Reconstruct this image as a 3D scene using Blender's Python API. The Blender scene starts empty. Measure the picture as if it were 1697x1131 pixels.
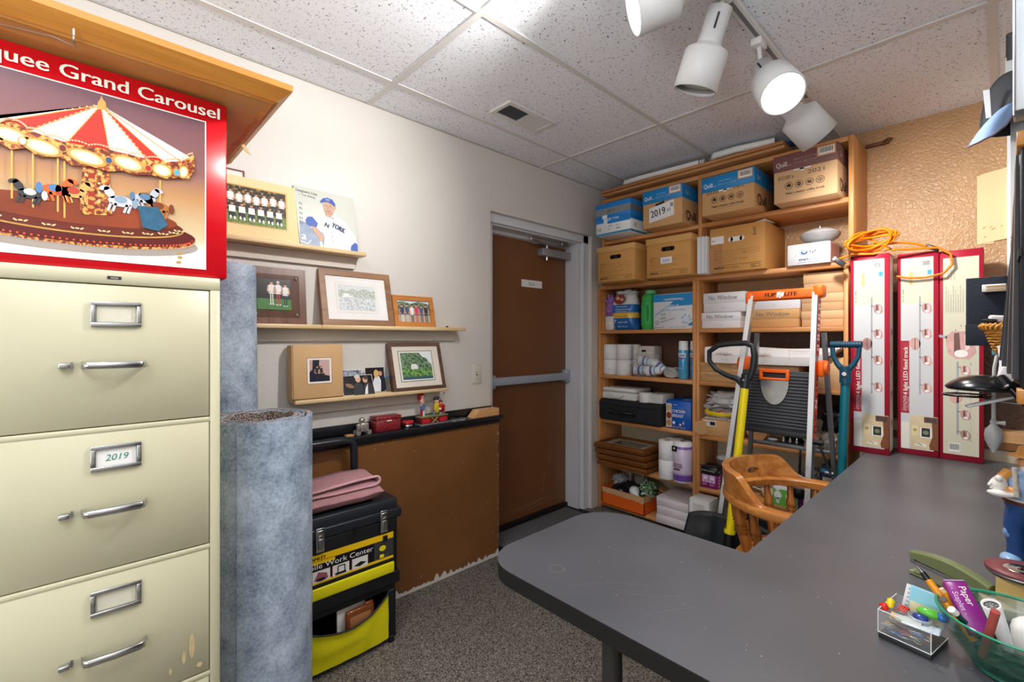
import bpy, bmesh, math, random
from mathutils import Vector, Matrix, noise
PI = math.pi
C = bpy.context.scene.collection
S = bpy.context.scene

# ---------------------------------------------------------------- camera
cam = bpy.data.cameras.new('camera')
cam.sensor_width = 36.0
cam.lens = 762.0 / 1697.0 * 36.0
cam.shift_y = -3.5 / 1697.0
cam.clip_start = 0.02
camo = bpy.data.objects.new('camera', cam)
C.objects.link(camo)
camo.location = (0, 0, 1.27)
camo.rotation_euler = (PI / 2, 0, math.radians(46.71))
S.camera = camo
# ---------------------------------------------------------------- world, exposure
wd = bpy.data.worlds.new('world')
S.world = wd
wd.use_nodes = True
wd.node_tree.nodes['Background'].inputs[0].default_value = (1.0, .97, .93, 1)
wd.node_tree.nodes['Background'].inputs[1].default_value = .4
S.view_settings.view_transform = 'Standard'
S.view_settings.look = 'None'
S.view_settings.gamma = 1
S.view_settings.use_curve_mapping = False
S.view_settings.exposure = 0.28
S.cycles.max_bounces = 8
S.cycles.diffuse_bounces = 4
S.cycles.glossy_bounces = 3
S.cycles.transparent_max_bounces = 12
S.cycles.sample_clamp_indirect = 4.0
S.cycles.caustics_reflective = False
S.cycles.caustics_refractive = False

# ---------------------------------------------------------------- lights
def area(name, loc, rot, sx, sy, w, col=(1, .985, .965)):
    l = bpy.data.lights.new(name, 'AREA')
    l.shape = 'RECTANGLE'; l.size = sx; l.size_y = sy; l.energy = w; l.color = col
    o = bpy.data.objects.new(name, l); C.objects.link(o)
    o.location = loc; o.rotation_euler = rot
    return o
def spot(name, loc, d, w, ang=120, col=(1, .965, .92), r=.05, blend=.8):
    l = bpy.data.lights.new(name, 'SPOT')
    l.energy = w; l.spot_size = math.radians(ang); l.spot_blend = blend; l.color = col; l.shadow_soft_size = r
    o = bpy.data.objects.new(name, l); C.objects.link(o)
    o.location = loc
    o.rotation_euler = Vector(d).to_track_quat('-Z', 'Y').to_euler()
    return o
def point(name, loc, w, r=.05, col=(1, .95, .88)):
    l = bpy.data.lights.new(name, 'POINT'); l.energy = w; l.shadow_soft_size = r; l.color = col
    o = bpy.data.objects.new(name, l); C.objects.link(o); o.location = loc
    return o
area('added_ceiling_fill', (-.5, -.6, 2.38), (0, 0, 0), 1.1, .9, 13)  # added fill near the ceiling, no panel fixture exists here
area('added_rear_fill', (-.3, -2.1, 1.25), (math.radians(98), 0, 0), 2.0, 1.9, 20)  # added fill from behind the camera, belongs to no lamp
area('added_bounce_fill', (-.15, -.45, 1.55), (math.radians(180), 0, 0), .5, .5, 30, (.90, .95, 1))  # added uplight to brighten the ceiling, without a source of its own
HEADS = [  # face centre, pointing direction, mount on the track, lit
    ((-.742, 1.19, 2.240), (-.72, -.58, -.30), (-.61, 1.25, 2.375), True),
    ((-.712, 1.525, 2.115), (-.37, .05, -.93), (-.61, 1.50, 2.375), False),
    ((-.50, 1.72, 2.092), (.42, -.50, -.72), (-.615, 1.84, 2.375), True),
    ((-.495, 2.15, 2.075), (.42, .50, -.62), (-.625, 2.06, 2.375), True)]
POW = [50, 0, 38, 46]
for i, (f, d, m, lit) in enumerate(HEADS):
    if lit:
        dv = Vector(d).normalized()
        spot('track_lamp_light', Vector(f) + dv * .02, dv, POW[i], (128, 0, 150, 150)[i])

# ---------------------------------------------------------------- materials
def lin(h):
    if isinstance(h, tuple):
        c = h
    else:
        h = h.lstrip('#'); c = tuple(int(h[i:i + 2], 16) / 255 for i in (0, 2, 4))
    return tuple(((v / 12.92) if v <= .04045 else ((v + .055) / 1.055) ** 2.4) for v in c)
_m = {}
def nodes(name):
    m = bpy.data.materials.new(name); m.use_nodes = True
    nt = m.node_tree; b = nt.nodes['Principled BSDF']
    return m, nt, b
def N(nt, t, **k):
    n = nt.nodes.new(t)
    for a, v in k.items():
        if a.startswith('i_'):
            n.inputs[a[2:].replace('_', ' ')].default_value = v
        else:
            setattr(n, a, v)
    return n
def M(h, rough=.55, metal=0, var=.05, sc=6, bump=0, bs=80, emit=0, alpha=1, trans=0, ior=1.45, spec=.5, coat=0):
    key = (h, rough, metal, var, sc, bump, bs, emit, alpha, trans, ior, spec, coat)
    if key in _m: return _m[key]
    m, nt, b = nodes('paint_' + str(len(_m)))
    c = lin(h)
    b.inputs['Roughness'].default_value = rough
    b.inputs['Metallic'].default_value = metal
    b.inputs['Specular IOR Level'].default_value = spec
    b.inputs['IOR'].default_value = ior
    if coat: b.inputs['Coat Weight'].default_value = coat
    if trans: b.inputs['Transmission Weight'].default_value = trans
    if alpha < 1: b.inputs['Alpha'].default_value = alpha
    tc = N(nt, 'ShaderNodeTexCoord')
    if var:
        nz = N(nt, 'ShaderNodeTexNoise', i_Scale=sc, i_Detail=4)
        nt.links.new(tc.outputs['Object'], nz.inputs['Vector'])
        mx = N(nt, 'ShaderNodeMix', data_type='RGBA')
        mx.inputs[6].default_value = (*[max(0, v * (1 - var * 2)) for v in c], 1)
        mx.inputs[7].default_value = (*[min(1, v * (1 + var * 2)) for v in c], 1)
        nt.links.new(nz.outputs['Fac'], mx.inputs[0])
        nt.links.new(mx.outputs[2], b.inputs['Base Color'])
    else:
        b.inputs['Base Color'].default_value = (*c, 1)
    if emit:
        b.inputs['Emission Color'].default_value = (*c, 1); b.inputs['Emission Strength'].default_value = emit
    if bump:
        n2 = N(nt, 'ShaderNodeTexNoise', i_Scale=bs, i_Detail=3)
        nt.links.new(tc.outputs['Object'], n2.inputs['Vector'])
        bp = N(nt, 'ShaderNodeBump', i_Strength=bump, i_Distance=.01)
        nt.links.new(n2.outputs['Fac'], bp.inputs['Height']); nt.links.new(bp.outputs[0], b.inputs['Normal'])
    _m[key] = m
    return m
def wood(h1, h2, axis='X', sc=9, rough=.45, bump=.05):
    key = ('w', h1, h2, axis, sc, rough)
    if key in _m: return _m[key]
    m, nt, b = nodes('wood_' + str(len(_m)))
    b.inputs['Roughness'].default_value = rough
    tc = N(nt, 'ShaderNodeTexCoord'); mp = N(nt, 'ShaderNodeMapping')
    s = {'X': (.7, sc, sc), 'Y': (sc, .7, sc), 'Z': (sc, sc, .7)}[axis]
    mp.inputs['Scale'].default_value = s
    nt.links.new(tc.outputs['Object'], mp.inputs['Vector'])
    n1 = N(nt, 'ShaderNodeTexNoise', i_Scale=2.2, i_Detail=6, i_Roughness=.65, i_Distortion=.6)
    nt.links.new(mp.outputs[0], n1.inputs['Vector'])
    cr = N(nt, 'ShaderNodeValToRGB')
    cr.color_ramp.elements[0].position = .36; cr.color_ramp.elements[1].position = .64
    cr.color_ramp.elements[0].color = (*lin(h2), 1); cr.color_ramp.elements[1].color = (*lin(h1), 1)
    nt.links.new(n1.outputs['Fac'], cr.inputs[0]); nt.links.new(cr.outputs[0], b.inputs['Base Color'])
    bp = N(nt, 'ShaderNodeBump', i_Strength=bump, i_Distance=.004)
    nt.links.new(n1.outputs['Fac'], bp.inputs['Height']); nt.links.new(bp.outputs[0], b.inputs['Normal'])
    _m[key] = m
    return m
def ramp2(nt, src, p0, p1, c0, c1):
    cr = N(nt, 'ShaderNodeValToRGB')
    cr.color_ramp.elements[0].position = p0; cr.color_ramp.elements[1].position = p1
    cr.color_ramp.elements[0].color = (*c0, 1); cr.color_ramp.elements[1].color = (*c1, 1)
    nt.links.new(src, cr.inputs[0]); return cr
def mat_carpet(ca='#37322e', cb='#a39b91', scale=300, name='carpet'):
    m, nt, b = nodes(name); b.inputs['Roughness'].default_value = .95; b.inputs['Specular IOR Level'].default_value = .1
    tc = N(nt, 'ShaderNodeTexCoord')
    v0 = N(nt, 'ShaderNodeTexVoronoi', i_Scale=scale)
    nt.links.new(tc.outputs['Object'], v0.inputs['Vector'])
    sv = N(nt, 'ShaderNodeSeparateColor'); nt.links.new(v0.outputs['Color'], sv.inputs[0])
    v = N(nt, 'ShaderNodeMath', operation='ADD'); v.inputs[1].default_value = 0; nt.links.new(sv.outputs[0], v.inputs[0])
    cr = ramp2(nt, v.outputs[0], .1, 1.0, lin(ca), lin(cb))
    nt.links.new(cr.outputs[0], b.inputs['Base Color'])
    bp = N(nt, 'ShaderNodeBump', i_Strength=.6, i_Distance=.01)
    nt.links.new(v.outputs[0], bp.inputs['Height']); nt.links.new(bp.outputs[0], b.inputs['Normal'])
    return m
def mat_ceiling():
    m, nt, b = nodes('ceiling_tile'); b.inputs['Roughness'].default_value = .9
    tc = N(nt, 'ShaderNodeTexCoord'); mp = N(nt, 'ShaderNodeMapping')
    mp.inputs['Scale'].default_value = (1.0, 1.0, 1)
    nt.links.new(tc.outputs['Object'], mp.inputs['Vector'])
    a = N(nt, 'ShaderNodeTexNoise', i_Scale=52, i_Detail=1.0, i_Distortion=.7)
    k = N(nt, 'ShaderNodeTexNoise', i_Scale=88, i_Detail=1)
    f = N(nt, 'ShaderNodeTexNoise', i_Scale=200, i_Detail=1)
    for n in (a, k, f): nt.links.new(mp.outputs[0], n.inputs['Vector'])
    s1 = N(nt, 'ShaderNodeMath', operation='SUBTRACT'); s1.inputs[1].default_value = .5
    nt.links.new(a.outputs['Fac'], s1.inputs[0])
    ab = N(nt, 'ShaderNodeMath', operation='ABSOLUTE'); nt.links.new(s1.outputs[0], ab.inputs[0])
    line = ramp2(nt, ab.outputs[0], .008, .020, (1, 1, 1), (0, 0, 0))
    msk = ramp2(nt, k.outputs['Fac'], .555, .575, (0, 0, 0), (1, 1, 1))
    mu = N(nt, 'ShaderNodeMath', operation='MULTIPLY')
    nt.links.new(line.outputs[0], mu.inputs[0]); nt.links.new(msk.outputs[0], mu.inputs[1])
    pin = ramp2(nt, f.outputs['Fac'], .72, .76, (0, 0, 0), (1, 1, 1))
    mxm = N(nt, 'ShaderNodeMath', operation='MAXIMUM')
    nt.links.new(mu.outputs[0], mxm.inputs[0]); nt.links.new(pin.outputs[0], mxm.inputs[1])
    mx = N(nt, 'ShaderNodeMix', data_type='RGBA')
    mx.inputs[6].default_value = (*lin('#f0f4fb'), 1); mx.inputs[7].default_value = (*lin('#4a4a50'), 1)
    nt.links.new(mxm.outputs[0], mx.inputs[0]); nt.links.new(mx.outputs[2], b.inputs['Base Color'])
    bp = N(nt, 'ShaderNodeBump', i_Strength=.8, i_Distance=.004, invert=True)
    nt.links.new(mxm.outputs[0], bp.inputs['Height']); nt.links.new(bp.outputs[0], b.inputs['Normal'])
    return m
def mat_wall(h, bump, scale, rough, name, var=.04, wear=None):
    m, nt, b = nodes(name); b.inputs['Roughness'].default_value = rough
    tc = N(nt, 'ShaderNodeTexCoord')
    n1 = N(nt, 'ShaderNodeTexNoise', i_Scale=scale, i_Detail=3, i_Roughness=.55, i_Distortion=.3)
    n2 = N(nt, 'ShaderNodeTexNoise', i_Scale=1.7, i_Detail=3)
    for n in (n1, n2): nt.links.new(tc.outputs['Object'], n.inputs['Vector'])
    c = lin(h)
    cr = ramp2(nt, n2.outputs['Fac'], .3, .7, tuple(v * (1 - 2 * var) for v in c), tuple(min(1, v * (1 + 2 * var)) for v in c))
    col = cr.outputs[0]
    if wear:
        w = N(nt, 'ShaderNodeTexNoise', i_Scale=16, i_Detail=8, i_Roughness=.75)
        nt.links.new(tc.outputs['Object'], w.inputs['Vector'])
        wr = ramp2(nt, w.outputs['Fac'], .70, .72, (0, 0, 0), (1, 1, 1))
        mx = N(nt, 'ShaderNodeMix', data_type='RGBA'); mx.inputs[7].default_value = (*lin(wear), 1)
        nt.links.new(wr.outputs[0], mx.inputs[0]); nt.links.new(col, mx.inputs[6]); col = mx.outputs[2]
    nt.links.new(col, b.inputs['Base Color'])
    bp = N(nt, 'ShaderNodeBump', i_Strength=bump, i_Distance=.006)
    nt.links.new(n1.outputs['Fac'], bp.inputs['Height']); nt.links.new(bp.outputs[0], b.inputs['Normal'])
    return m
def mat_felt():
    m, nt, b = nodes('carpet_backing'); b.inputs['Roughness'].default_value = .95; b.inputs['Specular IOR Level'].default_value = .1
    tc = N(nt, 'ShaderNodeTexCoord')
    n1 = N(nt, 'ShaderNodeTexNoise', i_Scale=7, i_Detail=8, i_Roughness=.7)
    n2 = N(nt, 'ShaderNodeTexNoise', i_Scale=130, i_Detail=3)
    for n in (n1, n2): nt.links.new(tc.outputs['Object'], n.inputs['Vector'])
    ad = N(nt, 'ShaderNodeMath', operation='ADD'); nt.links.new(n1.outputs['Fac'], ad.inputs[0])
    h2 = N(nt, 'ShaderNodeMath', operation='MULTIPLY'); h2.inputs[1].default_value = .35; nt.links.new(n2.outputs['Fac'], h2.inputs[0]); nt.links.new(h2.outputs[0], ad.inputs[1])
    cr = ramp2(nt, ad.outputs[0], .48, .88, lin('#66768a'), lin('#c3d2e4'))
    nt.links.new(cr.outputs[0], b.inputs['Base Color'])
    return m
def mat_grad(stops, z0, z1, name):
    m, nt, b = nodes(name); b.inputs['Roughness'].default_value = .3
    tc = N(nt, 'ShaderNodeTexCoord'); sp = N(nt, 'ShaderNodeSeparateXYZ')
    nt.links.new(tc.outputs['Object'], sp.inputs[0])
    mr = N(nt, 'ShaderNodeMapRange'); mr.inputs['From Min'].default_value = z0; mr.inputs['From Max'].default_value = z1
    nt.links.new(sp.outputs['Z'], mr.inputs[0])
    cr = N(nt, 'ShaderNodeValToRGB')
    cr.color_ramp.elements[0].position = stops[0][0]; cr.color_ramp.elements[0].color = (*lin(stops[0][1]), 1)
    cr.color_ramp.elements[1].position = stops[-1][0]; cr.color_ramp.elements[1].color = (*lin(stops[-1][1]), 1)
    for p, h in stops[1:-1]:
        e = cr.color_ramp.elements.new(p); e.color = (*lin(h), 1)
    nt.links.new(mr.outputs[0], cr.inputs[0]); nt.links.new(cr.outputs[0], b.inputs['Base Color'])
    return m
def mat_speck(ca, cb, scale, p0=.45, p1=.6, rough=.4, name='speckle', cc=None):
    m, nt, b = nodes(name); b.inputs['Roughness'].default_value = rough
    tc = N(nt, 'ShaderNodeTexCoord'); n = N(nt, 'ShaderNodeTexNoise', i_Scale=scale, i_Detail=2)
    nt.links.new(tc.outputs['Object'], n.inputs['Vector'])
    cr = ramp2(nt, n.outputs['Fac'], p0, p1, lin(ca), lin(cb))
    if cc:
        e = cr.color_ramp.elements.new((p0 + p1) / 2); e.color = (*lin(cc), 1)
    nt.links.new(cr.outputs[0], b.inputs['Base Color'])
    return m

# ---------------------------------------------------------------- mesh builder
_txt = {}
def text_geo(s):
    if s in _txt: return _txt[s]
    cu = bpy.data.curves.new('t', 'FONT'); cu.body = s; cu.size = 1; cu.resolution_u = 3
    ob = bpy.data.objects.new('t', cu)
    me = bpy.data.meshes.new_from_object(ob)
    vs = [v.co.copy() for v in me.vertices]; fs = [tuple(p.vertices) for p in me.polygons]
    bpy.data.objects.remove(ob); bpy.data.curves.remove(cu); bpy.data.meshes.remove(me)
    _txt[s] = (vs, fs)
    return _txt[s]
def FX(x): return Matrix(((0, 0, 1, x), (1, 0, 0, 0), (0, 1, 0, 0), (0, 0, 0, 1)))      # faces +X, (a,b)=(y,z)
def FY(y): return Matrix(((1, 0, 0, 0), (0, 0, -1, y), (0, 1, 0, 0), (0, 0, 0, 1)))     # faces -Y, (a,b)=(x,z)
def FZ(z): return Matrix(((1, 0, 0, 0), (0, 1, 0, 0), (0, 0, 1, z), (0, 0, 0, 1)))
def TR(x, y, z, rz=0, rx=0, ry=0):
    return Matrix.Translation((x, y, z)) @ Matrix.Rotation(rz, 4, 'Z') @ Matrix.Rotation(ry, 4, 'Y') @ Matrix.Rotation(rx, 4, 'X')
class MB:
    def __init__(s, T=None):
        s.v = []; s.f = []; s.mi = []; s.sm = []; s.mats = []; s.T = T
    def add(s, vs, fs, mat, smooth=False):
        if mat not in s.mats: s.mats.append(mat)
        k = s.mats.index(mat); b = len(s.v)
        for v in vs:
            v = Vector(v)
            if s.T is not None: v = s.T @ v
            s.v.append(v)
        for f in fs:
            s.f.append(tuple(b + i for i in f)); s.mi.append(k); s.sm.append(smooth)
        return s
    def box(s, x0, y0, z0, x1, y1, z1, mat, bev=0, seg=2):
        if x0 > x1: x0, x1 = x1, x0
        if y0 > y1: y0, y1 = y1, y0
        if z0 > z1: z0, z1 = z1, z0
        vs = [(x, y, z) for z in (z0, z1) for y in (y0, y1) for x in (x0, x1)]
        fs = [(0, 2, 3, 1), (4, 5, 7, 6), (0, 1, 5, 4), (2, 6, 7, 3), (0, 4, 6, 2), (1, 3, 7, 5)]
        if bev:
            bm = bmesh.new()
            bv = [bm.verts.new(v) for v in vs]
            for f in fs: bm.faces.new([bv[i] for i in f])
            bmesh.ops.bevel(bm, geom=bm.edges[:], offset=bev, segments=seg, profile=.5, affect='EDGES')
            bm.verts.index_update()
            vs = [v.co.copy() for v in bm.verts]; fs = [tuple(v.index for v in f.verts) for f in bm.faces]
            bm.free()
            return s.add(vs, fs, mat, True)
        return s.add(vs, fs, mat)
    def prism(s, pts, c0, c1, mat, smooth=False):
        n = len(pts)
        ar = sum(pts[i][0] * pts[(i + 1) % n][1] - pts[(i + 1) % n][0] * pts[i][1] for i in range(n))
        if ar < 0: pts = pts[::-1]
        vs = [(p[0], p[1], c0) for p in pts] + [(p[0], p[1], c1) for p in pts]
        fs = [tuple(range(n - 1, -1, -1)), tuple(range(n, 2 * n))]
        s.add(vs, fs, mat)
        s.add(vs, [(i, (i + 1) % n, n + (i + 1) % n, n + i) for i in range(n)], mat, smooth)
        return s
    def poly(s, pts, mat, l=1):
        n = len(pts)
        ar = sum(pts[i][0] * pts[(i + 1) % n][1] - pts[(i + 1) % n][0] * pts[i][1] for i in range(n))
        if ar < 0: pts = pts[::-1]
        return s.add([(p[0], p[1], l * .00035) for p in pts], [tuple(range(n))], mat)
    def rect(s, a0, b0, a1, b1, mat, l=1):
        return s.poly([(a0, b0), (a1, b0), (a1, b1), (a0, b1)], mat, l)
    def disc(s, a, b, r, mat, l=1, n=20, ry=None, rot=0):
        ry = ry or r
        pts = []
        for i in range(n):
            t = 2 * PI * i / n; x = r * math.cos(t); y = ry * math.sin(t)
            pts.append((a + x * math.cos(rot) - y * math.sin(rot), b + x * math.sin(rot) + y * math.cos(rot)))
        return s.poly(pts, mat, l)
    def ring(s, a, b, r, w, mat, l=1, n=24):
        vs = []; fs = []
        for i in range(n):
            t = 2 * PI * i / n
            vs += [(a + r * math.cos(t), b + r * math.sin(t), l * .00035), (a + (r - w) * math.cos(t), b + (r - w) * math.sin(t), l * .00035)]
            j = (i + 1) % n; fs.append((2 * i, 2 * j, 2 * j + 1, 2 * i + 1))
        return s.add(vs, fs, mat)
    def line(s, pts, w, mat, l=1):
        for p, q in zip(pts, pts[1:]):
            d = Vector((q[0] - p[0], q[1] - p[1])); 
            if d.length == 0: continue
            n = Vector((-d.y, d.x)).normalized() * w / 2
            s.add([(p[0] - n.x, p[1] - n.y, l * .00035), (q[0] - n.x, q[1] - n.y, l * .00035), (q[0] + n.x, q[1] + n.y, l * .00035), (p[0] + n.x, p[1] + n.y, l * .00035)], [(0, 1, 2, 3)], mat)
        return s
    def text(s, t, a, b, h, mat, w=None, l=2, rot=0, al='L', bold=0, shear=0):
        vs, fs = text_geo(t)
        if not vs: return s
        x0 = min(v.x for v in vs); x1 = max(v.x for v in vs)
        k = h / .69; kx = k if not w else w / (x1 - x0)
        off = {'L': 0, 'C': .5, 'R': 1}[al] * (x1 - x0) * kx
        for dx in ((0,) if not bold else (-bold / 2, bold / 2)):
            out = []
            for v in vs:
                x = (v.x - x0) * kx - off + dx + v.y * k * shear; y = v.y * k
                out.append((a + x * math.cos(rot) - y * math.sin(rot), b + x * math.sin(rot) + y * math.cos(rot), l * .00035 + (dx > 0) * .00005))
            s.add(out, fs, mat)
        return s
    def barcode(s, a, b, w, h, l=2):
        s.rect(a, b, a + w, b + h, M('#f4f2ee'), l)
        x = a + w * .08; k = 0
        while x < a + w * .92:
            ww = w * (.02, .035, .015, .045)[k % 4]
            s.rect(x, b + h * .25, min(x + ww, a + w * .95), b + h * .9, M('#222222'), l + 1); x += ww + w * (.02, .03, .025)[k % 3]; k += 1
        return s
    def cyl(s, p0, p1, r0, mat, r1=None, n=20, caps=True, smooth=True, capmat=None):
        r1 = r0 if r1 is None else r1
        p0 = Vector(p0); p1 = Vector(p1); d = (p1 - p0).normalized()
        u = d.orthogonal().normalized(); w = d.cross(u)
        vs = []
        for p, r in ((p0, r0), (p1, r1)):
            for i in range(n):
                t = 2 * PI * i / n; vs.append(p + (u * math.cos(t) + w * math.sin(t)) * r)
        s.add(vs, [(i, (i + 1) % n, n + (i + 1) % n, n + i) for i in range(n)], mat, smooth)
        if caps: s.add(vs, [tuple(range(n - 1, -1, -1)), tuple(range(n, 2 * n))], capmat or mat)
        return s
    def lathe(s, prof, mat, p0=(0, 0, 0), p1=(0, 0, 1), n=24, smooth=True, close=False):
        """prof: (distance along the axis p0->p1 in metres, radius)"""
        p0 = Vector(p0); d = (Vector(p1) - p0).normalized(); u = d.orthogonal().normalized(); w = d.cross(u)
        vs = []; fs = []
        for (t, r) in prof:
            for i in range(n):
                a = 2 * PI * i / n; vs.append(p0 + d * t + (u * math.cos(a) + w * math.sin(a)) * max(r, 1e-5))
        for k in range(len(prof) - 1):
            for i in range(n):
                j = (i + 1) % n; fs.append((k * n + i, k * n + j, (k + 1) * n + j, (k + 1) * n + i))
        return s.add(vs, fs, mat, smooth)
    def turned(s, p0, p1, prof, mat, n=14):
        L = (Vector(p1) - Vector(p0)).length
        return s.lathe([(t * L, r) for t, r in prof], mat, p0, p1, n)
    def tube(s, pts, r, mat, n=10, caps=True, closed=False, flat=1.0, up=None):
        pts = [Vector(p) for p in pts]; m = len(pts); rs = r if isinstance(r, (list, tuple)) else [r] * m
        vs = []; fs = []; u = None
        for k in range(m):
            if closed: d = pts[(k + 1) % m] - pts[k - 1]
            else: d = pts[min(k + 1, m - 1)] - pts[max(k - 1, 0)]
            d.normalize()
            if u is None:
                u = (Vector(up) if up else d.orthogonal())
            u = (u - d * u.dot(d)); 
            if u.length < 1e-6: u = d.orthogonal()
            u.normalize(); w = d.cross(u)
            for i in range(n):
                t = 2 * PI * i / n; vs.append(pts[k] + (u * math.cos(t) * flat + w * math.sin(t)) * rs[k])
        for k in range(m if closed else m - 1):
            k2 = (k + 1) % m
            for i in range(n):
                j = (i + 1) % n; fs.append((k * n + i, k * n + j, k2 * n + j, k2 * n + i))
        s.add(vs, fs, mat, True)
        if caps and not closed:
            s.add(vs[:n], [tuple(range(n - 1, -1, -1))], mat); s.add(vs[-n:], [tuple(range(n))], mat)
        return s
    def ell(s, c, r, mat, n=16, m=10, amp=0, fr=20, seed=0, zmin=None):
        vs = []; fs = []
        rx, ry, rz = (r, r, r) if not isinstance(r, (tuple, list)) else r
        for k in range(m + 1):
            ph = PI * k / m
            for i in range(n):
                th = 2 * PI * i / n
                p = Vector((math.sin(ph) * math.cos(th), math.sin(ph) * math.sin(th), math.cos(ph)))
                q = 1 + (amp * noise.noise(p * fr * .1 + Vector((seed * 7.3, seed, 0))) if amp else 0)
                v = Vector((c[0] + p.x * rx * q, c[1] + p.y * ry * q, c[2] + p.z * rz * q))
                if zmin is not None and v.z < zmin: v.z = zmin
                vs.append(v)
        for k in range(m):
            for i in range(n):
                j = (i + 1) % n; fs.append((k * n + i, (k + 1) * n + i, (k + 1) * n + j, k * n + j))
        return s.add(vs, fs, mat, True)
    def blob(s, c, r, mat, amp=.5, fr=28, seed=1, zmin=None, n=36, m=24):
        """crumpled soft volume"""
        rx, ry, rz = r; vs = []; fs = []
        for k in range(m + 1):
            ph = PI * k / m
            for i in range(n):
                th = 2 * PI * i / n
                p = Vector((math.sin(ph) * math.cos(th), math.sin(ph) * math.sin(th), math.cos(ph)))
                e = Vector([math.copysign(abs(q) ** .7, q) for q in p])
                q = 1 + amp * (noise.noise(p * fr * .1 + Vector((seed * 3.1, 0, seed))) + .45 * abs(noise.noise(p * fr * .3 + Vector((0, seed, 2)))) - .1)
                v = Vector((c[0] + e.x * rx * q, c[1] + e.y * ry * q, c[2] + e.z * rz * q))
                if zmin is not None and v.z < zmin: v.z = zmin
                vs.append(v)
        for k in range(m):
            for i in range(n):
                j = (i + 1) % n; fs.append((k * n + i, (k + 1) * n + i, (k + 1) * n + j, k * n + j))
        return s.add(vs, fs, mat, True)
    def build(s, name, parent=None, label=None, off=None):
        me = bpy.data.meshes.new(name)
        vs = s.v
        if parent is not None:
            root = parent
            while root.parent: root = root.parent
            inv = (Matrix.Translation(root.location) @ Matrix.Rotation(root.rotation_euler.z, 4, 'Z')).inverted()
            vs = [inv @ v for v in vs] if not s.__dict__.get('local') else vs
            loc = None
        elif not s.__dict__.get('local'):
            xs = [v.x for v in vs]; ys = [v.y for v in vs]; zs = [v.z for v in vs]
            loc = Vector(((min(xs) + max(xs)) / 2, (min(ys) + max(ys)) / 2, min(zs)))
            if off == 0: loc = Vector((0, 0, 0))
            vs = [v - loc for v in vs]
        else: loc = Vector((0, 0, 0))
        me.from_pydata([tuple(v) for v in vs], [], s.f)
        for m in s.mats: me.materials.append(m)
        me.polygons.foreach_set('material_index', s.mi)
        me.polygons.foreach_set('use_smooth', s.sm)
        me.validate(); me.update()
        o = bpy.data.objects.new(name, me); C.objects.link(o)
        if parent is not None: o.parent = parent
        else: o.location = loc
        if label: o['label'] = label
        return o
def thing(name, label, cat, loc=(0, 0, 0), rotz=0, group=None):
    o = bpy.data.objects.new(name, None); C.objects.link(o)
    o.empty_display_size = .05
    o.location = loc; o.rotation_euler = (0, 0, rotz); o['label'] = label; o['category'] = cat
    if group: o['group'] = group
    return o
def tag(o, label, cat, group=None, kind=None):
    o['label'] = label; o['category'] = cat
    if group: o['group'] = group
    if kind: o['kind'] = kind
    return o
def struct(o, label, cat='structure'):
    o['kind'] = 'structure'; o['label'] = label; o['category'] = cat
    return o
def smooth_angle(o, ang=40):
    m = o.modifiers.new('e', 'EDGE_SPLIT'); m.split_angle = math.radians(ang)
    return o

WHITE = M('#f2f0ec', .5, var=.02); BLACK = M('#17181b', .4, var=.03); INK = M('#23211f', .6, var=0)
CREAM = M('#c4bfa2', .38, var=.02, sc=3); CHROME = M('#c9cbcf', .16, 1, var=.02); STEEL = M('#9a9da1', .35, .9, var=.04)
KRAFT = M('#d2a470', .75, var=.05, sc=5); KRAFTL = M('#deb487', .75, var=.04, sc=5)
BCWOOD = wood('#dda165', '#bf7c43', 'X'); BCWOODV = wood('#dda165', '#bf7c43', 'Z')

# ================================================================ the room
WX = -2.095          # upper left wall face
LX = -2.02           # face of the brown lower wall
BY = 3.15            # back wall face
CZ = 2.408           # ceiling
BEIGE = mat_wall('#dad6d0', .28, 42, .45, 'wall_beige', .02)
BROWN = mat_wall('#825630', .5, 38, .32, 'wall_brown', .08, '#c9a98a')
BROWNB = mat_wall('#bd9468', 1.0, 75, .24, 'wall_brown_textured', .1)
BEIGE2 = mat_wall('#cfc3ab', .4, 50, .6, 'wall_low_beige', .05)
DOORB = mat_wall('#7c4f2d', .08, 90, .38, 'door_brown', .05)
FRAMEW = M('#d9dce2', .4, var=.03, sc=4)
CARPET = mat_carpet()
mb = MB(); mb.box(-2.6, -2.2, -.1, 1.3, 3.5, 0, CARPET); struct(mb.build('floor'), 'grey brown speckled low pile carpet over the whole floor', 'floor')
mb = MB(); mb.box(-2.6, -2.2, CZ, 1.3, 3.5, CZ + .1, mat_ceiling()); struct(mb.build('ceiling'), 'white fissured acoustic tile ceiling', 'ceiling')
mb = MB()
mb.box(-2.6, -2.2, 0, WX, 1.797, CZ, BEIGE); mb.box(-2.6, 1.797, 2.04, WX, 2.79, CZ, BEIGE)
mb.box(-2.6, 2.79, 0, WX, 3.5, CZ, BEIGE)
struct(mb.build('wall_left'), 'beige painted left wall around the brown door', 'wall')
mb = MB(); mb.box(WX + .001, -2.2, 0, LX, 1.797, .80, BROWN)
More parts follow.
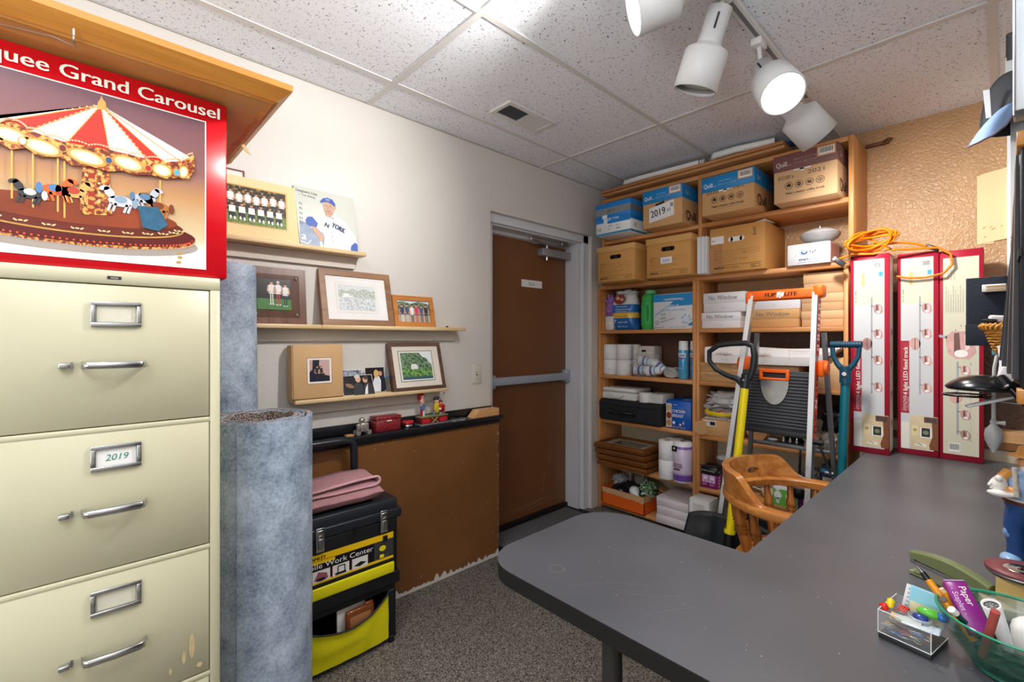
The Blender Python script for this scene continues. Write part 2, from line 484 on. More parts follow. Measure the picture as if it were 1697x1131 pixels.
# white chipped plaster line at the foot
PLAST = M('#dcd8d2', .8, var=.05)
rg = random.Random(4); prev = .02
top = []; y = .9
while y < 1.797:
    h = .012 + .012 * rg.random() + (.03 if y < 1.0 else 0) + (.02 if rg.random() > .8 else 0)
    top.append((y, h)); y += .012
mb.T = FX(LX); mb.poly([(.9, 0)] + top + [(1.797, .02), (1.797, 0)], PLAST, 2)
for k in range(46):
    a = rg.uniform(1.0, 1.79); b = rg.uniform(.02, .79) if k > 25 else rg.uniform(.02, .09)
    mb.disc(a, b, rg.uniform(.0012, .004), M('#b98d68', .6, var=0), 2, 6, rg.uniform(.001, .005), rg.random() * 3)
for k in range(40):
    mb.disc(1.797 - rg.random() * .012, rg.uniform(.1, .79), .0022, PLAST, 2, 5)
mb.T = None
struct(mb.build('wall_left_lower'), 'glossy brown lower section of the left wall', 'wall')
mb = MB(); mb.box(-2.6, BY, 1.52, 1.3, 3.5, CZ, BROWNB); mb.box(-2.6, BY, .80, 1.3, 3.5, 1.52, mat_wall('#5a3d29', .9, 75, .4, 'wall_brown_shaded', .1)); mb.box(-2.6, BY, 0, 1.3, 3.5, .80, BEIGE2)  # middle band: shade behind the shelves put into a darker brown
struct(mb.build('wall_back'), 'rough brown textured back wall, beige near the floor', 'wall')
mb = MB(); mb.box(-.47, 3.07, 0, 1.3, BY - .001, .76, BEIGE2); struct(mb.build('wall_back_lower'), 'low beige ledge wall behind the desk', 'wall')
mb = MB(); mb.box(-.47, 3.055, .765, 1.3, 3.149, .80, wood('#8f5b2c', '#6d421d', 'X')); mb.box(-.47, 3.058, .80, 1.3, 3.148, .85, wood('#e2b98b', '#cf9f6b', 'X'))
struct(mb.build('trim_1'), 'pale and dark wood cap boards on the ledge behind the desk', 'trim')
mb = MB(); mb.box(.80, -2.2, 0, 1.3, 3.14, CZ, BEIGE); struct(mb.build('wall_right'), 'beige right wall', 'wall')
mb = MB(); mb.box(-2.6, -2.5, 0, 1.3, -2.2, CZ, BEIGE); struct(mb.build('wall_front'), 'beige wall behind the camera', 'wall')
# black cap rail of the lower wall
BLKG = M('#1d1f24', .22, var=.05, sc=12)
mb = MB()
mb.box(WX + .001, -1.0, .801, -1.996, 1.812, .826, BLKG, .004)
mb.box(WX + .001, -1.0, .826, WX + .013, 1.800, .872, BLKG, .005)
mb.box(LX + .001, -1.0, .782, -2.008, 1.797, .802, BLKG, .004)
struct(mb.build('trim_2'), 'glossy black cap rail along the top of the brown lower wall', 'trim')
# ceiling grid
GRID = M('#d6d5d3', .5, var=.01)
k = 3
for y in (-.20, 1.018, 2.236):
    mb = MB(); mb.box(WX, y - .012, CZ - .006, 1.3, y + .012, CZ - .0005, GRID); struct(mb.build('trim_%d' % k), 'white ceiling grid bar running across the room', 'trim'); k += 1
for x in (-1.845, -1.235, -.625, -.018, .59):
    mb = MB()
    for (a, b) in ((-2.2, -.213), (-.187, 1.005), (1.031, 2.223), (2.249, 3.15)): mb.box(x - .012, a, CZ - .0055, x + .012, b, CZ - .0005, GRID)
    struct(mb.build('trim_%d' % k), 'white ceiling grid bar running towards the back wall', 'trim'); k += 1
mb = MB(); mb.box(WX, -2.2, CZ - .004, WX + .008, BY, CZ - .0005, M('#b5b3ae', .8)); struct(mb.build('trim_%d' % k), 'thin caulk line between left wall and ceiling', 'trim'); k += 1
# stain on tile next to the wall
# door frame in the recess
DX = -2.27
mb = MB()
mb.box(DX - .05, 2.70, 0, WX - .055, 2.789, 2.035, FRAMEW); mb.box(WX - .075, 2.735, 0, WX - .03, 2.789, 2.038, FRAMEW)
mb.box(DX - .05, 1.798, 1.975, WX - .055, 2.70, 2.037, FRAMEW); mb.box(WX - .075, 1.798, 1.985, WX - .03, 2.789, 2.0385, FRAMEW)
mb.box(DX - .05, 1.798, 0, WX - .055, 1.86, 1.975, FRAMEW)
mb.box(DX + .004, 1.86, 1.955, DX + .03, 2.70, 1.976, FRAMEW)
struct(mb.build('trim_%d' % k), 'white painted steel frame around the brown door', 'trim'); k += 1
d = thing('door_1', 'brown exit door with grey push bar and door closer in left wall recess', 'door', (DX, 2.28, 0)); d['kind'] = 'structure'
mb = MB(); mb.box(DX - .045, 1.862, .035, DX, 2.698, 1.955, DOORB)
mb.T = FX(DX); sc = M('#b28f72', .6, var=0)
for a0, b0, a1, b1 in ((2.43, .16, 2.47, .30), (2.50, .36, 2.52, .43), (2.15, .10, 2.45, .12), (2.2, .085, 2.5, .12), (2.3, .07, 2.55, .105)):
    mb.line([(a0, b0), (a1, b1)], .0022, sc, 2)
mb.build('panel', d)
mb = MB(); mb.T = FX(DX + .001); mb.rect(2.227, 1.633, 2.435, 1.684, M('#f3f3f1', .5, var=0), 1); mb.text('Exit', 2.331, 1.645, .027, M('#8e9298', .5, var=0), al='C', l=3); mb.build('exit_sign', d, 'white paper sign reading Exit')
BAR = M('#aeb9c8', .35, .25, var=.03)
mb = MB(); mb.box(DX + .02, 1.93, .965, DX + .055, 2.68, 1.018, BAR, .006); mb.T = FX(DX + .0555); mb.disc(2.33, .99, .004, STEEL, 1)
mb.T = None; mb.box(DX, 1.87, .945, DX + .05, 1.955, 1.035, BAR, .01); mb.box(DX, 2.645, .945, DX + .05, 2.70, 1.04, BAR, .01); mb.build('push_bar', d, 'grey blue horizontal push bar')
cl = MB(); cl.box(DX, 2.385, 1.862, DX + .062, 2.69, 1.915, M('#a4a6ad', .35, .5), .004); c0 = cl.build('door_closer', d, 'grey metal door closer')
mb = MB(); mb.cyl((DX + .035, 2.45, 1.915), (DX + .035, 2.45, 1.94), .012, CHROME); mb.cyl((DX + .035, 2.45, 1.862), (DX + .035, 2.45, 1.835), .011, CHROME)
mb.box(DX + .02, 2.30, 1.936, DX + .035, 2.45, 1.943, CHROME)
mb.T = TR(DX + .035, 2.45, 1.937) ; mb.tube([(0, 0, 0), (.03, -.19, .02)], .006, CHROME, 8); mb.T = None
mb.cyl((DX + .065, 2.26, 1.95), (DX + .065, 2.26, 1.968), .01, CHROME); mb.tube([(DX + .065, 2.26, 1.962), (DX + .09, 2.55, 1.958)], .008, CHROME, 8)
mb.box(DX + .07, 2.54, 1.946, DX + .1, 2.62, 1.970, STEEL, .003); mb.build('closer_arm', d)
mb = MB(); mb.box(DX - .04, 1.86, .0, DX + .02, 2.70, .03, M('#1b1816', .6)); struct(mb.build('door_threshold'), 'dark threshold under the brown door', 'threshold')
# floor mat
mb = MB(); MATG = mat_speck('#3d3f42', '#8b8e90', 240, .4, .62, .95, 'mat_rib')
mb.box(-2.235, 1.87, .001, -1.42, 2.66, .009, MATG, .003); mb.box(-2.25, 1.80, .0008, -1.40, 2.72, .005, M('#141414', .8), .002)
tag(mb.build('door_mat'), 'dark grey ribbed door mat with black border inside the exit door', 'mat')

# ceiling vent
v = thing('ceiling_vent', 'small white louvred air vent set in a ceiling tile', 'vent', (-1.668, 1.655, CZ - .012))
V0 = Vector((-1.668, 1.655, CZ - .001))
mb = MB(TR(-1.668, 1.655, CZ, rz=.0))
W = M('#dcdbd8', .45)
for b in ((-.075, -.165, -.012, .075, -.145, -.001), (-.075, .145, -.012, .075, .165, -.001), (-.075, -.145, -.012, -.05, .145, -.001), (.05, -.145, -.012, .075, .145, -.001), (-.05, -.006, -.012, .05, .006, -.001)): mb.box(*b, W)
mb.build('vent_frame', v)
mb = MB(TR(-1.668, 1.655, CZ)); mb.box(-.05, -.145, -.003, .05, .145, -.0005, M('#1f1f20', .8)); mb.build('duct_opening', v)
for i in range(9):
    x = -.045 + i * .0112
    mb = MB(TR(-1.668 + x, 1.655 - .0745, CZ - .007, ry=.9)); mb.box(-.005, -.0695, -.0006, .005, .0695, .0006, M('#85868b', .5)); mb.build('slat', v)
    mb = MB(TR(-1.668 + x, 1.655 + .0745, CZ - .007, ry=-.5)); mb.box(-.0055, -.0695, -.0006, .0055, .0695, .0006, W); mb.build('slat', v)

# light switch
s = thing('light_switch', 'beige toggle light switch plate on the wall left of the door', 'switch', (WX, 1.687, 1.067))
mb = MB(); mb.box(WX, 1.652, 1.011, WX + .006, 1.721, 1.124, M('#d8d3c6', .35), .0025)
mb.T = FX(WX + .0062); mb.disc(1.6865, 1.098, .003, M('#a8a293', .4)); mb.disc(1.6865, 1.037, .003, M('#a8a293', .4)); mb.build('wall_plate', s)
mb = MB(); mb.box(WX + .006, 1.681, 1.056, WX + .0072, 1.692, 1.079, M('#8b8678', .5)); mb.box(WX + .006, 1.683, 1.066, WX + .018, 1.690, 1.075, M('#e4e0d4', .35), .002); mb.build('toggle', s)

# ================================================================ track lighting
WPL = M('#dedede', .42, var=.02)
t = thing('track_light', 'white ceiling light track with four swivelling spot heads', 'light', (-.61, 1.9, CZ))
mb = MB(); mb.box(-.628, .55, CZ - .028, -.592, 2.45, CZ - .0075, WPL, .002); mb.build('track', t)
mb = MB(); mb.box(-.617, .56, CZ - .0285, -.603, 2.44, CZ - .0270, M('#77777c', .5)); mb.build('track_slot', t)
GLOW = M('#fffaf0', .4, var=0, emit=14)
for (f, d, mnt, lit) in HEADS:
    f = Vector(f); d = Vector(d).normalized(); mnt = Vector(mnt)
    back = f - d * .250
    h = MB(); h.lathe([(0, .030), (.004, .038), (.100, .038), (.103, .040), (.108, .0385), (.116, .045), (.128, .066), (.134, .0705), (.250, .0715), (.251, .066), (.243, .064)], WPL, back, f, 32)
    h.lathe([(.0, .001), (.001, .030)], WPL, back, f, 32)
    p = h.build('spot_head', t)
    slot_dir = d.cross(Vector((0, 0, 1))).normalized()
    q = MB(); n = d.cross(slot_dir).normalized(); c = back + d * .055 + Vector((-.6, -.7, 0)).normalized() * .0
    tw = (Vector((0, 0, 1.27)) - back); tw = (tw - d * tw.dot(d)).normalized()
    q.tube([back + d * .03 + tw * .0403, back + d * .075 + tw * .0403], .0032, M('#2c2c2e', .6), 8); q.build('vent_slot', p)
    if lit:
        g = MB(); g.lathe([(.0, .058), (.004, .056), (.008, .045), (.0105, .02), (.011, .0001)], GLOW, f - d * .012, f, 32); g.build('lit_bulb', p, 'glowing reflector bulb')
    else:
        g = MB(); g.lathe([(.0, .062), (.004, .05), (.006, .0001)], M('#c9c9c4', .2), f - d * .02, f, 32); g.build('unlit_bulb', p, 'unlit reflector bulb')
    st = MB(); top = mnt; st.box(mnt.x - .019, mnt.y - .032, CZ - .055, mnt.x + .019, mnt.y + .032, CZ - .0286, WPL, .004)
    st.tube([(mnt.x, mnt.y, CZ - .05), back.lerp(Vector((mnt.x, mnt.y, CZ - .07)), .6) + Vector((0, 0, .0)), back + d * .012], .0075, WPL, 10); st.build('mounting_arm', t)

# ================================================================ filing cabinet
cx = -1.28
fc = thing('filing_cabinet', 'tall beige steel filing cabinet with chrome handles at the left edge', 'filing cabinet', (-1.61, .055, 0))
b = MB(); b.box(-1.94, -.136, .0, cx - .022, .246, 1.414, CREAM, .003, 1)
b.box(cx - .022, -.136, 1.385, cx, .246, 1.414, CREAM, .0015, 1)
b.box(cx - .022, .226, .06, cx, .246, 1.385, CREAM, .0015, 1); b.box(cx - .022, -.136, .06, cx, -.116, 1.385, CREAM, .0015, 1)
for z in (1.082, .782, .482, .182): b.box(cx - .018, -.117, z - .009, cx - .001, .227, z + .004, CREAM, .002, 1)
b.box(cx - .022, -.136, .0, cx - .006, .246, .16, CREAM)
b.build('cabinet_body', fc)
p = MB(FX(cx + .0002)); p.rect(.043, 1.395, .066, 1.402, M('#3a3a38', .4, .5), 1); p.text('HON', .0545, 1.3965, .0035, M('#d8d8d0', .4), al='C', l=3); p.build('maker_badge', fc)
for i, z0 in enumerate((1.088, .788, .488, .188)):
    z1 = z0 + .290 if i else 1.383
    dr = MB(); dr.box(cx - .02, -.114, z0, cx - .0015, .2245, z1, CREAM, .002, 1)
    if i == 2:
        dr.T = FX(cx - .0012); r = M('#b59a6c', .6, var=.2, sc=60)
        for (a, bb, ra, rb) in ((.19, .56, .006, .028), (.175, .54, .004, .014), (.205, .51, .006, .006), (.15, .52, .003, .008)): dr.disc(a, bb, ra, M('#bfae84', .6, var=.15, sc=60), 1, 14, rb)
    o = dr.build('drawer', fc)
    zt = z0 + .234
    h = MB(); zz = zt
    for bx in ((.017, zz - .026, .099, zz - .018), (.017, zz + .018, .099, zz + .026), (.017, zz - .018, .025, zz + .018), (.091, zz - .018, .099, zz + .018)):
        h.box(cx - .0015, bx[0], bx[1], cx + .004, bx[2], bx[3], CHROME, .0012)
    h.build('label_holder', o, 'chrome label holder')
    if i == 1:
        c = MB(FX(cx - .0008)); c.rect(.026, zz - .018, .090, zz + .017, WHITE, 1); c.text('2019', .040, zz - .007, .013, M('#1f8f7d', .6, var=0), w=.036, l=3, shear=.2); c.build('paper_label', o, 'white card with 2019 in green')
    else:
        c = MB(FX(cx - .0012)); c.rect(.027, zz - .017, .089, zz + .017, M('#d6d2bf', .6, var=.02), 1); c.build('paper_label', o)
    zh = z0 + .128
    g = MB(); pts = [(cx - .001, .003, zh), (cx + .018, .006, zh), (cx + .024, .014, zh), (cx + .026, .055, zh), (cx + .024, .096, zh), (cx + .018, .104, zh), (cx - .001, .107, zh)]
    vs = []; fs = []
    for k_, q in enumerate(pts):
        vs += [(q[0] - .002, q[1], q[2] - .007), (q[0] + .002, q[1], q[2] - .007), (q[0] + .003, q[1], q[2] + .006), (q[0] - .002, q[1], q[2] + .007)]
        if k_:
            for e in range(4): fs.append((4 * k_ - 4 + e, 4 * k_ - 4 + (e + 1) % 4, 4 * k_ + (e + 1) % 4, 4 * k_ + e))
    g.add(vs, fs, CHROME, True); g.build('handle', o, 'chrome bow handle')
    g = MB(); g.box(cx - .001, -.030, zh - .005, cx + .012, -.014, zh + .005, CHROME, .002); g.box(cx - .001, -.012, zh - .006, cx + .002, -.009, zh + .007, STEEL); g.build('latch', o, 'chrome thumb latch')
mb = MB(); mb.box(-1.93, -.13, -.0, -1.3, .24, .02, BLACK)

# ================================================================ carousel box
RED = M('#d10a1c', .25, var=.04, sc=4, coat=.3)
cb = thing('carousel_box', 'red product box with carousel picture on top of the filing cabinet', 'box', (-1.56, -.04, 1.415))
b = MB(); b.box(-1.83, -.33, 1.4152, -1.288, .262, 1.836, RED, .003, 1); b.build('box_body', cb)
GR = mat_grad([(0, '#efeae4'), (.10, '#efeae4'), (.2, '#d9c59c'), (.45, '#c08e5c'), (.62, '#8f5f5a'), (1, '#6e464f')], .02, .37, 'printed_backdrop')
T = FX(-1.2872)
p = MB(T)
p.rect(-.325, 1.4335, .219, 1.784, M('#f6efe8', .3, var=0), 1)
p.rect(-.325, 1.436, .2165, 1.7815, GR, 2)
def px(l): return l
CW = M('#f7f1e9', .35, var=.02); CR = M('#d8301f', .35, var=.04); CG = M('#c99a4e', .3, var=.15, sc=60); CM = M('#5d1712', .35, var=.1); CY = M('#ffeFb0', .3, var=0); CO = M('#c8461d', .35, var=.15, sc=40)
CT = mat_speck('#6b2a18', '#e2b057', 120, .4, .6, .35, 'printed_gilt', '#b3541f')
def ell(cxy, rxy, mat, l, n=36): p.disc(cxy[0], cxy[1], rxy[0], mat, l, n, rxy[1])
c0, c1 = [(0.0084,1.5052),(0.1706,1.4969)]
# platform tiers
def pe(c, r, mat, l): 
    p.disc(c[0], c[1], r[0], mat, l, 48, r[1])
pe([(-0.0024,1.4812)][0], (.205, .034), M('#a89c92', .4, var=.05), 3)
pe([(-0.0024,1.4960)][0], (.200, .0345), CT, 4)
pe([(-0.0024,1.5009)][0], (.200, .034), CM, 5)
pe([(-0.0024,1.5156)][0], (.178, .031), CG, 6)
pe([(-0.0024,1.5181)][0], (.177, .030), M('#6a2416', .3, var=.1), 7)
pe([(-0.0024,1.5304)][0], (.165, .026), M('#8d3c1c', .3, var=.2, sc=20), 8)
cc = [(-0.0024,1.5009)][0]
for i in range(60):
    t = PI + PI * (i + .5) / 60
    p.disc(cc[0] + .193 * math.cos(t), cc[1] + .026 * math.sin(t) - .004, .0019, M('#ff5a3c', .3, var=0), 9, 8)
    p.disc(cc[0] + .197 * math.cos(t), cc[1] + .031 * math.sin(t) - .008, .0014, M('#ffb38a', .3, var=0), 9, 6)
for i in range(13):
    t = PI + PI * (i + .5) / 13
    for q in (-1, 0, 1): p.disc(cc[0] + (.17) * math.cos(t) + q * .007, cc[1] + .018 + .024 * math.sin(t), .0035, M('#e7cf9c', .3, var=0), 9, 10, .0016, q * .6)
# centre column
col = [(0.0057,1.6369),(0.0456,1.6476),(0.0514,1.5304),(0.0012,1.5237)]
p.poly(col, CT, 10); p.poly([(0.0139,1.6354),(0.0249,1.6383),(0.0231,1.5327),(0.0139,1.5310)], M('#a4321c', .3, var=.2, sc=30), 11)
for q in [(0.0175,1.6152),(0.0194,1.5969),(0.0175,1.5778),(0.0194,1.5595),(0.0175,1.5417)]: p.disc(q[0], q[1], .006, CG, 12, 10, .004)
for q in [(0.0102,1.6257),(0.0102,1.6072),(0.0102,1.5886),(0.0102,1.5700),(0.0102,1.5514),(0.0305,1.6310),(0.0305,1.6121),(0.0305,1.5933),(0.0305,1.5744),(0.0305,1.5555)]: p.disc(q[0], q[1], .002, CY, 12, 8)
# poles
for a, bq in (([(-0.0646,1.6299),(-0.0646,1.5244)]), ([(-0.0304,1.6309),(-0.0304,1.5226)]), ([(-0.0209,1.6262),(-0.0209,1.5123)]), ([(0.1319,1.6234),(0.1319,1.5695)]), ([(-0.0924,1.6279),(-0.0924,1.5361)])):
    p.line([a, bq], .0028, M('#e3b25f', .3, var=0), 12)
# horses and riders
def horse(q, s, c1, c2, fl=1, l=13):
    x, y = q
    p.disc(x, y, .016 * s, c1, l, 14, .009 * s); p.disc(x + .014 * s * fl, y + .012 * s, .006 * s, c1, l, 10, .010 * s, -.5 * fl)
    p.disc(x + .020 * s * fl, y + .018 * s, .007 * s, c1, l, 10, .004 * s, -.4 * fl)
    for dx in (-.012, -.006, .008, .013): p.line([(x + dx * s, y - .004 * s), (x + (dx + .004 * fl) * s, y - .018 * s)], .0034 * s, c1, l)
    p.disc(x, y + .003 * s, .008 * s, c2, l + 1, 10, .006 * s); p.disc(x - .018 * s * fl, y, .004 * s, c2, l + 1, 8, .009 * s)
Q = [(-0.0686,1.5505),(-0.0338,1.5652),(-0.0077,1.5661),(0.0650,1.5626),(0.1055,1.5775),(0.1287,1.5621)]
horse(Q[0], 1.1, M('#3c3a3d', .4), M('#e8e0d0', .4), -1); horse(Q[1], 1.25, M('#d8652a', .4), M('#4f83b8', .4), 1); horse(Q[2], 1.2, M('#d9a860', .4), M('#b8452e', .4), 1)
horse(Q[3], 1.3, M('#cfcfd6', .4), M('#8fa6bb', .4), -1); horse(Q[4], 1.2, M('#b9bfc9', .4), M('#5a7d9c', .4), 1); horse(Q[5], 1.3, M('#b4702f', .4), M('#7b3c1d', .4), -1)
p.poly([(0.0931,1.5591),(0.1287,1.5621),(0.1460,1.5260),(0.1287,1.5096),(0.1013,1.5132)], M('#2f5f7d', .4, var=.3, sc=60), 15)
# roof
rim = [(-0.1532,1.6578),(-0.1360,1.6755),(-0.1154,1.6722),(-0.0909,1.6789),(-0.0718,1.6698),(-0.0456,1.6649),(-0.0191,1.6606),(0.0148,1.6617),(0.0466,1.6657),(0.0789,1.6643),(0.1086,1.6631),(0.1395,1.6646),(0.1706,1.6741),(0.1866,1.6895)]
apex = [(0.0333,1.7565)][0]
rl = [CR, CW, CR, CW, CR, CW, CW, CR, CW, CR, CW, CR, CW]
ws = [CW, CW, CR, CR, CW, CW, CR, CR, CW, CW, CR, CW, CW]
for i in range(13): p.poly([apex, rim[i], rim[i + 1]], ws[i], 16)
for i in (2, 4, 6, 8, 10, 11, 12):
    p.line([apex, rim[i]], .002, CG, 17)
    a = rim[i]
    for k_ in range(1, 14): p.disc(apex[0] + (a[0] - apex[0]) * k_ / 14, apex[1] + (a[1] - apex[1]) * k_ / 14 + .0015, .0013, CY, 18, 6)
ap = [(0.0268,1.7442),(0.0286,1.7599),(0.0324,1.7688),(0.0343,1.7770),(0.0361,1.7701),(0.0409,1.7642),(0.0428,1.7496)]; p.poly(ap, CG, 19)
# canopy skirt
up = [(-0.1518,1.6659),(-0.1078,1.6712),(-0.0909,1.6812),(-0.0718,1.6722),(-0.0456,1.6672),(-0.0191,1.6631),(0.0148,1.6642),(0.0466,1.6670),(0.0789,1.6656),(0.1086,1.6644),(0.1395,1.6659),(0.1706,1.6755),(0.1936,1.6970)]
lo = [(0.1959,1.6610),(0.1843,1.6386),(0.1660,1.6370),(0.1438,1.6290),(0.1159,1.6304),(0.0911,1.6243),(0.0690,1.6280),(0.0437,1.6204),(0.0194,1.6244),(-0.0095,1.6194),(-0.0287,1.6314),(-0.0556,1.6241),(-0.0735,1.6356),(-0.0924,1.6279),(-0.1078,1.6349),(-0.1518,1.6277)]
p.poly(up + lo, CT, 20)
for a, bq in ((-30, 222), (17, 226), (70, 246), (144, 264), (212, 273), (268, 284), (301, 288)):
    pass
for q, w in zip([(-0.1302,1.6485),(-0.0948,1.6547),(-0.0523,1.6439),(0.0120,1.6411),(0.0769,1.6456),(0.1351,1.6458),(0.1740,1.6514)], (.03, .028, .032, .034, .030, .020, .010)):
    p.disc(q[0], q[1], w * .92, CG, 21, 20, .0155, -.18); p.disc(q[0], q[1], w * .74, M('#ffe79a', .3, var=.05), 22, 20, .0118, -.18); p.disc(q[0], q[1], w * .52, M('#fffbe6', .3, var=0), 23, 20, .0085, -.18)
for q, h_ in zip([(-0.0782,1.6481),(-0.0235,1.6497),(0.0456,1.6438),(0.1107,1.6437),(0.1615,1.6469)], ('#c9c2cf', '#7a2b2f', '#35507e', '#b5302e', '#58a9c9')):
    p.disc(q[0], q[1], .0068, CG, 24, 10, .0085); p.disc(q[0], q[1], .005, M(h_, .3, var=0), 25, 10, .0065)
for i in range(len(up) - 1):
    for k_ in range(7):
        x = up[i][0] + (up[i + 1][0] - up[i][0]) * k_ / 7; y = up[i][1] + (up[i + 1][1] - up[i][1]) * k_ / 7
        p.disc(x, y + .003 + .004 * math.sin(k_ * PI / 7), .0021, M('#e9b38a', .3, var=0), 24, 7)
for q in [(0.1660,1.4659),(0.1672,1.4550),(0.1649,1.4437)]: p.disc(q[0], q[1], .005, M('#b99a5a', .4, var=.2), 24, 8, .0035)
p.text('Marquee Grand Carousel', .246, 1.797, .026, M('#f7f1e2', .35, var=0), w=.437, al='R', l=3, bold=.0016)
o = p.build('printed_front', cb, 'printed picture of a lit red and white carousel'); 
b = MB(); b.box(-1.83, -.33, 1.836, -1.30, .262, 1.8385, RED); b.T = None; b.build('top_flap', cb)

# ================================================================ picture frame lying face up on the box
pf = thing('framed_picture', 'large framed picture lying flat on the carousel box, brown paper back showing', 'picture frame', (-1.5, -.06, 1.840))
FR = wood('#c98a3c', '#a86b24', 'Y', 7)
b = MB()
z0 = 1.8395
prof = [(0, .030), (0, .044), (-.055, .044), (-.055, .008), (-.035, .0)]
X0, X1, Y0, Y1 = -1.80, -1.175, -.52, .378
def frame_ring(b, X0, X1, Y0, Y1, prof, z, mat):
    vs = []; fs = []
    for (o_, h_) in prof:
        vs += [(X0 - o_, Y0 - o_, z + h_), (X1 + o_, Y0 - o_, z + h_), (X1 + o_, Y1 + o_, z + h_), (X0 - o_, Y1 + o_, z + h_)]
    n = len(prof)
    for k_ in range(n):
        k2 = (k_ + 1) % n
        for e in range(4): fs.append((4 * k_ + e, 4 * k2 + e, 4 * k2 + (e + 1) % 4, 4 * k_ + (e + 1) % 4))
    b.add(vs, fs, mat)
frame_ring(b, X0, X1, Y0, Y1, prof, z0, FR); b.build('wood_frame', pf)
b = MB(); 
vs = []; fs = []; nx, ny = 40, 60
for i in range(nx + 1):
    for j in range(ny + 1):
        x = X0 + .03 + (X1 - X0 - .055) * i / nx; y = Y0 + .03 + (Y1 - Y0 - .055) * j / ny
        vs.append((x, y, z0 + .004 + .0035 * noise.noise(Vector((x * 6, y * 9, 0))) + (.0035 * noise.noise(Vector((x * 30, y * 6, 2))))))
for i in range(nx):
    for j in range(ny): a = i * (ny + 1) + j; fs.append((a, a + 1, a + ny + 2, a + ny + 1))
b.add(vs, fs, M('#c8914d', .5, var=.06, sc=5), True); b.build('paper_backing', pf, 'crinkled brown kraft paper backing')
b = MB(); q = [(-1.1829,-0.0071)][0]
b.tube([(q[0], q[1], z0 + .008), (q[0], q[1], z0 - .006)], .002, STEEL, 8)
ringp = [(q[0] + .006 * math.cos(t_ * PI / 6), q[1], z0 - .011 + .006 * math.sin(t_ * PI / 6)) for t_ in range(12)]
b.tube(ringp, .0015, STEEL, 6, closed=True); b.tube([(q[0], q[1], z0 - .012), (q[0] - .01, q[1] + .004, z0 - .02), (q[0] - .03, q[1] - .03, z0 - .004), (q[0] - .06, q[1] - .1, z0 + .001)], .0009, STEEL, 5)
b.build('hanging_eye', pf, 'small screw eye with loose wire')
b = MB(); q = [(-1.5345,0.3568)][0]; b.T = TR(q[0], q[1], z0 - .002, rz=.5, ry=.9); b.box(-.02, -.009, -.0005, .028, .009, .0005, M('#d8b98a', .7, var=.05)); b.build('tape_tab', pf, 'torn bit of tan tape')

# ================================================================ picture ledges on the left wall
PINE = wood('#ecd3a8', '#dfbe8a', 'Y', 10, .4)
def ledge(y0, y1, zt, cleat, label, joint=None):
    t = thing('picture_ledge', label, 'shelf', (WX, (y0 + y1) / 2, zt - .07), group=None)
    b = MB()
    if joint:
        b.box(WX + .001, y0, zt - .017, -2.005, joint - .001, zt, PINE, .001, 1); b.box(WX + .001, joint + .001, zt - .018, -2.004, y1, zt, PINE, .001, 1)
    else: b.box(WX + .001, y0, zt - .017, -2.005, y1, zt, PINE, .001, 1)
    b.build('board', t)
    b = MB(); b.box(WX + .0005, y0 + .02, zt - .07, WX + .018, cleat, zt - .0175, M('#d9d2c6', .5)); b.build('wall_cleat', t)
ledge(.05, .968, 1.668, .945, 'pale pine picture ledge, highest on the left wall, with team photo and poster')
ledge(.40, 1.542, 1.331, 1.52, 'pale pine picture ledge, middle of three, with framed lake print', .764)
ledge(.655, 1.425, 1.012, 1.41, 'pale pine picture ledge, lowest of three, with tan album')

def lean(y0, y1, zb, h, xb, tilt, dy=0):
    """frame matrix: local a=y offset, b=up along the leaning face, c=out of the face"""
    x = xb
    return Matrix.Translation((x, y0, zb)) @ Matrix.Rotation(-tilt, 4, 'Y') @ FX(0)
def wood_frame(t, T, w, h, bw, th, mat, name='frame'):
    b = MB(T)
    pts_o = [(0, 0), (w, 0), (w, h), (0, h)]; pts_i = [(bw, bw), (w - bw, bw), (w - bw, h - bw), (bw, h - bw)]
    for i in range(4):
        j = (i + 1) % 4
        q = [pts_o[i], pts_o[j], pts_i[j], pts_i[i]]
        b.prism(q, -th, 0, mat)
    return b.build(name, t)
SK = ('#d9a98a', '#c98f6c', '#e2b598')
def mini(p, x, y, h, shirt, legs, skin='#d3a283', hair='#3a2a20', w=.30, l=5, shoes=None):
    S_ = M(shirt, .5, var=.04); L_ = M(legs, .5, var=.04); K = M(skin, .5, var=.04); H = M(hair, .5, var=.04)
    p.rect(x - w * .2 * h, y, x - .02 * h, y + .5 * h, L_, l); p.rect(x + .02 * h, y, x + w * .2 * h * 1.05, y + .5 * h, L_, l)
    p.poly([(x - .11 * h, y + .45 * h), (x + .11 * h, y + .45 * h), (x + .145 * h, y + .78 * h), (x + .06 * h, y + .84 * h), (x - .06 * h, y + .84 * h), (x - .145 * h, y + .78 * h)], S_, l + 1)
    p.line([(x - .13 * h, y + .76 * h), (x - .165 * h, y + .55 * h), (x - .05 * h, y + .5 * h)], .05 * h, K, l + 2); p.line([(x + .13 * h, y + .76 * h), (x + .165 * h, y + .55 * h), (x + .05 * h, y + .5 * h)], .05 * h, K, l + 2)
    p.disc(x, y + .905 * h, .06 * h, K, l + 2, 12, .075 * h); p.poly([(x + .063 * h * math.cos(a), y + .93 * h + .07 * h * math.sin(a)) for a in [i * PI / 8 for i in range(9)]], H, l + 3)
    if shoes: p.disc(x - .05 * h, y, .045 * h, M(shoes, .5), l + 3, 8, .022 * h); p.disc(x + .06 * h, y, .045 * h, M(shoes, .5), l + 3, 8, .022 * h)
LEAF = mat_speck('#2c3a1c', '#6f7d3d', 160, .42, .6, .5, 'printed_foliage', '#3f4f24'); GRASS = mat_speck('#4c6b2c', '#86a04e', 150, .4, .6, .5, 'printed_grass')
AUT = mat_speck('#1e1c12', '#a87f3a', 110, .45, .66, .5, 'printed_autumn_trees', '#4a3d1c')

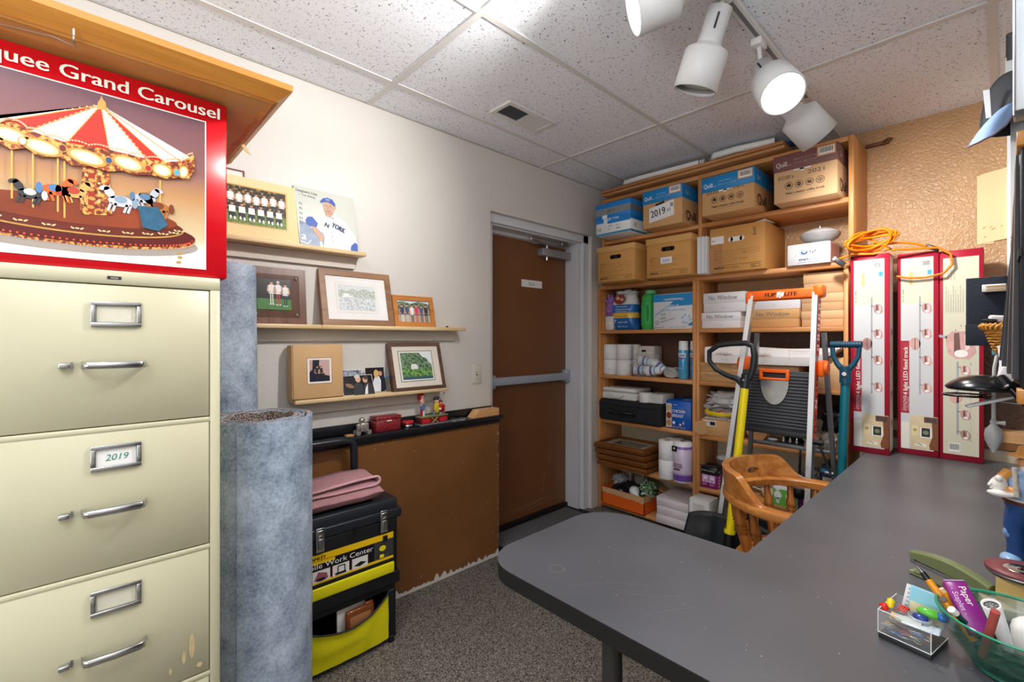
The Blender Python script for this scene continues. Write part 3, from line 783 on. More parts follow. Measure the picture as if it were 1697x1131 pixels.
# --- team photo in cream mat (mounted card)
t = thing('team_photo', 'cream matted photo of a white-shirted team on the top ledge', 'photo', (-2.06, .5, 1.668))
T = lean(.30, 0, 1.669, .25, -2.045, .14)
w, h = .385, .252
b = MB(T); b.prism([(0, 0), (w, .0), (w - .012, h), (0, h + .002)], -.006, 0, M('#ecd5a0', .6, var=.04, sc=4)); b.build('mat_board', t)
p = MB(T); a0, b0, a1, b1 = .05, .058, .335, .212
p.rect(a0 - .005, b0 - .005, a1 + .006, b1 + .005, M('#d7ab58', .35, var=.05), 1); p.rect(a0, b0, a1, b1, AUT, 2); p.rect(a0, b0, a1, b0 + .05, GRASS, 3)
rg = random.Random(2)
for i in range(9):
    mini(p, a0 + .018 + i * .031 + rg.uniform(-.003, .003), b0 + .047 + rg.uniform(-.002, .006), .088, '#f3f0ee', '#2a2a30', hair='#2c2018', l=4)
for i in range(8):
    x = a0 + .012 + i * .034 + .006
    p.rect(x - .012, b0 + .022, x + .012, b0 + .045, M('#2a2c33', .5), 9)
    p.disc(x - .006, b0 + .02, .004, M('#efeeee', .5), 10, 8, .008); p.disc(x + .008, b0 + .018, .004, M('#efeeee', .5), 10, 8, .008)
    p.poly([(x - .012, b0 + .042), (x + .012, b0 + .042), (x + .011, b0 + .068), (x - .011, b0 + .068)], M('#f6f3f1', .5, var=.02), 10); p.disc(x, b0 + .076, .0055, M('#c99678', .5), 11, 10, .007); p.disc(x, b0 + .0815, .0055, M('#3a2a22', .5), 12, 10, .0035)
p.build('group_photo', t)
# small dark red frame edge peeking above
t = thing('framed_card', 'thin dark red frame corner peeking above the team photo', 'picture frame', (-2.08, .38, 1.668))
q = [(0.4848,1.9450)][0]
T = lean(.16, 0, 1.669, .29, -2.083, .0); h = q[1] - 1.669; w = q[0] - .16
wood_frame(t, T, w, h, .006, .006, M('#6b2a2a', .4)); b = MB(T); b.prism([(.006, .006), (w - .006, .006), (w - .006, h - .006), (.006, h - .006)], -.005, -.002, M('#e9e6de', .5)); b.build('backing_card', t)

# --- baseball poster card
t = thing('baseball_poster', 'pale poster card of a baseball player in blue cap on top ledge', 'poster', (-2.06, .81, 1.668))
y0 = .690; T = lean(y0, 0, 1.669, .262, -2.052, .12); w, h = .259, .262
b = MB(T); b.prism([(0, .008), (w, 0), (w - .012, h), (-.018, h + .006)], -.003, 0, M('#ccd0c6', .3, var=.03, sc=3)); b.build('card', t)
p = MB(T)
BL = M('#2b57b0', .45, var=.08, sc=20); JW = M('#d9dfec', .45, var=.05, sc=25); SKN = M('#c9a48c', .5, var=.08, sc=50); NAVY = M('#25385f', .5); SH = M('#8d9fb8', .45, var=.2, sc=30)
p.poly([(.0, .008), (.115, .008), (.10, .07), (.05, .10), (.0, .115)], SH, 1)
p.poly([(.10, .004), (.245, .002), (.257, .03), (.245, .08), (.205, .135), (.175, .158), (.125, .150), (.095, .145), (.06, .128), (.035, .118), (.045, .085), (.095, .088), (.105, .06)], JW, 2)
p.poly([(.025, .118), (.035, .135), (.055, .138), (.078, .112), (.07, .09), (.045, .092), (.03, .1)], BL, 3)
p.poly([(.222, .008), (.256, .002), (.257, .04), (.245, .05), (.225, .03)], BL, 3)
p.poly([(.048, .095), (.072, .092), (.10, .058), (.098, .038), (.085, .03), (.075, .05), (.055, .075)], SKN, 4)
p.poly([(.082, .03), (.092, .03), (.098, .005), (.084, .005)], M('#f3f1ea', .5), 4)
p.poly([(.115, .155), (.108, .178), (.103, .20), (.110, .222), (.150, .222), (.158, .2), (.150, .172), (.150, .155), (.135, .145)], SKN, 4)
p.poly([(.12, .148), (.16, .150), (.155, .18), (.145, .16), (.13, .142)], M('#e8ebf2', .5), 5)
for q in ((.118, .2), (.136, .201)): p.disc(q[0], q[1], .0032, M('#4b3a33', .5), 6, 8, .0016)
p.line([(.127, .198), (.124, .188), (.129, .187)], .0014, M('#9a7560', .5), 6); p.line([(.116, .177), (.125, .174), (.137, .178)], .0022, M('#8e4f45', .5), 6); p.line([(.113, .168), (.125, .162), (.142, .168)], .0012, M('#9a7560', .5), 6)
p.disc(.157, .197, .004, SKN, 6, 10, .007)
p.poly([(.095, .208), (.092, .216), (.105, .232), (.125, .239), (.147, .234), (.160, .215), (.158, .2), (.150, .208), (.13, .218), (.112, .217)], BL, 7)
p.text('NY', .118, .224, .009, M('#e9edf5', .4), l=8)
p.text('N', .106, .104, .019, NAVY, l=6, rot=-.35, bold=.002); p.text('YORK', .137, .108, .022, NAVY, l=6, rot=-.38, w=.062, bold=.0028)
for q in ((.136, .08), (.139, .06), (.142, .04)): p.disc(q[0], q[1], .0018, NAVY, 6, 8)
p.text('Leaguers Use', -.010, .243, .011, M('#4a4c4e', .5), w=.09, l=4, rot=-.05); p.text('— Lou Gehrig', .0, .228, .008, M('#4a4c4e', .5), w=.07, l=4, rot=-.07)
for k_ in range(5):
    yy = .19 - k_ * .022; p.line([(.0, yy), (.006, yy + .006), (.002, yy - .004), (.014, yy + .002), (.01, yy - .008)], .0013, M('#4a5b78', .5), 4)
p.text('a', .006, .03, .035, M('#dfe6ef', .4), l=4, bold=.003); p.line([(.0, .022), (.03, .012), (.045, .03)], .004, M('#dfe6ef', .4), 4)
p.build('printed_picture', t)

# --- walnut plaque
t = thing('photo_plaque', 'walnut plaque with a clear-covered photo of three standing men', 'plaque', (-2.05, .62, 1.331))
T = lean(.47, 0, 1.332, .24, -2.04, .10); w, h = .243, .236
b = MB(T); b.prism([(0, 0), (w, 0), (w, h), (0, h)], -.014, 0, wood('#7d5443', '#5a372a', 'Z', 12, .35)); b.build('board', t)
b = MB(T); b.prism([(.035, .028), (w - .028, .028), (w - .028, h - .03), (.035, h - .03)], .0, .004, M('#7a5a4c', .1, var=.03, alpha=.35)); b.build('acrylic_sheet', t)
p = MB(T @ Matrix.Translation((0, 0, .0042))); a0, b0, a1, b1 = .05, .058, .18, .185
p.rect(a0, b0, a1, b1, M('#101313', .3), 1); p.rect(a0, b0, a1, b0 + .045, M('#3d7a35', .4, var=.15, sc=60), 2)
mini(p, .105, b0 + .022, .098, '#efece8', '#e5e2d8', l=3, shoes='#f2f2f2'); mini(p, .130, b0 + .02, .1, '#f0efee', '#b8303a', hair='#d9d5cf', l=3, shoes='#f2f2f2'); mini(p, .158, b0 + .016, .096, '#eeece9', '#1f2430', l=3, shoes='#f2f2f2')
p.build('photo', t)
for a, bq in ((w - .04, h - .042), (w - .04, .04), (.047, .04), (.047, h - .042)):
    b = MB(T); b.lathe([(0, .006), (.003, .006), (.005, .003), (.0055, .0001)], CHROME, (a, bq, .004), (a, bq, 1), 12); b.build('screw', t)

# --- framed lake print
t = thing('framed_print', 'brown framed pale lake print in white mat on the middle ledge', 'picture frame', (-2.04, .94, 1.331))
T = lean(.775, 0, 1.332, .27, -2.020, .235) @ Matrix.Rotation(-.0, 4, 'Z'); w, h = .345, .262
wood_frame(t, T, w, h, .027, .03, wood('#9b7049', '#7c5534', 'Y', 9, .45))
b = MB(T); b.prism([(.02, .02), (w - .02, .02), (w - .02, h - .02), (.02, h - .02)], -.02, -.008, M('#f1f0ee', .5)); b.build('mat_board', t)
p = MB(T @ Matrix.Translation((0, 0, -.0078)))
p.rect(.072, .062, .272, .206, M('#c9c2b6', .5), 1); p.rect(.0735, .0635, .2705, .2045, M('#f0efec', .5), 2); p.rect(.083, .073, .262, .196, M('#d5dde0', .5), 3)
p.rect(.083, .073, .262, .138, mat_speck('#aab7bf', '#dfe4e6', 90, .4, .6, .5, 'printed_water'), 4); p.poly([(.083, .135), (.083, .165), (.10, .172), (.12, .162), (.15, .176), (.18, .17), (.21, .18), (.24, .168), (.262, .172), (.262, .138)], mat_speck('#8fa08f', '#c6cfc4', 120, .4, .6, .5, 'printed_pale_trees'), 5)
p.rect(.1, .136, .15, .142, M('#f7f7f5', .5), 6); p.rect(.108, .142, .134, .152, M('#f7f7f5', .5), 6)
p.build('print', t)
b = MB(T); b.prism([(.022, .022), (w - .022, .022), (w - .022, h - .022), (.022, h - .022)], -.006, -.0045, M('#ffffff', .03, var=0, alpha=.12, spec=.8)); b.build('glass', t)

# --- small honey frame
t = thing('small_picture_frame', 'small honey oak frame with group photo beside the lake print', 'picture frame', (-2.03, 1.24, 1.331))
T = lean(1.122, 0, 1.332, .16, -2.018, .22); w, h = .235, .160
wood_frame(t, T, w, h, .024, .016, wood('#d08a4a', '#b56f30', 'Y', 9, .35))
p = MB(T @ Matrix.Translation((0, 0, -.007))); p.rect(.02, .02, w - .02, h - .02, M('#cfe0e8', .4), 1)
p.poly([(.02, .06), (.02, .125), (.06, .132), (.1, .12), (.15, .134), (.215, .12), (.215, .06)], mat_speck('#3b4a32', '#8a9a80', 110, .4, .6, .5, 'printed_dark_trees'), 2); p.rect(.02, .02, w - .02, .06, M('#b9a690', .5), 2)
for i, (x, c_, l_) in enumerate(((.05, '#39415c', '#e6e2dd'), (.078, '#4a5578', '#c9ccd0'), (.105, '#e9e9ec', '#3b4052'), (.132, '#c9475e', '#cc4a60'), (.16, '#4c5d86', '#2b3144'), (.187, '#2c3550', '#333a4c'))):
    mini(p, x, .018, .098 + .004 * (i % 2), c_, l_, l=4)
p.build('photo', t)
t = tag(MB().lathe([(0, .006), (.004, .007), (.008, .004), (.009, .0001)], M('#4a2f22', .6), (-2.03, 1.435, 1.3315), (-2.03, 1.435, 2), 10).build('wood_knot'), 'tiny dark brown bead near the right end of middle ledge', 'bead')

# --- tan album box
t = thing('photo_album', 'tan leather photo album with inset picture on the lowest ledge', 'album', (-2.04, .75, 1.012))
TAN = M('#cfa878', .6, var=.05, sc=14, bump=.1, bs=200)
T = lean(.648, 0, 1.0135, .24, -2.012, .06); w, h = .213, .232
b = MB(T); b.box(0, .002, -.004, w, h, .004, TAN, .003); b.box(.0, 0, -.058, w, h, -.050, TAN, .003); b.box(-.004, .001, -.056, .004, h - .001, .0, TAN, .003); b.build('cover', t)
b = MB(T); b.box(.006, .004, -.049, w - .004, h - .005, -.005, M('#e9e4d8', .8, bump=.4, bs=400)); b.build('pages', t)
p = MB(T @ Matrix.Translation((0, 0, .004)));
p.rect(.055, .062, .163, .176, M('#a88257', .6), 1); p.rect(.058, .065, .160, .173, M('#f0ece6', .4), 2); p.rect(.066, .073, .152, .166, M('#caa9a4', .4), 3)
p.poly([(.066, .073), (.066, .115), (.078, .125), (.08, .166), (.108, .166), (.106, .14), (.12, .13), (.13, .10), (.152, .095), (.152, .073)], M('#1d2230', .4, var=.2, sc=40), 4)
mini(p, .098, .074, .068, '#20263a', '#27304a', l=5); mini(p, .113, .074, .066, '#1a1c26', '#15171f', l=5)
p.build('cover_photo', t)

# --- loose photos
def photo(y, z, w, h, tilt, lab, fn, x=-2.03, ry=0):
    T = lean(y, 0, z, h, x, tilt) @ Matrix.Rotation(ry, 4, 'Z')
    b = MB(T); b.prism([(0, 0), (w, 0), (w, h), (0, h)], -.0012, 0, M('#f4f2ee', .25)); fn(b, w, h); tag(b.build('photograph'), lab, 'photo')
def ph1(p, w, h):
    p.rect(.003, .003, w - .003, h - .003, M('#202838', .2), 1); p.rect(.003, h * .55, w - .003, h - .003, mat_speck('#56627a', '#c9d0da', 60, .4, .7, .2, 'printed_haze'), 2)
def ph2(p, w, h):
    p.rect(.002, .002, w - .002, h - .002, M('#15161c', .2), 1)
    p.disc(.035, .045, .02, M('#8a5a3a', .4), 2, 14, .01, -.4); p.poly([(.05, .0), (.1, .0), (.095, .05), (.075, .062), (.055, .05)], M('#15151a', .4), 3); p.disc(.078, .075, .013, M('#d9a58a', .4), 4, 14, .016); p.disc(.075, .086, .014, M('#cfcac4', .4), 5, 12, .008)
    p.poly([(.1, .0), (.15, .0), (.148, .05), (.12, .06), (.1, .04)], M('#1c1d24', .4), 3); p.disc(.112, .07, .012, M('#d0987c', .4), 4, 14, .015); p.disc(.117, .08, .012, M('#3a2c24', .4), 5, 12, .009); p.poly([(.108, .03), (.122, .05), (.115, .0), (.1, .0)], M('#e9e8ea', .4), 6)
def ph3(p, w, h):
    p.rect(.002, .002, w - .002, h - .002, M('#12141a', .2), 1)
    p.poly([(.04, .004), (.075, .004), (.082, .05), (.07, .078), (.05, .08), (.038, .05)], M('#e6eaf2', .4), 2); p.disc(.060, .092, .011, M('#d8b48c', .4), 3, 12, .014); p.disc(.055, .09, .012, M('#d9b56a', .4), 4, 12, .02)
    p.disc(.078, .09, .009, M('#d09c80', .4), 3, 12, .012); p.poly([(.076, .01), (.105, .01), (.1, .07), (.08, .08)], M('#1b1d28', .4), 3); p.disc(.115, .07, .014, M('#4a6c8c', .4), 3, 10, .01)
photo(.872, 1.0135, .100, .115, .14, 'loose photo with bright hazy sky behind the couple picture', ph1, -2.050)
photo(.985, 1.0135, .100, .122, .15, 'loose dark photo of a woman in white dress beside green print', ph3, -2.046)
photo(.862, 1.0135, .150, .095, .38, 'loose dark photo of two people in black leaning close together', ph2, -2.012)

# --- green landscape frame
t = thing('framed_landscape', 'dark walnut framed green landscape print on the lowest ledge', 'picture frame', (-2.03, 1.25, 1.012))
T = lean(1.108, 0, 1.0135, .24, -2.006, .27) ; w, h = .305, .246
wood_frame(t, T, w, h, .017, .028, wood('#6e5040', '#4c3428', 'Y', 9, .4))
b = MB(T); b.prism([(.012, .012), (w - .012, .012), (w - .012, h - .012), (.012, h - .012)], -.018, -.007, M('#e6ddd0', .5)); b.build('mat_board', t)
p = MB(T @ Matrix.Translation((0, 0, -.0068)))
p.rect(.050, .045, .250, .205, M('#7f8478', .5), 1); p.rect(.0545, .049, .2455, .201, M('#f0f0ea', .5), 2); p.rect(.062, .056, .238, .194, M('#e6edf0', .5), 3)
p.rect(.062, .056, .238, .118, mat_speck('#2f5f35', '#7fae58', 70, .4, .62, .5, 'printed_meadow'), 4); p.poly([(.062, .11), (.062, .194), (.17, .194), (.19, .17), (.21, .165), (.225, .14), (.238, .13), (.238, .11)], mat_speck('#35573c', '#7d9c78', 80, .4, .6, .5, 'printed_green_trees'), 5)
p.poly([(.115, .108), (.155, .108), (.155, .125), (.145, .135), (.122, .135), (.115, .125)], M('#e9ede9', .5), 6); p.rect(.062, .056, .238, .07, M('#35606b', .5, var=.2, sc=40), 6)
p.build('print', t)

# ================================================================ things on the black cap rail
RZ = .8265
t = thing('toy_figure', 'small silver robot-like toy figure on the black rail', 'toy', (-2.03, .96, RZ))
MET = M('#b9b6ae', .3, .7, var=.15, sc=60)
b = MB(); b.box(-2.045, .945, RZ + .012, -2.015, .985, RZ + .055, MET, .006); b.ell((-2.03, .955, RZ + .066), .014, MET); b.box(-2.04, .93, RZ + .02, -2.02, .948, RZ + .05, MET, .005); b.build('body', t)
for dy in (.932, .985):
    for dx in (-2.045, -2.015): b = MB(); b.cyl((dx - .004, dy, RZ + .011), (dx + .004, dy, RZ + .011), .011, MET, n=14); b.build('wheel', t)
b = MB(); b.box(-2.05, .88, RZ, -2.022, .915, RZ + .006, wood('#d9a66a', '#c08a4c', 'Y')); tag(b.build('wood_shim'), 'thin tan wood offcut on the rail left of the silver toy', 'wood')
t = thing('recipe_box', 'small dark red marbled metal box with latch on the black rail', 'box', (-2.045, 1.08, RZ))
MARB = mat_speck('#6a1420', '#a83840', 170, .42, .6, .3, 'red_marble_enamel')
b = MB(); b.box(-2.08, 1.020, RZ, -2.015, 1.150, RZ + .055, MARB, .002, 1); b.build('box_body', t); b = MB(); b.box(-2.082, 1.018, RZ + .055, -2.013, 1.152, RZ + .072, MARB, .002, 1); b.build('lid', t)
b = MB(); b.box(-2.013, 1.073, RZ + .048, -2.008, 1.097, RZ + .054, M('#f2ece6', .3), .001); b.ell((-2.010, 1.085, RZ + .062), .006, M('#d8202c', .2)); b.build('latch', t)
t = thing('red_tin', 'low round tin with glossy red rim on the black rail', 'tin', (-2.045, 1.205, RZ))
b = MB(); b.lathe([(0, .026), (.004, .029), (.013, .029), (.016, .026)], CHROME, (-2.045, 1.205, RZ), (-2.045, 1.205, 2)); b.build('silver_base', t)
b = MB(); b.lathe([(.015, .020), (.016, .030), (.024, .032), (.031, .029), (.031, .022), (.024, .019), (.022, .0001)], M('#b5162a', .15, coat=.5), (-2.045, 1.205, RZ), (-2.045, 1.205, 2)); b.build('red_rim', t)

# --- painted cast figurine group (batter and catcher) on a red base
t = thing('figurine_bank', 'painted cast toy of a red haired batter and crouching catcher on red base', 'figurine', (-2.045, 1.35, RZ))
YY0, YY1 = 1.262, 1.432
b = MB(); MAR = M('#5a1f20', .35, var=.1); b.box(-2.075, YY0 - .004, RZ, -2.008, YY1 + .006, RZ + .007, M('#7b7d86', .35), .002); b.box(-2.070, YY0, RZ + .007, -2.014, YY1, RZ + .040, MAR, .002)
b.T = TR(0, 0, 0); b.box(-2.071, YY0 - .001, RZ + .040, -2.013, YY1 + .001, RZ + .044, M('#7f8f5a', .5, var=.2, sc=40), .001)
b.build('base', t)
p = MB(FX(-2.0136)); p.poly([(YY0 + .008, RZ + .012), (YY0 + .05, RZ + .01), (YY0 + .06, RZ + .022), (YY0 + .045, RZ + .036), (YY0 + .01, RZ + .034)], M('#c4262c', .3, var=.2, sc=90), 1)
p.poly([(YY1 - .008, RZ + .012), (YY1 - .05, RZ + .01), (YY1 - .06, RZ + .022), (YY1 - .045, RZ + .036), (YY1 - .01, RZ + .034)], M('#c4262c', .3, var=.2, sc=90), 1)
for q in ((-.022, .010, .022, .036), (-.022, .036, .022, .010), (-.012, .008, .012, .038)): p.line([((YY0 + YY1) / 2 + q[0], RZ + q[1]), ((YY0 + YY1) / 2 + q[2], RZ + q[3])], .0022, M('#e8c27a', .4), 2)
p.build('painted_panel', t)
def skin_fig(name, parent, bones, mats, label=None):
    b = MB()
    for (pts, rs, mt) in bones:
        if len(pts) == 1: b.ell(pts[0], rs, mt, 14, 10)
        else: b.tube(pts, rs, mt, 10)
        if len(pts) > 1:
            for q, r in ((pts[0], rs[0]), (pts[-1], rs[-1])): b.ell(q, r, mt, 10, 6)
    return b.build(name, parent, label)
z = RZ + .044
PK = M('#e6b3a0', .4); RH = M('#c01a20', .3); BLU = M('#5578b8', .4); YEL = M('#e0c020', .4); GRY = M('#6f7688', .4); RDD = M('#b0161e', .3)
x = -2.045; y = 1.288
skin_fig('batter_body', t, [([(x, y - .004, z), (x, y - .003, z + .022), (x, y, z + .040)], [.007, .007, .009], RDD), ([(x, y + .010, z), (x, y + .010, z + .022), (x, y + .004, z + .040)], [.007, .007, .009], M('#d9d9e4', .4)),
    ([(x, y + .003, z + .038), (x, y + .002, z + .058)], [.012, .013], BLU), ([(x, y, z + .058), (x, y - .001, z + .082)], [.012, .014], PK), ([(x + .004, y - .004, z + .09), (x + .012, y - .012, z + .08), (x + .014, y - .002, z + .068)], [.005, .005, .005], PK), ([(x, y, z + .100)], (.013, .013, .015), PK)], None)
skin_fig('batter_hair', t, [([(x - .004, y - .003, z + .106)], (.015, .017, .016), RH), ([(x - .004, y - .01, z + .096)], (.012, .012, .016), RH)], None, 'red hair')
y = 1.378
skin_fig('catcher_body', t, [([(x + .006, y - .022, z + .003), (x + .002, y - .008, z + .024), (x, y - .002, z + .016)], [.007, .009, .009], GRY), ([(x, y, z + .018), (x, y + .0, z + .05)], [.014, .016], YEL), ([(x + .008, y - .012, z + .05), (x + .015, y - .02, z + .032), (x + .012, y - .012, z + .02)], [.007, .006, .005], YEL), ([(x, y, z + .07)], (.013, .014, .016), PK)], None, 'crouching figure in yellow')
skin_fig('cap', t, [([(x, y - .002, z + .084)], (.015, .019, .010), M('#2c3544', .4)), ([(x + .006, y + .018, z + .079)], (.010, .010, .003), M('#8fa9c8', .4))], None)
y = 1.408
skin_fig('kneeling_figure', t, [([(x, y - .008, z + .004), (x + .006, y + .01, z + .012), (x, y + .004, z + .02)], [.007, .009, .009], M('#a9a4d4', .4)), ([(x, y + .004, z + .018), (x, y - .002, z + .042)], [.016, .015], RDD), ([(x + .008, y + .012, z + .042), (x + .016, y + .004, z + .026), (x + .016, y - .016, z + .03)], [.006, .006, .006], RDD), ([(x + .018, y - .02, z + .03)], (.008, .009, .008), M('#e9e2da', .4)), ([(x, y - .004, z + .060)], (.010, .010, .011), PK), ([(x, y - .004, z + .066)], (.011, .011, .008), RDD)], None, 'kneeling figure in red')
b = MB(); b.tube([(x, 1.395, z + .062), (x + .002, 1.410, z + .088), (x + .002, 1.424, z + .108)], .0012, STEEL, 6); b.ell((x + .002, 1.426, z + .110), .0035, BLACK); b.build('bat', t)

# stencils / clips and wood block
for i, (y, x) in enumerate(((1.49, -2.045), (1.54, -2.035))):
    t = thing('metal_bracket', 'small blue grey metal bracket, %s of the pair by the wood block' % ('left' if i == 0 else 'right'), 'bracket', (x, y, RZ))
    b = MB(TR(x, y, RZ, rz=.7)); b.box(-.02, -.03, 0, .02, -.024, .006, STEEL); b.box(-.02, .02, 0, .02, .026, .006, STEEL); b.box(-.02, -.024, 0, -.014, .02, .006, STEEL); b.box(.0, -.024, 0, .006, .02, .006, STEEL); b.box(-.0139, -.02, 0, -.0005, .018, .002, M('#20242c', .4)); b.build('plate', t)
b = MB(FX(-2.01)); b.prism([(1.602, RZ), (1.79, RZ), (1.79, RZ + .040), (1.644, RZ + .040)], -.062, 0, wood('#efc08c', '#dba367', 'Y', 8, .5)); tag(b.build('wood_block'), 'pine wood block with one slanted end on the black rail', 'wood block')

# ================================================================ carpet rolls
FELT = mat_felt(); PILE = mat_speck('#2b2422', '#b7a7a0', 260, .4, .62, .95, 'carpet_pile_edge')
def roll(name, label, c, R, H, turns=4, squash=1.0, lean_=(0, 0)):
    t = thing(name, label, 'carpet roll', (c[0], c[1], 0))
    a = MB(); b = MB(); n = 44
    pitch = .0125 if R > .13 else .016
    tot = int(turns * n); N0 = []
    def pt(k, off):
        th = -.6 + 2 * PI * k / n; r = R - pitch * k / n - off + .0035 * math.sin(k * .37)
        return (c[0] + r * math.cos(th), c[1] + r * math.sin(th) * squash)
    for layer, (o0, o1, mt, mb_) in enumerate(((0, .003, FELT, a), (.003, .0105, PILE, b))):
        vs = []; fs = []
        for k in range(tot + 1):
            zt = H - (0 if layer == 0 else .0015) + .003 * math.sin(k * .9) * (layer)
            for off in (o0, o1):
                x, y = pt(k, off)
                vs += [(x, y, .001), (x + lean_[0], y + lean_[1], zt)]
        for k in range(tot):
            p, q = 4 * k, 4 * k + 4
            fs += [(p, q, q + 1, p + 1), (p + 2, p + 3, q + 3, q + 2), (p + 1, q + 1, q + 3, p + 3)]
        mb_.add(vs, fs, mt, True)
    o = a.build('backing', t, 'blue grey felt backing'); smooth_angle(o)
    o = b.build('pile', t, 'dark speckled carpet pile'); smooth_angle(o)
roll('carpet_roll', 'short thick roll of carpet standing in front, spiral end showing', (-1.568, .405), .158, 1.032, 5)
roll('carpet_roll', 'taller carpet roll standing behind the short one, reaching the carousel box', (-1.893, .383), .120, 1.535, 4, 1.0, (-.03, -.012))

# ================================================================ rolling tool box
fx = -1.735
TB = M('#22272e', .38, var=.05); TBD = M('#14171b', .45); YL = M('#e9df12', .4, var=.05, sc=5); YL2 = M('#f2c313', .35)
t = thing('rolling_tool_chest', 'black and yellow wheeled tool chest with a folded pink towel on top', 'tool box', (-1.86, .76, 0))
y0, y1 = .52, .955
b = MB(); b.box(-1.985, y0, .575, fx - .012, y1, .69, TB, .012); b.box(-1.985, y0 - .006, .555, fx - .002, y1 + .012, .590, TB, .006); b.box(-1.96, y0 + .08, .688, fx - .05, y1 - .09, .6995, TB, .006)
b.build('lid', t)
b = MB(); b.box(-1.98, y0 + .004, .34, fx - .006, y1 - .006, .556, TBD, .006); b.box(-1.98, y1 - .05, .44, fx - .03, y1 + .004, .556, TB, .01); b.box(-1.985, y0 - .002, .30, fx - .002, y1 + .004, .345, TBD, .006); b.box(-1.975, y0 + .01, .27, fx - .012, y1 - .012, .30, TBD, .004); b.build('upper_box', t)
for yy in (.645, .888):
    b = MB(); b.box(fx - .004, yy - .015, .515, fx + .004, yy + .015, .595, CHROME, .002); b.box(fx + .003, yy - .009, .525, fx + .009, yy + .009, .560, STEEL, .003); b.box(fx + .003, yy - .011, .57, fx + .008, yy + .011, .588, CHROME, .002); b.tube([(fx + .009, yy - .008, .568), (fx + .011, yy, .572), (fx + .009, yy + .008, .568)], .0015, CHROME, 6); b.build('latch', t, 'chrome clasp')
p = MB(FX(fx - .0055)); a0, a1 = y0 + .012, .93
p.rect(a0, .395, a1, .508, M('#111113', .3, var=0), 1); p.rect(a0, .482, a1, .508, YL2, 2); p.rect(a0, .395, a1, .406, YL2, 2); p.rect(a0 , .47, .70, .484, YL2, 2)
p.text('STANLEY', .668, .488, .012, M('#111111', .3), l=4, al='R', bold=.001); p.text('Mobile Work Center', .845, .453, .020, WHITE, w=.275, al='R', l=4)
for i, yy in enumerate((.62, .69, .762)):
    p.rect(yy, .402, yy + .062, .445, M('#e8e6e4', .3), 3); p.line([(yy, .402), (yy, .445)], .002, M('#c02430', .3), 4)
    if i == 0: p.poly([(yy + .005, .408), (yy + .055, .408), (yy + .05, .43), (yy + .02, .44)], M('#a0596a', .4), 5); p.disc(yy + .03, .41, .018, BLACK, 6, 12, .006)
    if i == 1: p.line([(yy + .02, .41), (yy + .02, .438), (yy + .045, .438), (yy + .045, .41)], .004, BLACK, 5); p.rect(yy + .01, .405, yy + .05, .414, BLACK, 5)
    if i == 2: p.poly([(yy + .006, .415), (yy + .03, .408), (yy + .057, .418), (yy + .034, .427)], BLACK, 5)
p.rect(.868, .408, .895, .43, M('#222222', .3), 4); p.rect(.872, .41, .89, .425, YL, 5); p.disc(.884, .45, .014, YL, 5, 14, .012); p.rect(.872, .462, .895, .472, M('#2c2c2c', .4), 5); p.disc(.9, .416, .009, M('#4a4a4a', .4), 6, 12); p.rect(.885, .474, .905, .50, BLACK, 6)
p.rect(.85, .406, .93, .482, M('#3a3c40', .4, var=.2, sc=8), 2)
p.build('printed_label', t, 'yellow and black printed panel')
b = MB(); b.box(fx - .004, y0 + .01, .348, fx + .006, .93, .392, YL, .004); b.build('yellow_drawer_front', t)
b = MB(); b.cyl((fx, .775, .558), (fx + .006, .775, .558), .006, BLACK); b.build('lock_eye', t)
# lower frame
b = MB()
for yy in (y0 + .005, y1 - .045): 
    b.box(-1.97, yy, .02, fx - .008, yy + .035, .272, TBD, .006)
b.box(-1.97, y0 + .01, .03, -1.955, y1 - .02, .27, TBD); b.box(-1.97, y0 + .01, .012, fx - .02, y1 - .02, .03, TBD, .003)
b.box(fx - .024, y1 - .04, .0005, fx - .006, y1 - .018, .03, TBD, .004); b.box(fx - .024, y0 + .018, .0005, fx - .006, y0 + .04, .03, TBD, .004)
b.build('lower_frame', t)
for yy in (y0 - .018, y1 + .0): b = MB(); b.cyl((-1.93, yy, .045), (-1.93, yy + .018, .045), .0445, TBD, n=24); b.cyl((-1.93, yy - .001, .045), (-1.93, yy + .019, .045), .02, YL, n=18); b.build('wheel', t)
# yellow fabric pouch
b = MB(); vs = []; fs = []; na, nb = 26, 12
def rimz(u): return .245 - .055 * math.sin(PI * u) ** 1.1 + .02 * u ** 6
for i in range(na + 1):
    u = i / na; yy = y0 + .05 + (.905 - y0 - .045) * u
    for j in range(nb + 1):
        v = j / nb; zt = rimz(u); z = .028 + (zt - .028) * v
        bulge = .035 * math.sin(PI * u) ** .6 * (.35 + .65 * v) + .006 * noise.noise(Vector((u * 5, v * 3, 1)))
        vs.append((fx - .006 + bulge, yy, z))
for i in range(na):
    for j in range(nb): a = i * (nb + 1) + j; fs.append((a, a + nb + 1, a + nb + 2, a + 1))
b.add(vs, fs, YL, True); b.add([(v[0] - .003, v[1], v[2]) for v in vs], [f[::-1] for f in fs], M('#2a2a20', .8), True)
b.tube([vs[i * (nb + 1) + nb] for i in range(na + 1)], .0045, BLACK, 6)
b.build('fabric_pouch', t, 'yellow fabric pouch with black binding')
b = MB(); b.box(fx - .09, y0 + .06, .031, fx - .02, y1 - .06, .10, TBD); b.build('pouch_base', t)
b = MB(); b.tube([(-1.955, .30, .83), (-1.955, .30, .835), (-1.955, .32, .858), (-1.955, .35, .862)], .001, BLACK)
hb = MB(); R_ = .0165
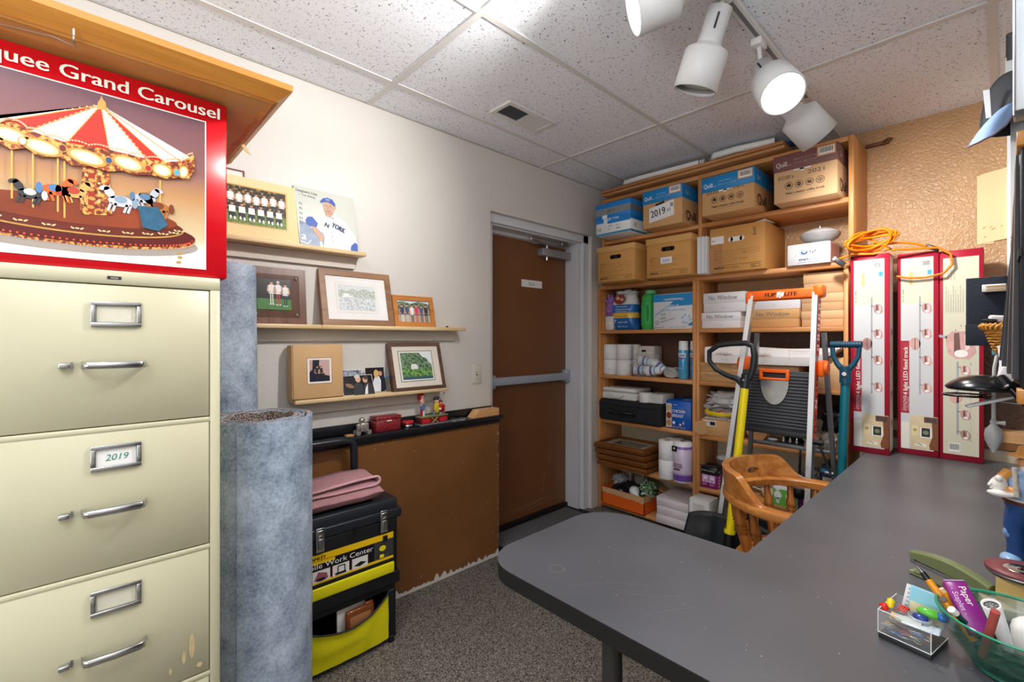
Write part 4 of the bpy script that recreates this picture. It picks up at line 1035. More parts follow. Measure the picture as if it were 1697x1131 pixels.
hb.tube([(-1.962, .56, .30), (-1.962, .56, .75), (-1.962, .565, .80), (-1.962, .585, .822), (-1.962, .63, .826), (-1.962, .82, .826), (-1.962, .868, .822), (-1.962, .884, .802), (-1.962, .887, .77), (-1.962, .887, .30)], R_, M('#1f242b', .3), 14); hb.build('pull_handle', t, 'black tubular pull handle')
ZA = [0, .03, .245, .30, .348, .392, .395, .508, .515, .595, .69, .70, .75]
ZB = [0, .03, .20, .245, .300, .344, .357, .466, .475, .565, .600, .6115, .64]
def zmap(z):
    for i in range(len(ZA) - 1):
        if z <= ZA[i + 1]: return ZB[i] + (ZB[i + 1] - ZB[i]) * (z - ZA[i]) / (ZA[i + 1] - ZA[i])
    return z
for c_ in t.children:
    if c_.name.startswith('pull_handle'): continue
    for v_ in c_.data.vertices:
        v_.co.z = zmap(max(0, v_.co.z)); v_.co.y = (.52 + (v_.co.y + .76 - .52) * 1.066) - .76
# contents of the pouch
b = MB(TR(fx - .040, .79, .10, rz=.1)); b.box(-.004, -.06, .0, .004, .06, .118, M('#eeeae4', .6), .001); tag(b.build('paper_packet'), 'white paper packet tucked in the yellow tool pouch', 'paper')
t2 = thing('plastic_case', 'translucent amber plastic case sticking out of the yellow pouch', 'case', (fx - .012, .81, .12))
b = MB(TR(fx - .016, .815, .118, rz=.05, ry=.0)); b.box(-.012, -.06, -.01, .012, .06, .085, M('#8a4a24', .15, var=.1, sc=20, alpha=.9), .010); b.box(-.006, .02, .07, .01, .055, .092, M('#7a3c1c', .2), .004); b.build('case_shell', t2)
b = MB(TR(fx - .0025, .815, .15)); b.box(0, -.045, -.02, .0015, .04, .03, M('#b07850', .15), .0005); b.build('case_window', t2)
# towel
TW = M('#e3aab0', .95, var=.06, sc=40, bump=1.0, bs=320, spec=.1)
TZ = -.0875
t = thing('folded_towel', 'dusty pink towel folded on the black tool chest lid', 'towel', (-1.84, .75, .613))
def cloth(pts2, y0, y1, x0, x1, th, mat, name, parent, seed):
    pass
b = MB()
prof = [(-.11, 0), (-.115, .02), (-.105, .040), (.02, .046), (.075, .043), (.092, .030), (.094, .012), (.085, 0)]
na = 40
def slab(b, x0, x1, ya, yb, z0, z1, seed, droop=0):
    vs = []; fs = []; nx, ny = 14, 30
    for side in (1, 0):
        for i in range(nx + 1):
            for j in range(ny + 1):
                u = i / nx; v = j / ny
                x = x0 + (x1 - x0) * u; y = ya + (yb - ya) * v
                e = min(u, 1 - u, v, 1 - v); round_ = (1 - (1 - min(1, e * 9)) ** 2) ** .5
                mid = (z0 + z1) / 2; hh = (z1 - z0) / 2
                wv = .004 * noise.noise(Vector((x * 16, y * 14, seed)))
                z = mid + (hh * round_ if side else -hh * round_) + (wv if side else 0) + .012 * v * v * droop
                vs.append((x + .006 * noise.noise(Vector((y * 14, seed, 3))), y + .004 * noise.noise(Vector((x * 30, seed, 5))), z))
    m = (nx + 1) * (ny + 1)
    for i in range(nx):
        for j in range(ny):
            a = i * (ny + 1) + j; fs.append((a, a + 1 + ny, a + ny + 2, a + 1)); fs.append((m + a, m + a + 1, m + a + ny + 2, m + a + ny + 1))
    b.add(vs, fs, TW, True)
slab(b, -1.930, -1.752, .56, .925, .701 + TZ, .748 + TZ, 1); b.build('lower_fold', t)
b = MB(); slab(b, -1.930, -1.762, .56, .90, .744 + TZ, .772 + TZ, 2, .3); b.build('upper_fold', t)
b = MB(); 
pts = []
for k_ in range(15):
    a = -PI / 2 + PI * k_ / 14; pts.append((.885 + .022 * math.cos(a), .772 + .017 * math.sin(a)))
pts = [(.60, .758), (.72, .757)] + pts + [(.80, .792), (.70, .782), (.60, .772)]
vs = []; fs = []; n = len(pts)
for i, xx in enumerate((-1.928, -1.89, -1.84, -1.79, -1.764)):
    for q in pts: vs.append((xx, q[0] + .004 * math.sin(i * 1.7), q[1] + TZ + .003 * math.sin(i * 2 + q[0] * 20)))
for i in range(4):
    for j in range(n - 1): fs.append((i * n + j, i * n + j + 1, (i + 1) * n + j + 1, (i + 1) * n + j))
b.add(vs, fs, TW, True); b.tube([vs[4 * n + j] for j in range(n)], .0028, M('#e2acb3', .95, bump=.5, bs=200), 6); o = b.build('rolled_edge', t)
m_ = o.modifiers.new('s', 'SOLIDIFY'); m_.thickness = .005; m_.offset = 0

# ================================================================ desk
LAM = mat_speck('#505155', '#5d5e63', 3, .3, .7, .36, 'laminate_grey')
DZ = .711
t = thing('l_shaped_desk', 'L-shaped desk with scuffed dark grey laminate top and black edge', 'desk', (0, 1.6, 0))
def arc(cx_, cy_, r, a0, a1, n=10): return [(cx_ + r * math.cos(math.radians(a0 + (a1 - a0) * i / n)), cy_ + r * math.sin(math.radians(a0 + (a1 - a0) * i / n))) for i in range(n + 1)]
outl = arc(-.805, .862, .112, 180, 270) + [(.78, .748), (.78, 3.05), (-.4535, 3.05), (-.4535, 1.268)] + arc(-.79, 1.138, .128, 92, 180)
b = MB(); n = len(outl)
b.add([(p_[0], p_[1], DZ) for p_ in outl], [tuple(range(n))], LAM)
b.add([(p_[0], p_[1], DZ - .002) for p_ in outl] + [(p_[0], p_[1], DZ - .038) for p_ in outl], [(i, n + i, n + (i + 1) % n, (i + 1) % n) for i in range(n)], M('#121213', .5))
b.add([(p_[0], p_[1], DZ) for p_ in outl] + [(p_[0], p_[1], DZ - .002) for p_ in outl], [(i, n + i, n + (i + 1) % n, (i + 1) % n) for i in range(n)], M('#2a2a2c', .5))
b.add([(p_[0], p_[1], DZ - .038) for p_ in outl], [tuple(range(n - 1, -1, -1))], M('#2a2622', .8))
b.T = FZ(DZ); SC = M('#77787b', .45, var=0)
for q in ([(-0.6686,0.8091),(-0.6142,0.8856),(-0.5430,0.9424)], [(-0.5990,0.8683),(-0.5388,0.8897),(-0.4698,0.9561)], [(-0.4928,0.8273),(-0.4663,0.8855),(-0.4311,0.9415)], [(-0.5537,1.0050),(-0.4997,1.0110),(-0.4744,1.0116)], [(-0.4812,2.4057),(-0.3909,2.3708),(-0.3031,2.2994),(-0.2473,2.2835)], [(-0.1447,2.2542),(-0.0830,2.2561),(-0.0103,2.2399)], [(-0.1438,2.5135),(-0.0763,2.5291),(-0.0113,2.4728)]): b.line(q, .0011, SC, 1)
q = [(-0.7388,0.8462)][0]; b.ring(q[0], q[1], .019, .0025, SC, 1)
rg = random.Random(8)
for k_ in range(60):
    xx = rg.uniform(-.42, .02) if k_ < 42 else rg.uniform(-.8, -.45); yy = rg.uniform(.85, 2.7) if k_ < 42 else rg.uniform(.85, 1.2); b.disc(xx, yy, rg.uniform(.0008, .002), M('#a9aaac', .5, var=0), 1, 6)
b.build('desktop', t)
def leg(x, y):
    b = MB(); b.cyl((x, y, .012), (x, y, DZ - .038), .021, M('#3b3a38', .35, .4, var=.05), n=24); b.cyl((x, y, .0005), (x, y, .014), .028, BLACK, n=24); b.cyl((x, y, DZ - .046), (x, y, DZ - .0385), .045, BLACK, n=24); b.build('leg', t)
for q in ((-.552, .805), (-.50, 2.98), (.7, .82), (.7, 2.95), (-.52, 1.20)):
    if q != (-.50, 2.98): leg(*q)
    else: leg(-.42, 2.98)

# ================================================================ bookcases along the back wall
def bookcase(name, label, x0, x1, y0, y1, z0, z1, shelves, th=.02, mid=None):
    t = thing(name, label, 'bookcase', ((x0 + x1) / 2, (y0 + y1) / 2, z0))
    V = BCWOODV; H = BCWOOD
    for xa in (x0, x1 - th) + ((mid,) if mid else ()):
        b = MB(); b.box(xa, y0, z0, xa + th, y1, z1, V, .001, 1); b.build('upright', t)
    segs = [(x0 + th, (mid or x1 - th))] + ([(mid + th, x1 - th)] if mid else [])
    for (a, c) in segs:
        for z in shelves:
            b = MB(); b.box(a + .0005, y0 + .002, z - .025, c - .0005, y1, z, H, .001, 1); b.build('shelf_board', t)
    return t
bookcase('bookcase', 'tall honey pine bookcase next to the exit door, lower left unit', -2.088, -1.332, 2.862, 3.148, .001, 1.640, (.048, .342, .672, 1.003, 1.335))
bookcase('bookcase', 'tall honey pine bookcase behind the stepladder, lower right unit', -1.330, -.532, 2.862, 3.148, .001, 1.640, (.048, .33, .665, 1.003, 1.335))
b = MB(); b.box(-2.088, 2.860, 1.6405, -.500, 3.148, 1.6675, BCWOOD, .001, 1); tag(b.build('top_shelf_board'), 'long pine board on both lower bookcases, under the brown file boxes', 'board')
bookcase('upper_bookcase', 'honey pine upper bookcase holding copy paper boxes near the ceiling', -2.018, -.500, 2.812, 3.147, 1.668, 2.292, (1.985, 2.292), .022, -1.292)
# boards and tubes on top
b = MB(); b.box(-1.985, 2.76, 2.3235, -.80, 2.95, 2.341, wood('#c98f5a', '#a86f3d', 'X'), .001); o = tag(b.build('long_board'), 'long brown board lying on top of the upper bookcase, uppermost', 'board', None)
b = MB(); b.box(-1.985, 2.775, 2.305, -.80, 2.93, 2.3225, wood('#d6a06a', '#b57c47', 'X'), .001); tag(b.build('long_board'), 'second brown board on the upper bookcase, directly beneath the uppermost', 'board')
b = MB(); b.box(-1.99, 2.85, 2.2925, -.60, 3.10, 2.3045, M('#4a4543', .7)); tag(b.build('dark_board'), 'dark thin panel between upper bookcase and brown boards', 'board')
b = MB(); b.box(-1.15, 2.80, 2.3415, -.72, 2.90, 2.352, M('#2f5d8f', .5), .002); tag(b.build('blue_board'), 'blue flat panel edge on top of the bookcase under the lamp', 'panel')
TU = M('#f0f0ee', .3, var=.02)
b = MB(); b.tube([(-1.80, 2.86, 2.353), (-1.82, 2.81, 2.358), (-1.79, 2.775, 2.362), (-1.70, 2.775, 2.364), (-1.28, 2.80, 2.364)], .0165, TU, 12)
for x in (-1.27, -1.255): b.cyl((x, 2.80, 2.364), (x + .008, 2.80, 2.364), .013, TU)
tag(b.build('white_tube'), 'white bent tube on top boards, nearer the left wall', 'tube')
b = MB(); b.tube([(-1.16, 2.86, 2.353), (-1.20, 2.80, 2.360), (-1.17, 2.765, 2.366), (-1.05, 2.775, 2.369), (-.86, 2.82, 2.372)], .019, TU, 12); tag(b.build('white_tube'), 'white bent tube on top boards, nearer the spot lamps', 'tube')
b = MB(); b.box(-2.085, 2.90, 2.20, -2.022, 3.12, 2.226, M('#3c342e', .7), .002); b.box(-2.088, 2.93, 2.10, -2.022, 3.12, 2.20, M('#3f3a36', .8), .002); b.box(-2.087, 2.92, 1.668, -2.024, 3.12, 2.10, M('#4a443f', .8)); tag(b.build('dark_hardboard'), 'dark panel wedged between left wall and upper bookcase', 'panel')

# ---------------------------------------------------------------- boxes
def cardbox(name, label, cat, x0, x1, y0, y1, z0, z1, body, lid=None, lidh=.06, ov=.004, group=None, bodyname='box_body', rz=0):
    z0 += .001
    t = thing(name, label, cat, ((x0 + x1) / 2, (y0 + y1) / 2, z0), 0, group)
    b = MB(); b.box(x0, y0, z0, x1, y1, z1 - (.002 if lid else 0), body, .0015, 1); b.build(bodyname, t)
    if lid:
        b = MB(); b.box(x0 - ov, y0 - ov, z1 - lidh, x1 + ov, y1 + ov, z1, lid, .0015, 1); b.build('lid', t)
    return t
def FXR(x): return FX(x)
CBLUE = M('#1583d6', .4, var=.03); CB2 = M('#1c86c8', .45, var=.04); MARO = M('#7d5250', .5, var=.04); DK = M('#2a2522', .6, var=0); HANDW = M('#4a4744', .6, var=0)
# blue Copy Plus box
X0, X1, yf, zb, zt = -1.948, -1.672, 2.648, 1.986, 2.204
t = cardbox('copy_paper_box', 'bright blue and white copy paper box, leftmost on the top shelf', 'box', X0, X1, yf, 3.04, zb, zt, M('#eef1f3', .4), CBLUE, .105, .003)
p = MB(FY(yf - .0005)); W_ = X1 - X0
p.rect(X0, zb + .001, X1, zb + .014, M('#2a8fbf', .4), 1); p.rect(X0, zb + .085, X0 + .065, zt - .1, CBLUE, 1); p.rect(X0 + .095, zb + .075, X1, zt - .1, CBLUE, 1)
for x, s_, h_ in ((.015, '10', .024), (.105, '20 lb', .011), (.165, '8.5 x 11', .009), (.105, '92', .010), (.165, '5000', .011)): p.text(s_, X0 + x, zb + (.030 if s_ in ('92', '5000', '10') else .052), h_, DK, l=3)
p.text('py Plus', X0 + .10, zb + .10, .024, WHITE, w=.085, l=3, shear=.2, bold=.001)
p.build('printed_front', t)
p = MB(FY(yf - .0038)); p.rect(X0 - .003, zt - .080, X1 + .003, zt - .034, M('#8e9297', .3, .3), 1); p.text('2019', X0 + .095, zt - .066, .018, HANDW, w=.06, l=3, shear=.2); p.line([(X0 + .175, zt - .055), (X0 + .182, zt - .06), (X0 + .195, zt - .045)], .0018, HANDW, 3); p.rect(X0 + .055, zt - .105, X0 + .095, zt - .08, M('#eef1f3', .4), 1); p.build('tape_band', t, 'grey tape band reading 2019')
p = MB(FX(X1 + .0005)); p.rect(yf, zb + .001, 3.04, zb + .014, M('#2a8fbf', .4), 1); p.rect(yf, zb + .085, 3.04, zt - .1, CBLUE, 1); p.text('10', yf + .04, zb + .035, .028, DK, l=3); p.T = FX(X1 + .0038); p.rect(yf - .003, zt - .080, 3.04, zt - .034, M('#8e9297', .3, .3), 1); p.build('printed_side', t)

def quill(name, label, X0, X1, yf, zb, zt, lidc, year, extra=None):
    t = cardbox(name, label, 'box', X0, X1, yf, yf + .40, zb, zt, KRAFT if lidc is CB2 else KRAFTL, lidc, .085, .0035)
    p = MB(FY(yf - .0041)); TC = M('#9cc6e6' if lidc is CB2 else '#b89694', .4, var=0); LW = M('#d9e9f5' if lidc is CB2 else '#d9c8c6', .4, var=0)
    p.text('Quill', X0 + .012, zt - .062, .024, LW, w=.05, l=2, bold=.001); p.text('.com', X0 + .064, zt - .062, .007, LW, l=2)
    p.text('Copy Paper' if lidc is CB2 else 'Print & Copy Paper', X0 + .095, zt - .040, .010, TC, l=2); p.text('8.5 x 11 in  720222' if lidc is CB2 else '8.5 x 11 20lb 720700', X0 + .095, zt - .060, .010, TC, w=.10, l=2)
    p.rect(X1 - .085, zt - .052, X1 - .006, zt - .004, M('#d8a679', .6), 1); p.barcode(X1 - .078, zt - .046, .066, .036, 2)
    p.build('lid_print', t)
    p = MB(FX(X1 + .0041)); p.text('Quill', yf + .03, zt - .06, .024, LW, w=.05, l=2); p.build('lid_side_print', t)
    p = MB(FX(X1 + .0006)); p.ring(yf + .07, zb + .055, .032, .006, DK, 1); p.text('Quill', yf + .06, zb + .035, .05, DK, w=.12, l=2, bold=.002); p.build('side_print', t)
    return t
def coffee(t, X0, X1, yf, zb, zt, l1, l2):
    p = MB(FY(yf - .0006)); w = X1 - X0
    for i in range(4):
        cx_ = X0 + w * (.25 + .165 * i); cy_ = zb + .083; p.ring(cx_, cy_, .0185, .0016, DK, 1); p.ring(cx_, cy_, .0165, .0007, DK, 1)
        if i == 0: p.rect(cx_ - .010, cy_ - .006, cx_ + .010, cy_ + .005, DK, 2); p.disc(cx_, cy_ + .007, .005, DK, 2)
        if i == 1: p.disc(cx_, cy_, .010, DK, 2); p.rect(cx_ - .007, cy_ - .0015, cx_ + .007, cy_ + .0015, KRAFT, 3)
        if i == 2: p.rect(cx_ - .009, cy_ - .007, cx_ + .009, cy_ + .007, DK, 2); p.rect(cx_ - .007, cy_ - .001, cx_ + .007, cy_ + .001, KRAFT, 3)
        if i == 3: p.ring(cx_, cy_, .010, .002, DK, 2); p.line([(cx_ - .009, cy_), (cx_ + .009, cy_)], .002, DK, 2); p.line([(cx_, cy_ - .009), (cx_, cy_ + .009)], .002, DK, 2)
    p.text('Make a better coffee break.', X0 + w * .2, zb + .038, .012, DK, w=w * .62, l=2, bold=.0006); p.line([(X0 + w * .3, zb + .03), (X0 + w * .68, zb + .03)], .0007, DK, 1)
    p.text(l1, X0 + w * .08, zb + .12, .019, HANDW, w=w * .25, l=2); p.text(l2, X0 + w * .55, zb + .125, .019, HANDW, w=w * .26, l=2)
    p.rect(X0 + w * .33, zt - .094, X0 + w * .6, zt - .086, M('#f2ede6', .5), 2); p.disc(X0 + w * .46, zt - .094, .012, M('#f2ede6', .5), 2, 14, .008)
    p.build('printed_front', t)
t = quill('copy_paper_box', 'kraft paper box with blue lid and white label reading 2019', -1.603, -1.335, 2.69, 1.986, 2.228, CB2, '2019')
p = MB(FY(2.6894)); x0, z0 = -1.603, 1.987
p.poly([(x0 + .085, z0 + .145), (x0 + .15, z0 + .157), (x0 + .15, z0 + .135), (x0 + .095, z0 + .125)], M('#1b1a1a', .8), 1)
LQ = [(x0 + .045, z0 + .032), (x0 + .215, z0 + .055), (x0 + .215, z0 + .152), (x0 + .045, z0 + .125)]; p.poly(LQ, M('#efeff0', .5), 2)
for k_ in range(6): p.line([(x0 + .06 + k_ * .026, z0 + .04 + k_ * .003), (x0 + .058 + k_ * .026, z0 + .122 + k_ * .003)], .0008, M('#9aa0a8', .5), 3)
p.text('2019', x0 + .06, z0 + .062, .044, DK, w=.10, l=4, rot=.13, bold=.0015); p.text('#2', x0 + .17, z0 + .085, .018, DK, w=.025, l=4, rot=.13); p.barcode(x0 + .19, z0 + .1, .02, .04, 3)
p.build('paper_label', t, 'white shipping label with handwritten 2019')
t = quill('copy_paper_box', "kraft paper box with blue lid, handwritten 2020 EOB's, by the middle upright", -1.200, -.914, 2.665, 1.986, 2.207, CB2, '2020'); coffee(t, -1.200, -.914, 2.665, 1.987, 2.207, '2020', "EOB's")
t = quill('copy_paper_box', "kraft paper box with plum lid, handwritten EOB's 2021, rightmost top shelf", -.827, -.545, 2.70, 1.986, 2.236, MARO, '2021'); coffee(t, -.827, -.545, 2.70, 1.987, 2.236, "EOB's", '2021')

KB = M('#d39c57', .7, var=.05, sc=4); KB2 = M('#dba866', .7, var=.04, sc=4)
def bank(label, X0, X1, yf, zb, zt, note, lid=True, group=None):
    t = cardbox('file_storage_box', label, 'box', X0, X1, yf, yf + .38, zb, zt, KB, KB2 if lid else None, .042, .005)
    p = MB(FY(yf - .0006)); w = X1 - X0; h = zt - zb
    hx, hz = X0 + w * .5, zt - .078
    p.rect(hx - .032, hz - .014, hx + .032, hz + .014, M('#2a1c12' if lid else '#f3f1ee', .9), 1); p.disc(hx - .032, hz, .014, M('#2a1c12' if lid else '#f3f1ee', .9), 1); p.disc(hx + .032, hz, .014, M('#2a1c12' if lid else '#f3f1ee', .9), 1)
    for k_ in range(6): p.line([(X0 + w * .08, zb + .125 - k_ * .013), (X0 + w * (.92 if k_ < 3 else .5), zb + .125 - k_ * .013)], .0009, DK, 1)
    p.line([(X0 + w * .5, zb + .087), (X0 + w * .5, zb + .055)], .0009, DK, 1)
    for k_, s_ in enumerate(('DESCRIPTION', 'DATES', 'FROM', 'TO', 'FILE NO.')): p.text(s_, X0 + w * .08, zb + .127 - k_ * .013, .0048, DK, l=2)
    p.text('STORAGE BOX', X0 + w * .55, zb + .07, .0045, DK, l=2); p.text('No.', X0 + w * .62, zb + .104, .008, HANDW, l=2)
    p.line([(X0 + w * .06, zb + .04), (X0 + w * .94, zb + .04)], .0016, DK, 1); p.text('BANKERS BOX', X0 + w * .08, zb + .02, .012, DK, w=w * .2, l=2, shear=.2, bold=.001); p.text('QUICK STORE BOX', X0 + w * .31, zb + .021, .006, DK, l=2)
    for q in ((.76, .014, .92, .016), (.76, .030, .92, .032)): p.rect(X0 + w * q[0], zb + q[1], X0 + w * q[2], zb + q[3], DK, 1)
    for q in (.76, .914): p.rect(X0 + w * q, zb + .014, X0 + w * q + .0018, zb + .032, DK, 1)
    p.text('703', X0 + w * .79, zb + .019, .007, DK, l=2)
    if note == '2020': p.rect(X0 + w * .33, zb + .085, X0 + w * .59, zb + .125, M('#f1f3f8', .5), 3); p.text('2020', X0 + w * .37, zb + .095, .018, M('#3f5fa8', .5, var=0), w=w * .17, l=5)
    if note == 'side':
        p.rect(X0 + w * .03, zt - .095, X0 + w * .27, zt - .05, M('#efeeec', .5), 3); p.text('61', X0 + w * .05, zt - .08, .014, HANDW, l=4); p.rect(X0 + w * .0, zb, X0 + w * .24, zt - .1, M('#b98450', .6), 1)
        p.text('2018', X0 + w * .80, zt - .022, .016, HANDW, w=.05, l=3, rot=-PI / 2)
    p.build('printed_front', t)
    return t
bank('closed brown file storage box beside the door, leftmost under the blue box', -1.972, -1.672, 2.70, 1.668, 1.917, '')
bank('brown file storage box with small white tag reading 2020', -1.600, -1.300, 2.73, 1.668, 1.923, '2020')
t = bank('open larger brown file box with papers sticking out of its top', -1.213, -.904, 2.80, 1.668, 1.935, 'side', lid=False)
b = MB(TR(-1.12, 2.90, 1.944, rz=.2, rx=.12)); b.box(-.07, -.05, -.006, .06, .06, .002, M('#f3f2f0', .6), .001); tag(b.build('paper_sheet'), 'white papers sticking out on the left of the open file box', 'paper')
b = MB(TR(-.98, 2.90, 1.944, rz=-.1, ry=-.12)); b.box(-.08, -.05, -.006, .07, .07, .002, M('#ececea', .6), .001); b.box(.02, -.04, .002, .05, -.02, .006, M('#3a3c42', .5)); tag(b.build('paper_sheet'), 'white papers with dark clip on the right of the open file box', 'paper')
for k_ in range(7):
    b = MB(TR(-1.276 + k_ * .0085, 2.765 - .004 * (k_ % 3), 1.669, rx=0)); b.box(0, 0, 0, .006, .27, .226 - .005 * (k_ % 2), M('#eceef2', .6), .001)
    tag(b.build('paper_folder'), 'white paper folder standing upright between two brown file boxes', 'folder', 'upright white folders between the file boxes')

# smart water box and silver dome
SX0, SX1, sy, sz = -.800, -.603, 2.83, 1.668
t = thing('water_carton', 'white cardboard carton with blue fish-like drawing under a silver dome', 'box', (-.70, 2.93, sz + .001))
b = MB(); b.box(SX0, sy, sz + .001, SX1, 3.03, sz + .112, M('#eef0f3', .45), .002, 1); b.build('box_body', t)
p = MB(FY(sy - .0006)); NV = M('#3b4f8a', .5, var=0)
p.text('smart', SX0 + .055, sz + .022, .016, NV, w=.045, l=2, bold=.001); p.text('water', SX0 + .102, sz + .022, .016, M('#8fa3c4', .5, var=0), w=.045, l=2)
p.disc(SX0 + .08, sz + .065, .016, M('#2f6fb0', .5), 1, 16, .010); p.disc(SX0 + .08, sz + .068, .009, WHITE, 2, 12, .005)
p.line([(SX0 + .065, sz + .078), (SX0 + .13, sz + .080), (SX0 + .145, sz + .066), (SX0 + .13, sz + .053), (SX0 + .07, sz + .052), (SX0 + .058, sz + .064), (SX0 + .065, sz + .078)], .0012, NV, 2)
for q in ((.108, .068), (.12, .062), (.13, .07)): p.disc(SX0 + q[0], sz + q[1], .004, NV, 2, 8)
p.line([(SX0 + .045, sz + .06), (SX0 + .035, sz + .045)], .001, NV, 2); p.line([(SX0 + .155, sz + .085), (SX0 + .175, sz + .095)], .001, NV, 2); p.text('purified water with electrolytes', SX0 + .05, sz + .010, .006, NV, w=.10, l=2)
p.build('printed_front', t)
p = MB(FX(SX1 + .0006)); p.rect(sy + .005, sz + .004, 3.025, sz + .108, M('#d6a49c', .5), 1); p.build('side_panel', t)
b = MB(TR((SX0 + SX1) / 2, 2.90, sz + .113, rx=.04)); b.box(-.092, -.07, 0, .092, .08, .003, M('#dcdad6', .5), .001); b.build('top_flap', t)
t = thing('silver_dome', 'round silver grey dome-lidded gadget on the white water carton', 'appliance', (-.665, 2.93, sz + .12))
cxx, cyy, cz = -.672, 2.935, sz + .121
b = MB(); b.lathe([(.004, .0001), (.004, .035), (.008, .055), (.022, .082), (.040, .092), (.048, .0935)], M('#b4b7bb', .35, .2), (cxx, cyy, cz), (cxx, cyy, 3), 36); b.build('base', t)
b = MB(); b.lathe([(.049, .0935), (.052, .092), (.066, .074), (.078, .046), (.084, .018), (.085, .0001)], M('#d3d5d8', .3, .2), (cxx, cyy, cz), (cxx, cyy, 3), 36); b.build('lid', t)
b = MB(); b.cyl((cxx, cyy, cz + .084), (cxx, cyy, cz + .094), .007, CHROME); b.build('knob', t)
for a in (-2.4, -.8, 1.6):
    b = MB(); b.ell((cxx + .045 * math.cos(a), cyy + .045 * math.sin(a), cz + .004), (.008, .008, .005), M('#4a4b4e', .4)); b.build('foot', t)

# ================================================================ left lower unit, shelf z=1.335
Z4 = 1.336
# purple packet and grey box
t = thing('purple_packet', 'crinkled purple plastic packet, far left beside the blue white bag', 'packet', (-2.02, 2.97, Z4))
b = MB(); b.blob((-2.026, 2.95, Z4 + .175), (.026, .05, .085), M('#9b6fb5', .25, var=.35, sc=40), .5, 40, 5, Z4 + .1); b.build('purple_wrap', t)
b = MB(TR(-2.022, 2.94, Z4, rz=.2)); b.box(-.035, -.03, .0, .03, .05, .105, M('#dcdad8', .4, var=.2, sc=30), .006); b.build('white_carton', t)
# blue white refill bag
t = thing('refill_bag', 'white and blue plastic bag with yellow band standing on the shelf', 'bag', (-1.91, 2.98, Z4))
def bag_surface(b, x0, x1, y, d, z0, z1, mat, seed, pinch=.75):
    vs = []; fs = []; n = 28; m = 22
    for j in range(m + 1):
        v = j / m; w = 1 - (1 - pinch) * max(0, v - .75) * 4 + .04 * math.sin(v * 9 + seed); dd = d * (math.sin(PI * min(1, .12 + v * .86)) ** .5)
        for i in range(n):
            a = 2 * PI * i / n; cx_ = (x0 + x1) / 2 + .01 * math.sin(v * 3 + seed)
            e = (abs(math.cos(a)) ** .6 * (1 if math.cos(a) > 0 else -1), abs(math.sin(a)) ** .8 * (1 if math.sin(a) > 0 else -1))
            q = 1 + .10 * noise.noise(Vector((math.cos(a) * 2.2, v * 5, seed))) + .05 * noise.noise(Vector((math.cos(a) * 6, v * 12, seed + math.sin(a) * 3)))
            vs.append((cx_ + e[0] * (x1 - x0) / 2 * w * q, y + e[1] * dd * q, max(z0, z0 + (z1 - z0) * v + .006 * noise.noise(Vector((a, v * 4, 3))))))
    for j in range(m):
        for i in range(n): k2 = (i + 1) % n; fs.append((j * n + i, j * n + k2, (j + 1) * n + k2, (j + 1) * n + i))
    fs.append(tuple(range(n - 1, -1, -1))); b.add(vs, fs, mat, True); return vs, n, m
def band_mat(z0, stops):
    m, nt, bb = nodes('bag_print'); bb.inputs['Roughness'].default_value = .22
    tc = N(nt, 'ShaderNodeTexCoord'); sp = N(nt, 'ShaderNodeSeparateXYZ'); nt.links.new(tc.outputs['Object'], sp.inputs[0])
    mr = N(nt, 'ShaderNodeMapRange'); mr.inputs['From Min'].default_value = 0; mr.inputs['From Max'].default_value = .3; nt.links.new(sp.outputs['Z'], mr.inputs[0])
    cr = N(nt, 'ShaderNodeValToRGB'); cr.color_ramp.interpolation = 'CONSTANT'
    els = cr.color_ramp.elements; els[0].position = 0; els[0].color = (*lin(stops[0][1]), 1); els[1].position = stops[1][0]; els[1].color = (*lin(stops[1][1]), 1)
    for pp, h_ in stops[2:]: e = els.new(pp); e.color = (*lin(h_), 1)
    nt.links.new(mr.outputs[0], cr.inputs[0]); nt.links.new(cr.outputs[0], bb.inputs['Base Color']); return m
b = MB(); bag_surface(b, -2.005, -1.802, 2.975, .07, Z4 + .0, Z4 + .285, band_mat(Z4, [(0, '#2469b5'), (.26, '#2469b5'), (.29, '#f0c341'), (.42, '#2d76c4'), (.62, '#e8eaec')]), 3); b.build('bag_body', t)
p = MB(FY(2.890)); bag_l = p
p.disc(-1.915, Z4 + .225, .048, M('#8c3a2c', .3, var=.35, sc=60), 1, 20, .036, .2); p.disc(-1.93, Z4 + .232, .018, M('#d9b9a0', .3), 2, 10, .012); p.disc(-1.895, Z4 + .222, .016, M('#d8a088', .3), 2, 10, .012)
for k_, (w_, z_) in enumerate(((.10, .165), (.12, .145), (.10, .13))): p.text('KITCHEN BAGS REFILL', -1.95, Z4 + z_, .009, WHITE, w=w_, l=2)
p.text('SNACK SIZE', -1.955, Z4 + .095, .011, M('#3a4a7a', .4), w=.1, l=2); p.text('7', -1.965, Z4 + .045, .03, WHITE, l=2); p.text('FAMILY SIZE', -1.93, Z4 + .05, .011, WHITE, w=.08, l=2); p.text('NET WT 4 LB', -1.93, Z4 + .02, .008, WHITE, w=.08, l=2)
p.build('printed_graphics', t)
b = MB(); b.blob((-1.90, 2.96, Z4 + .272), (.072, .035, .018), M('#d8d8da', .2, var=.1), .8, 46, 9); b.build('crumpled_top', t)
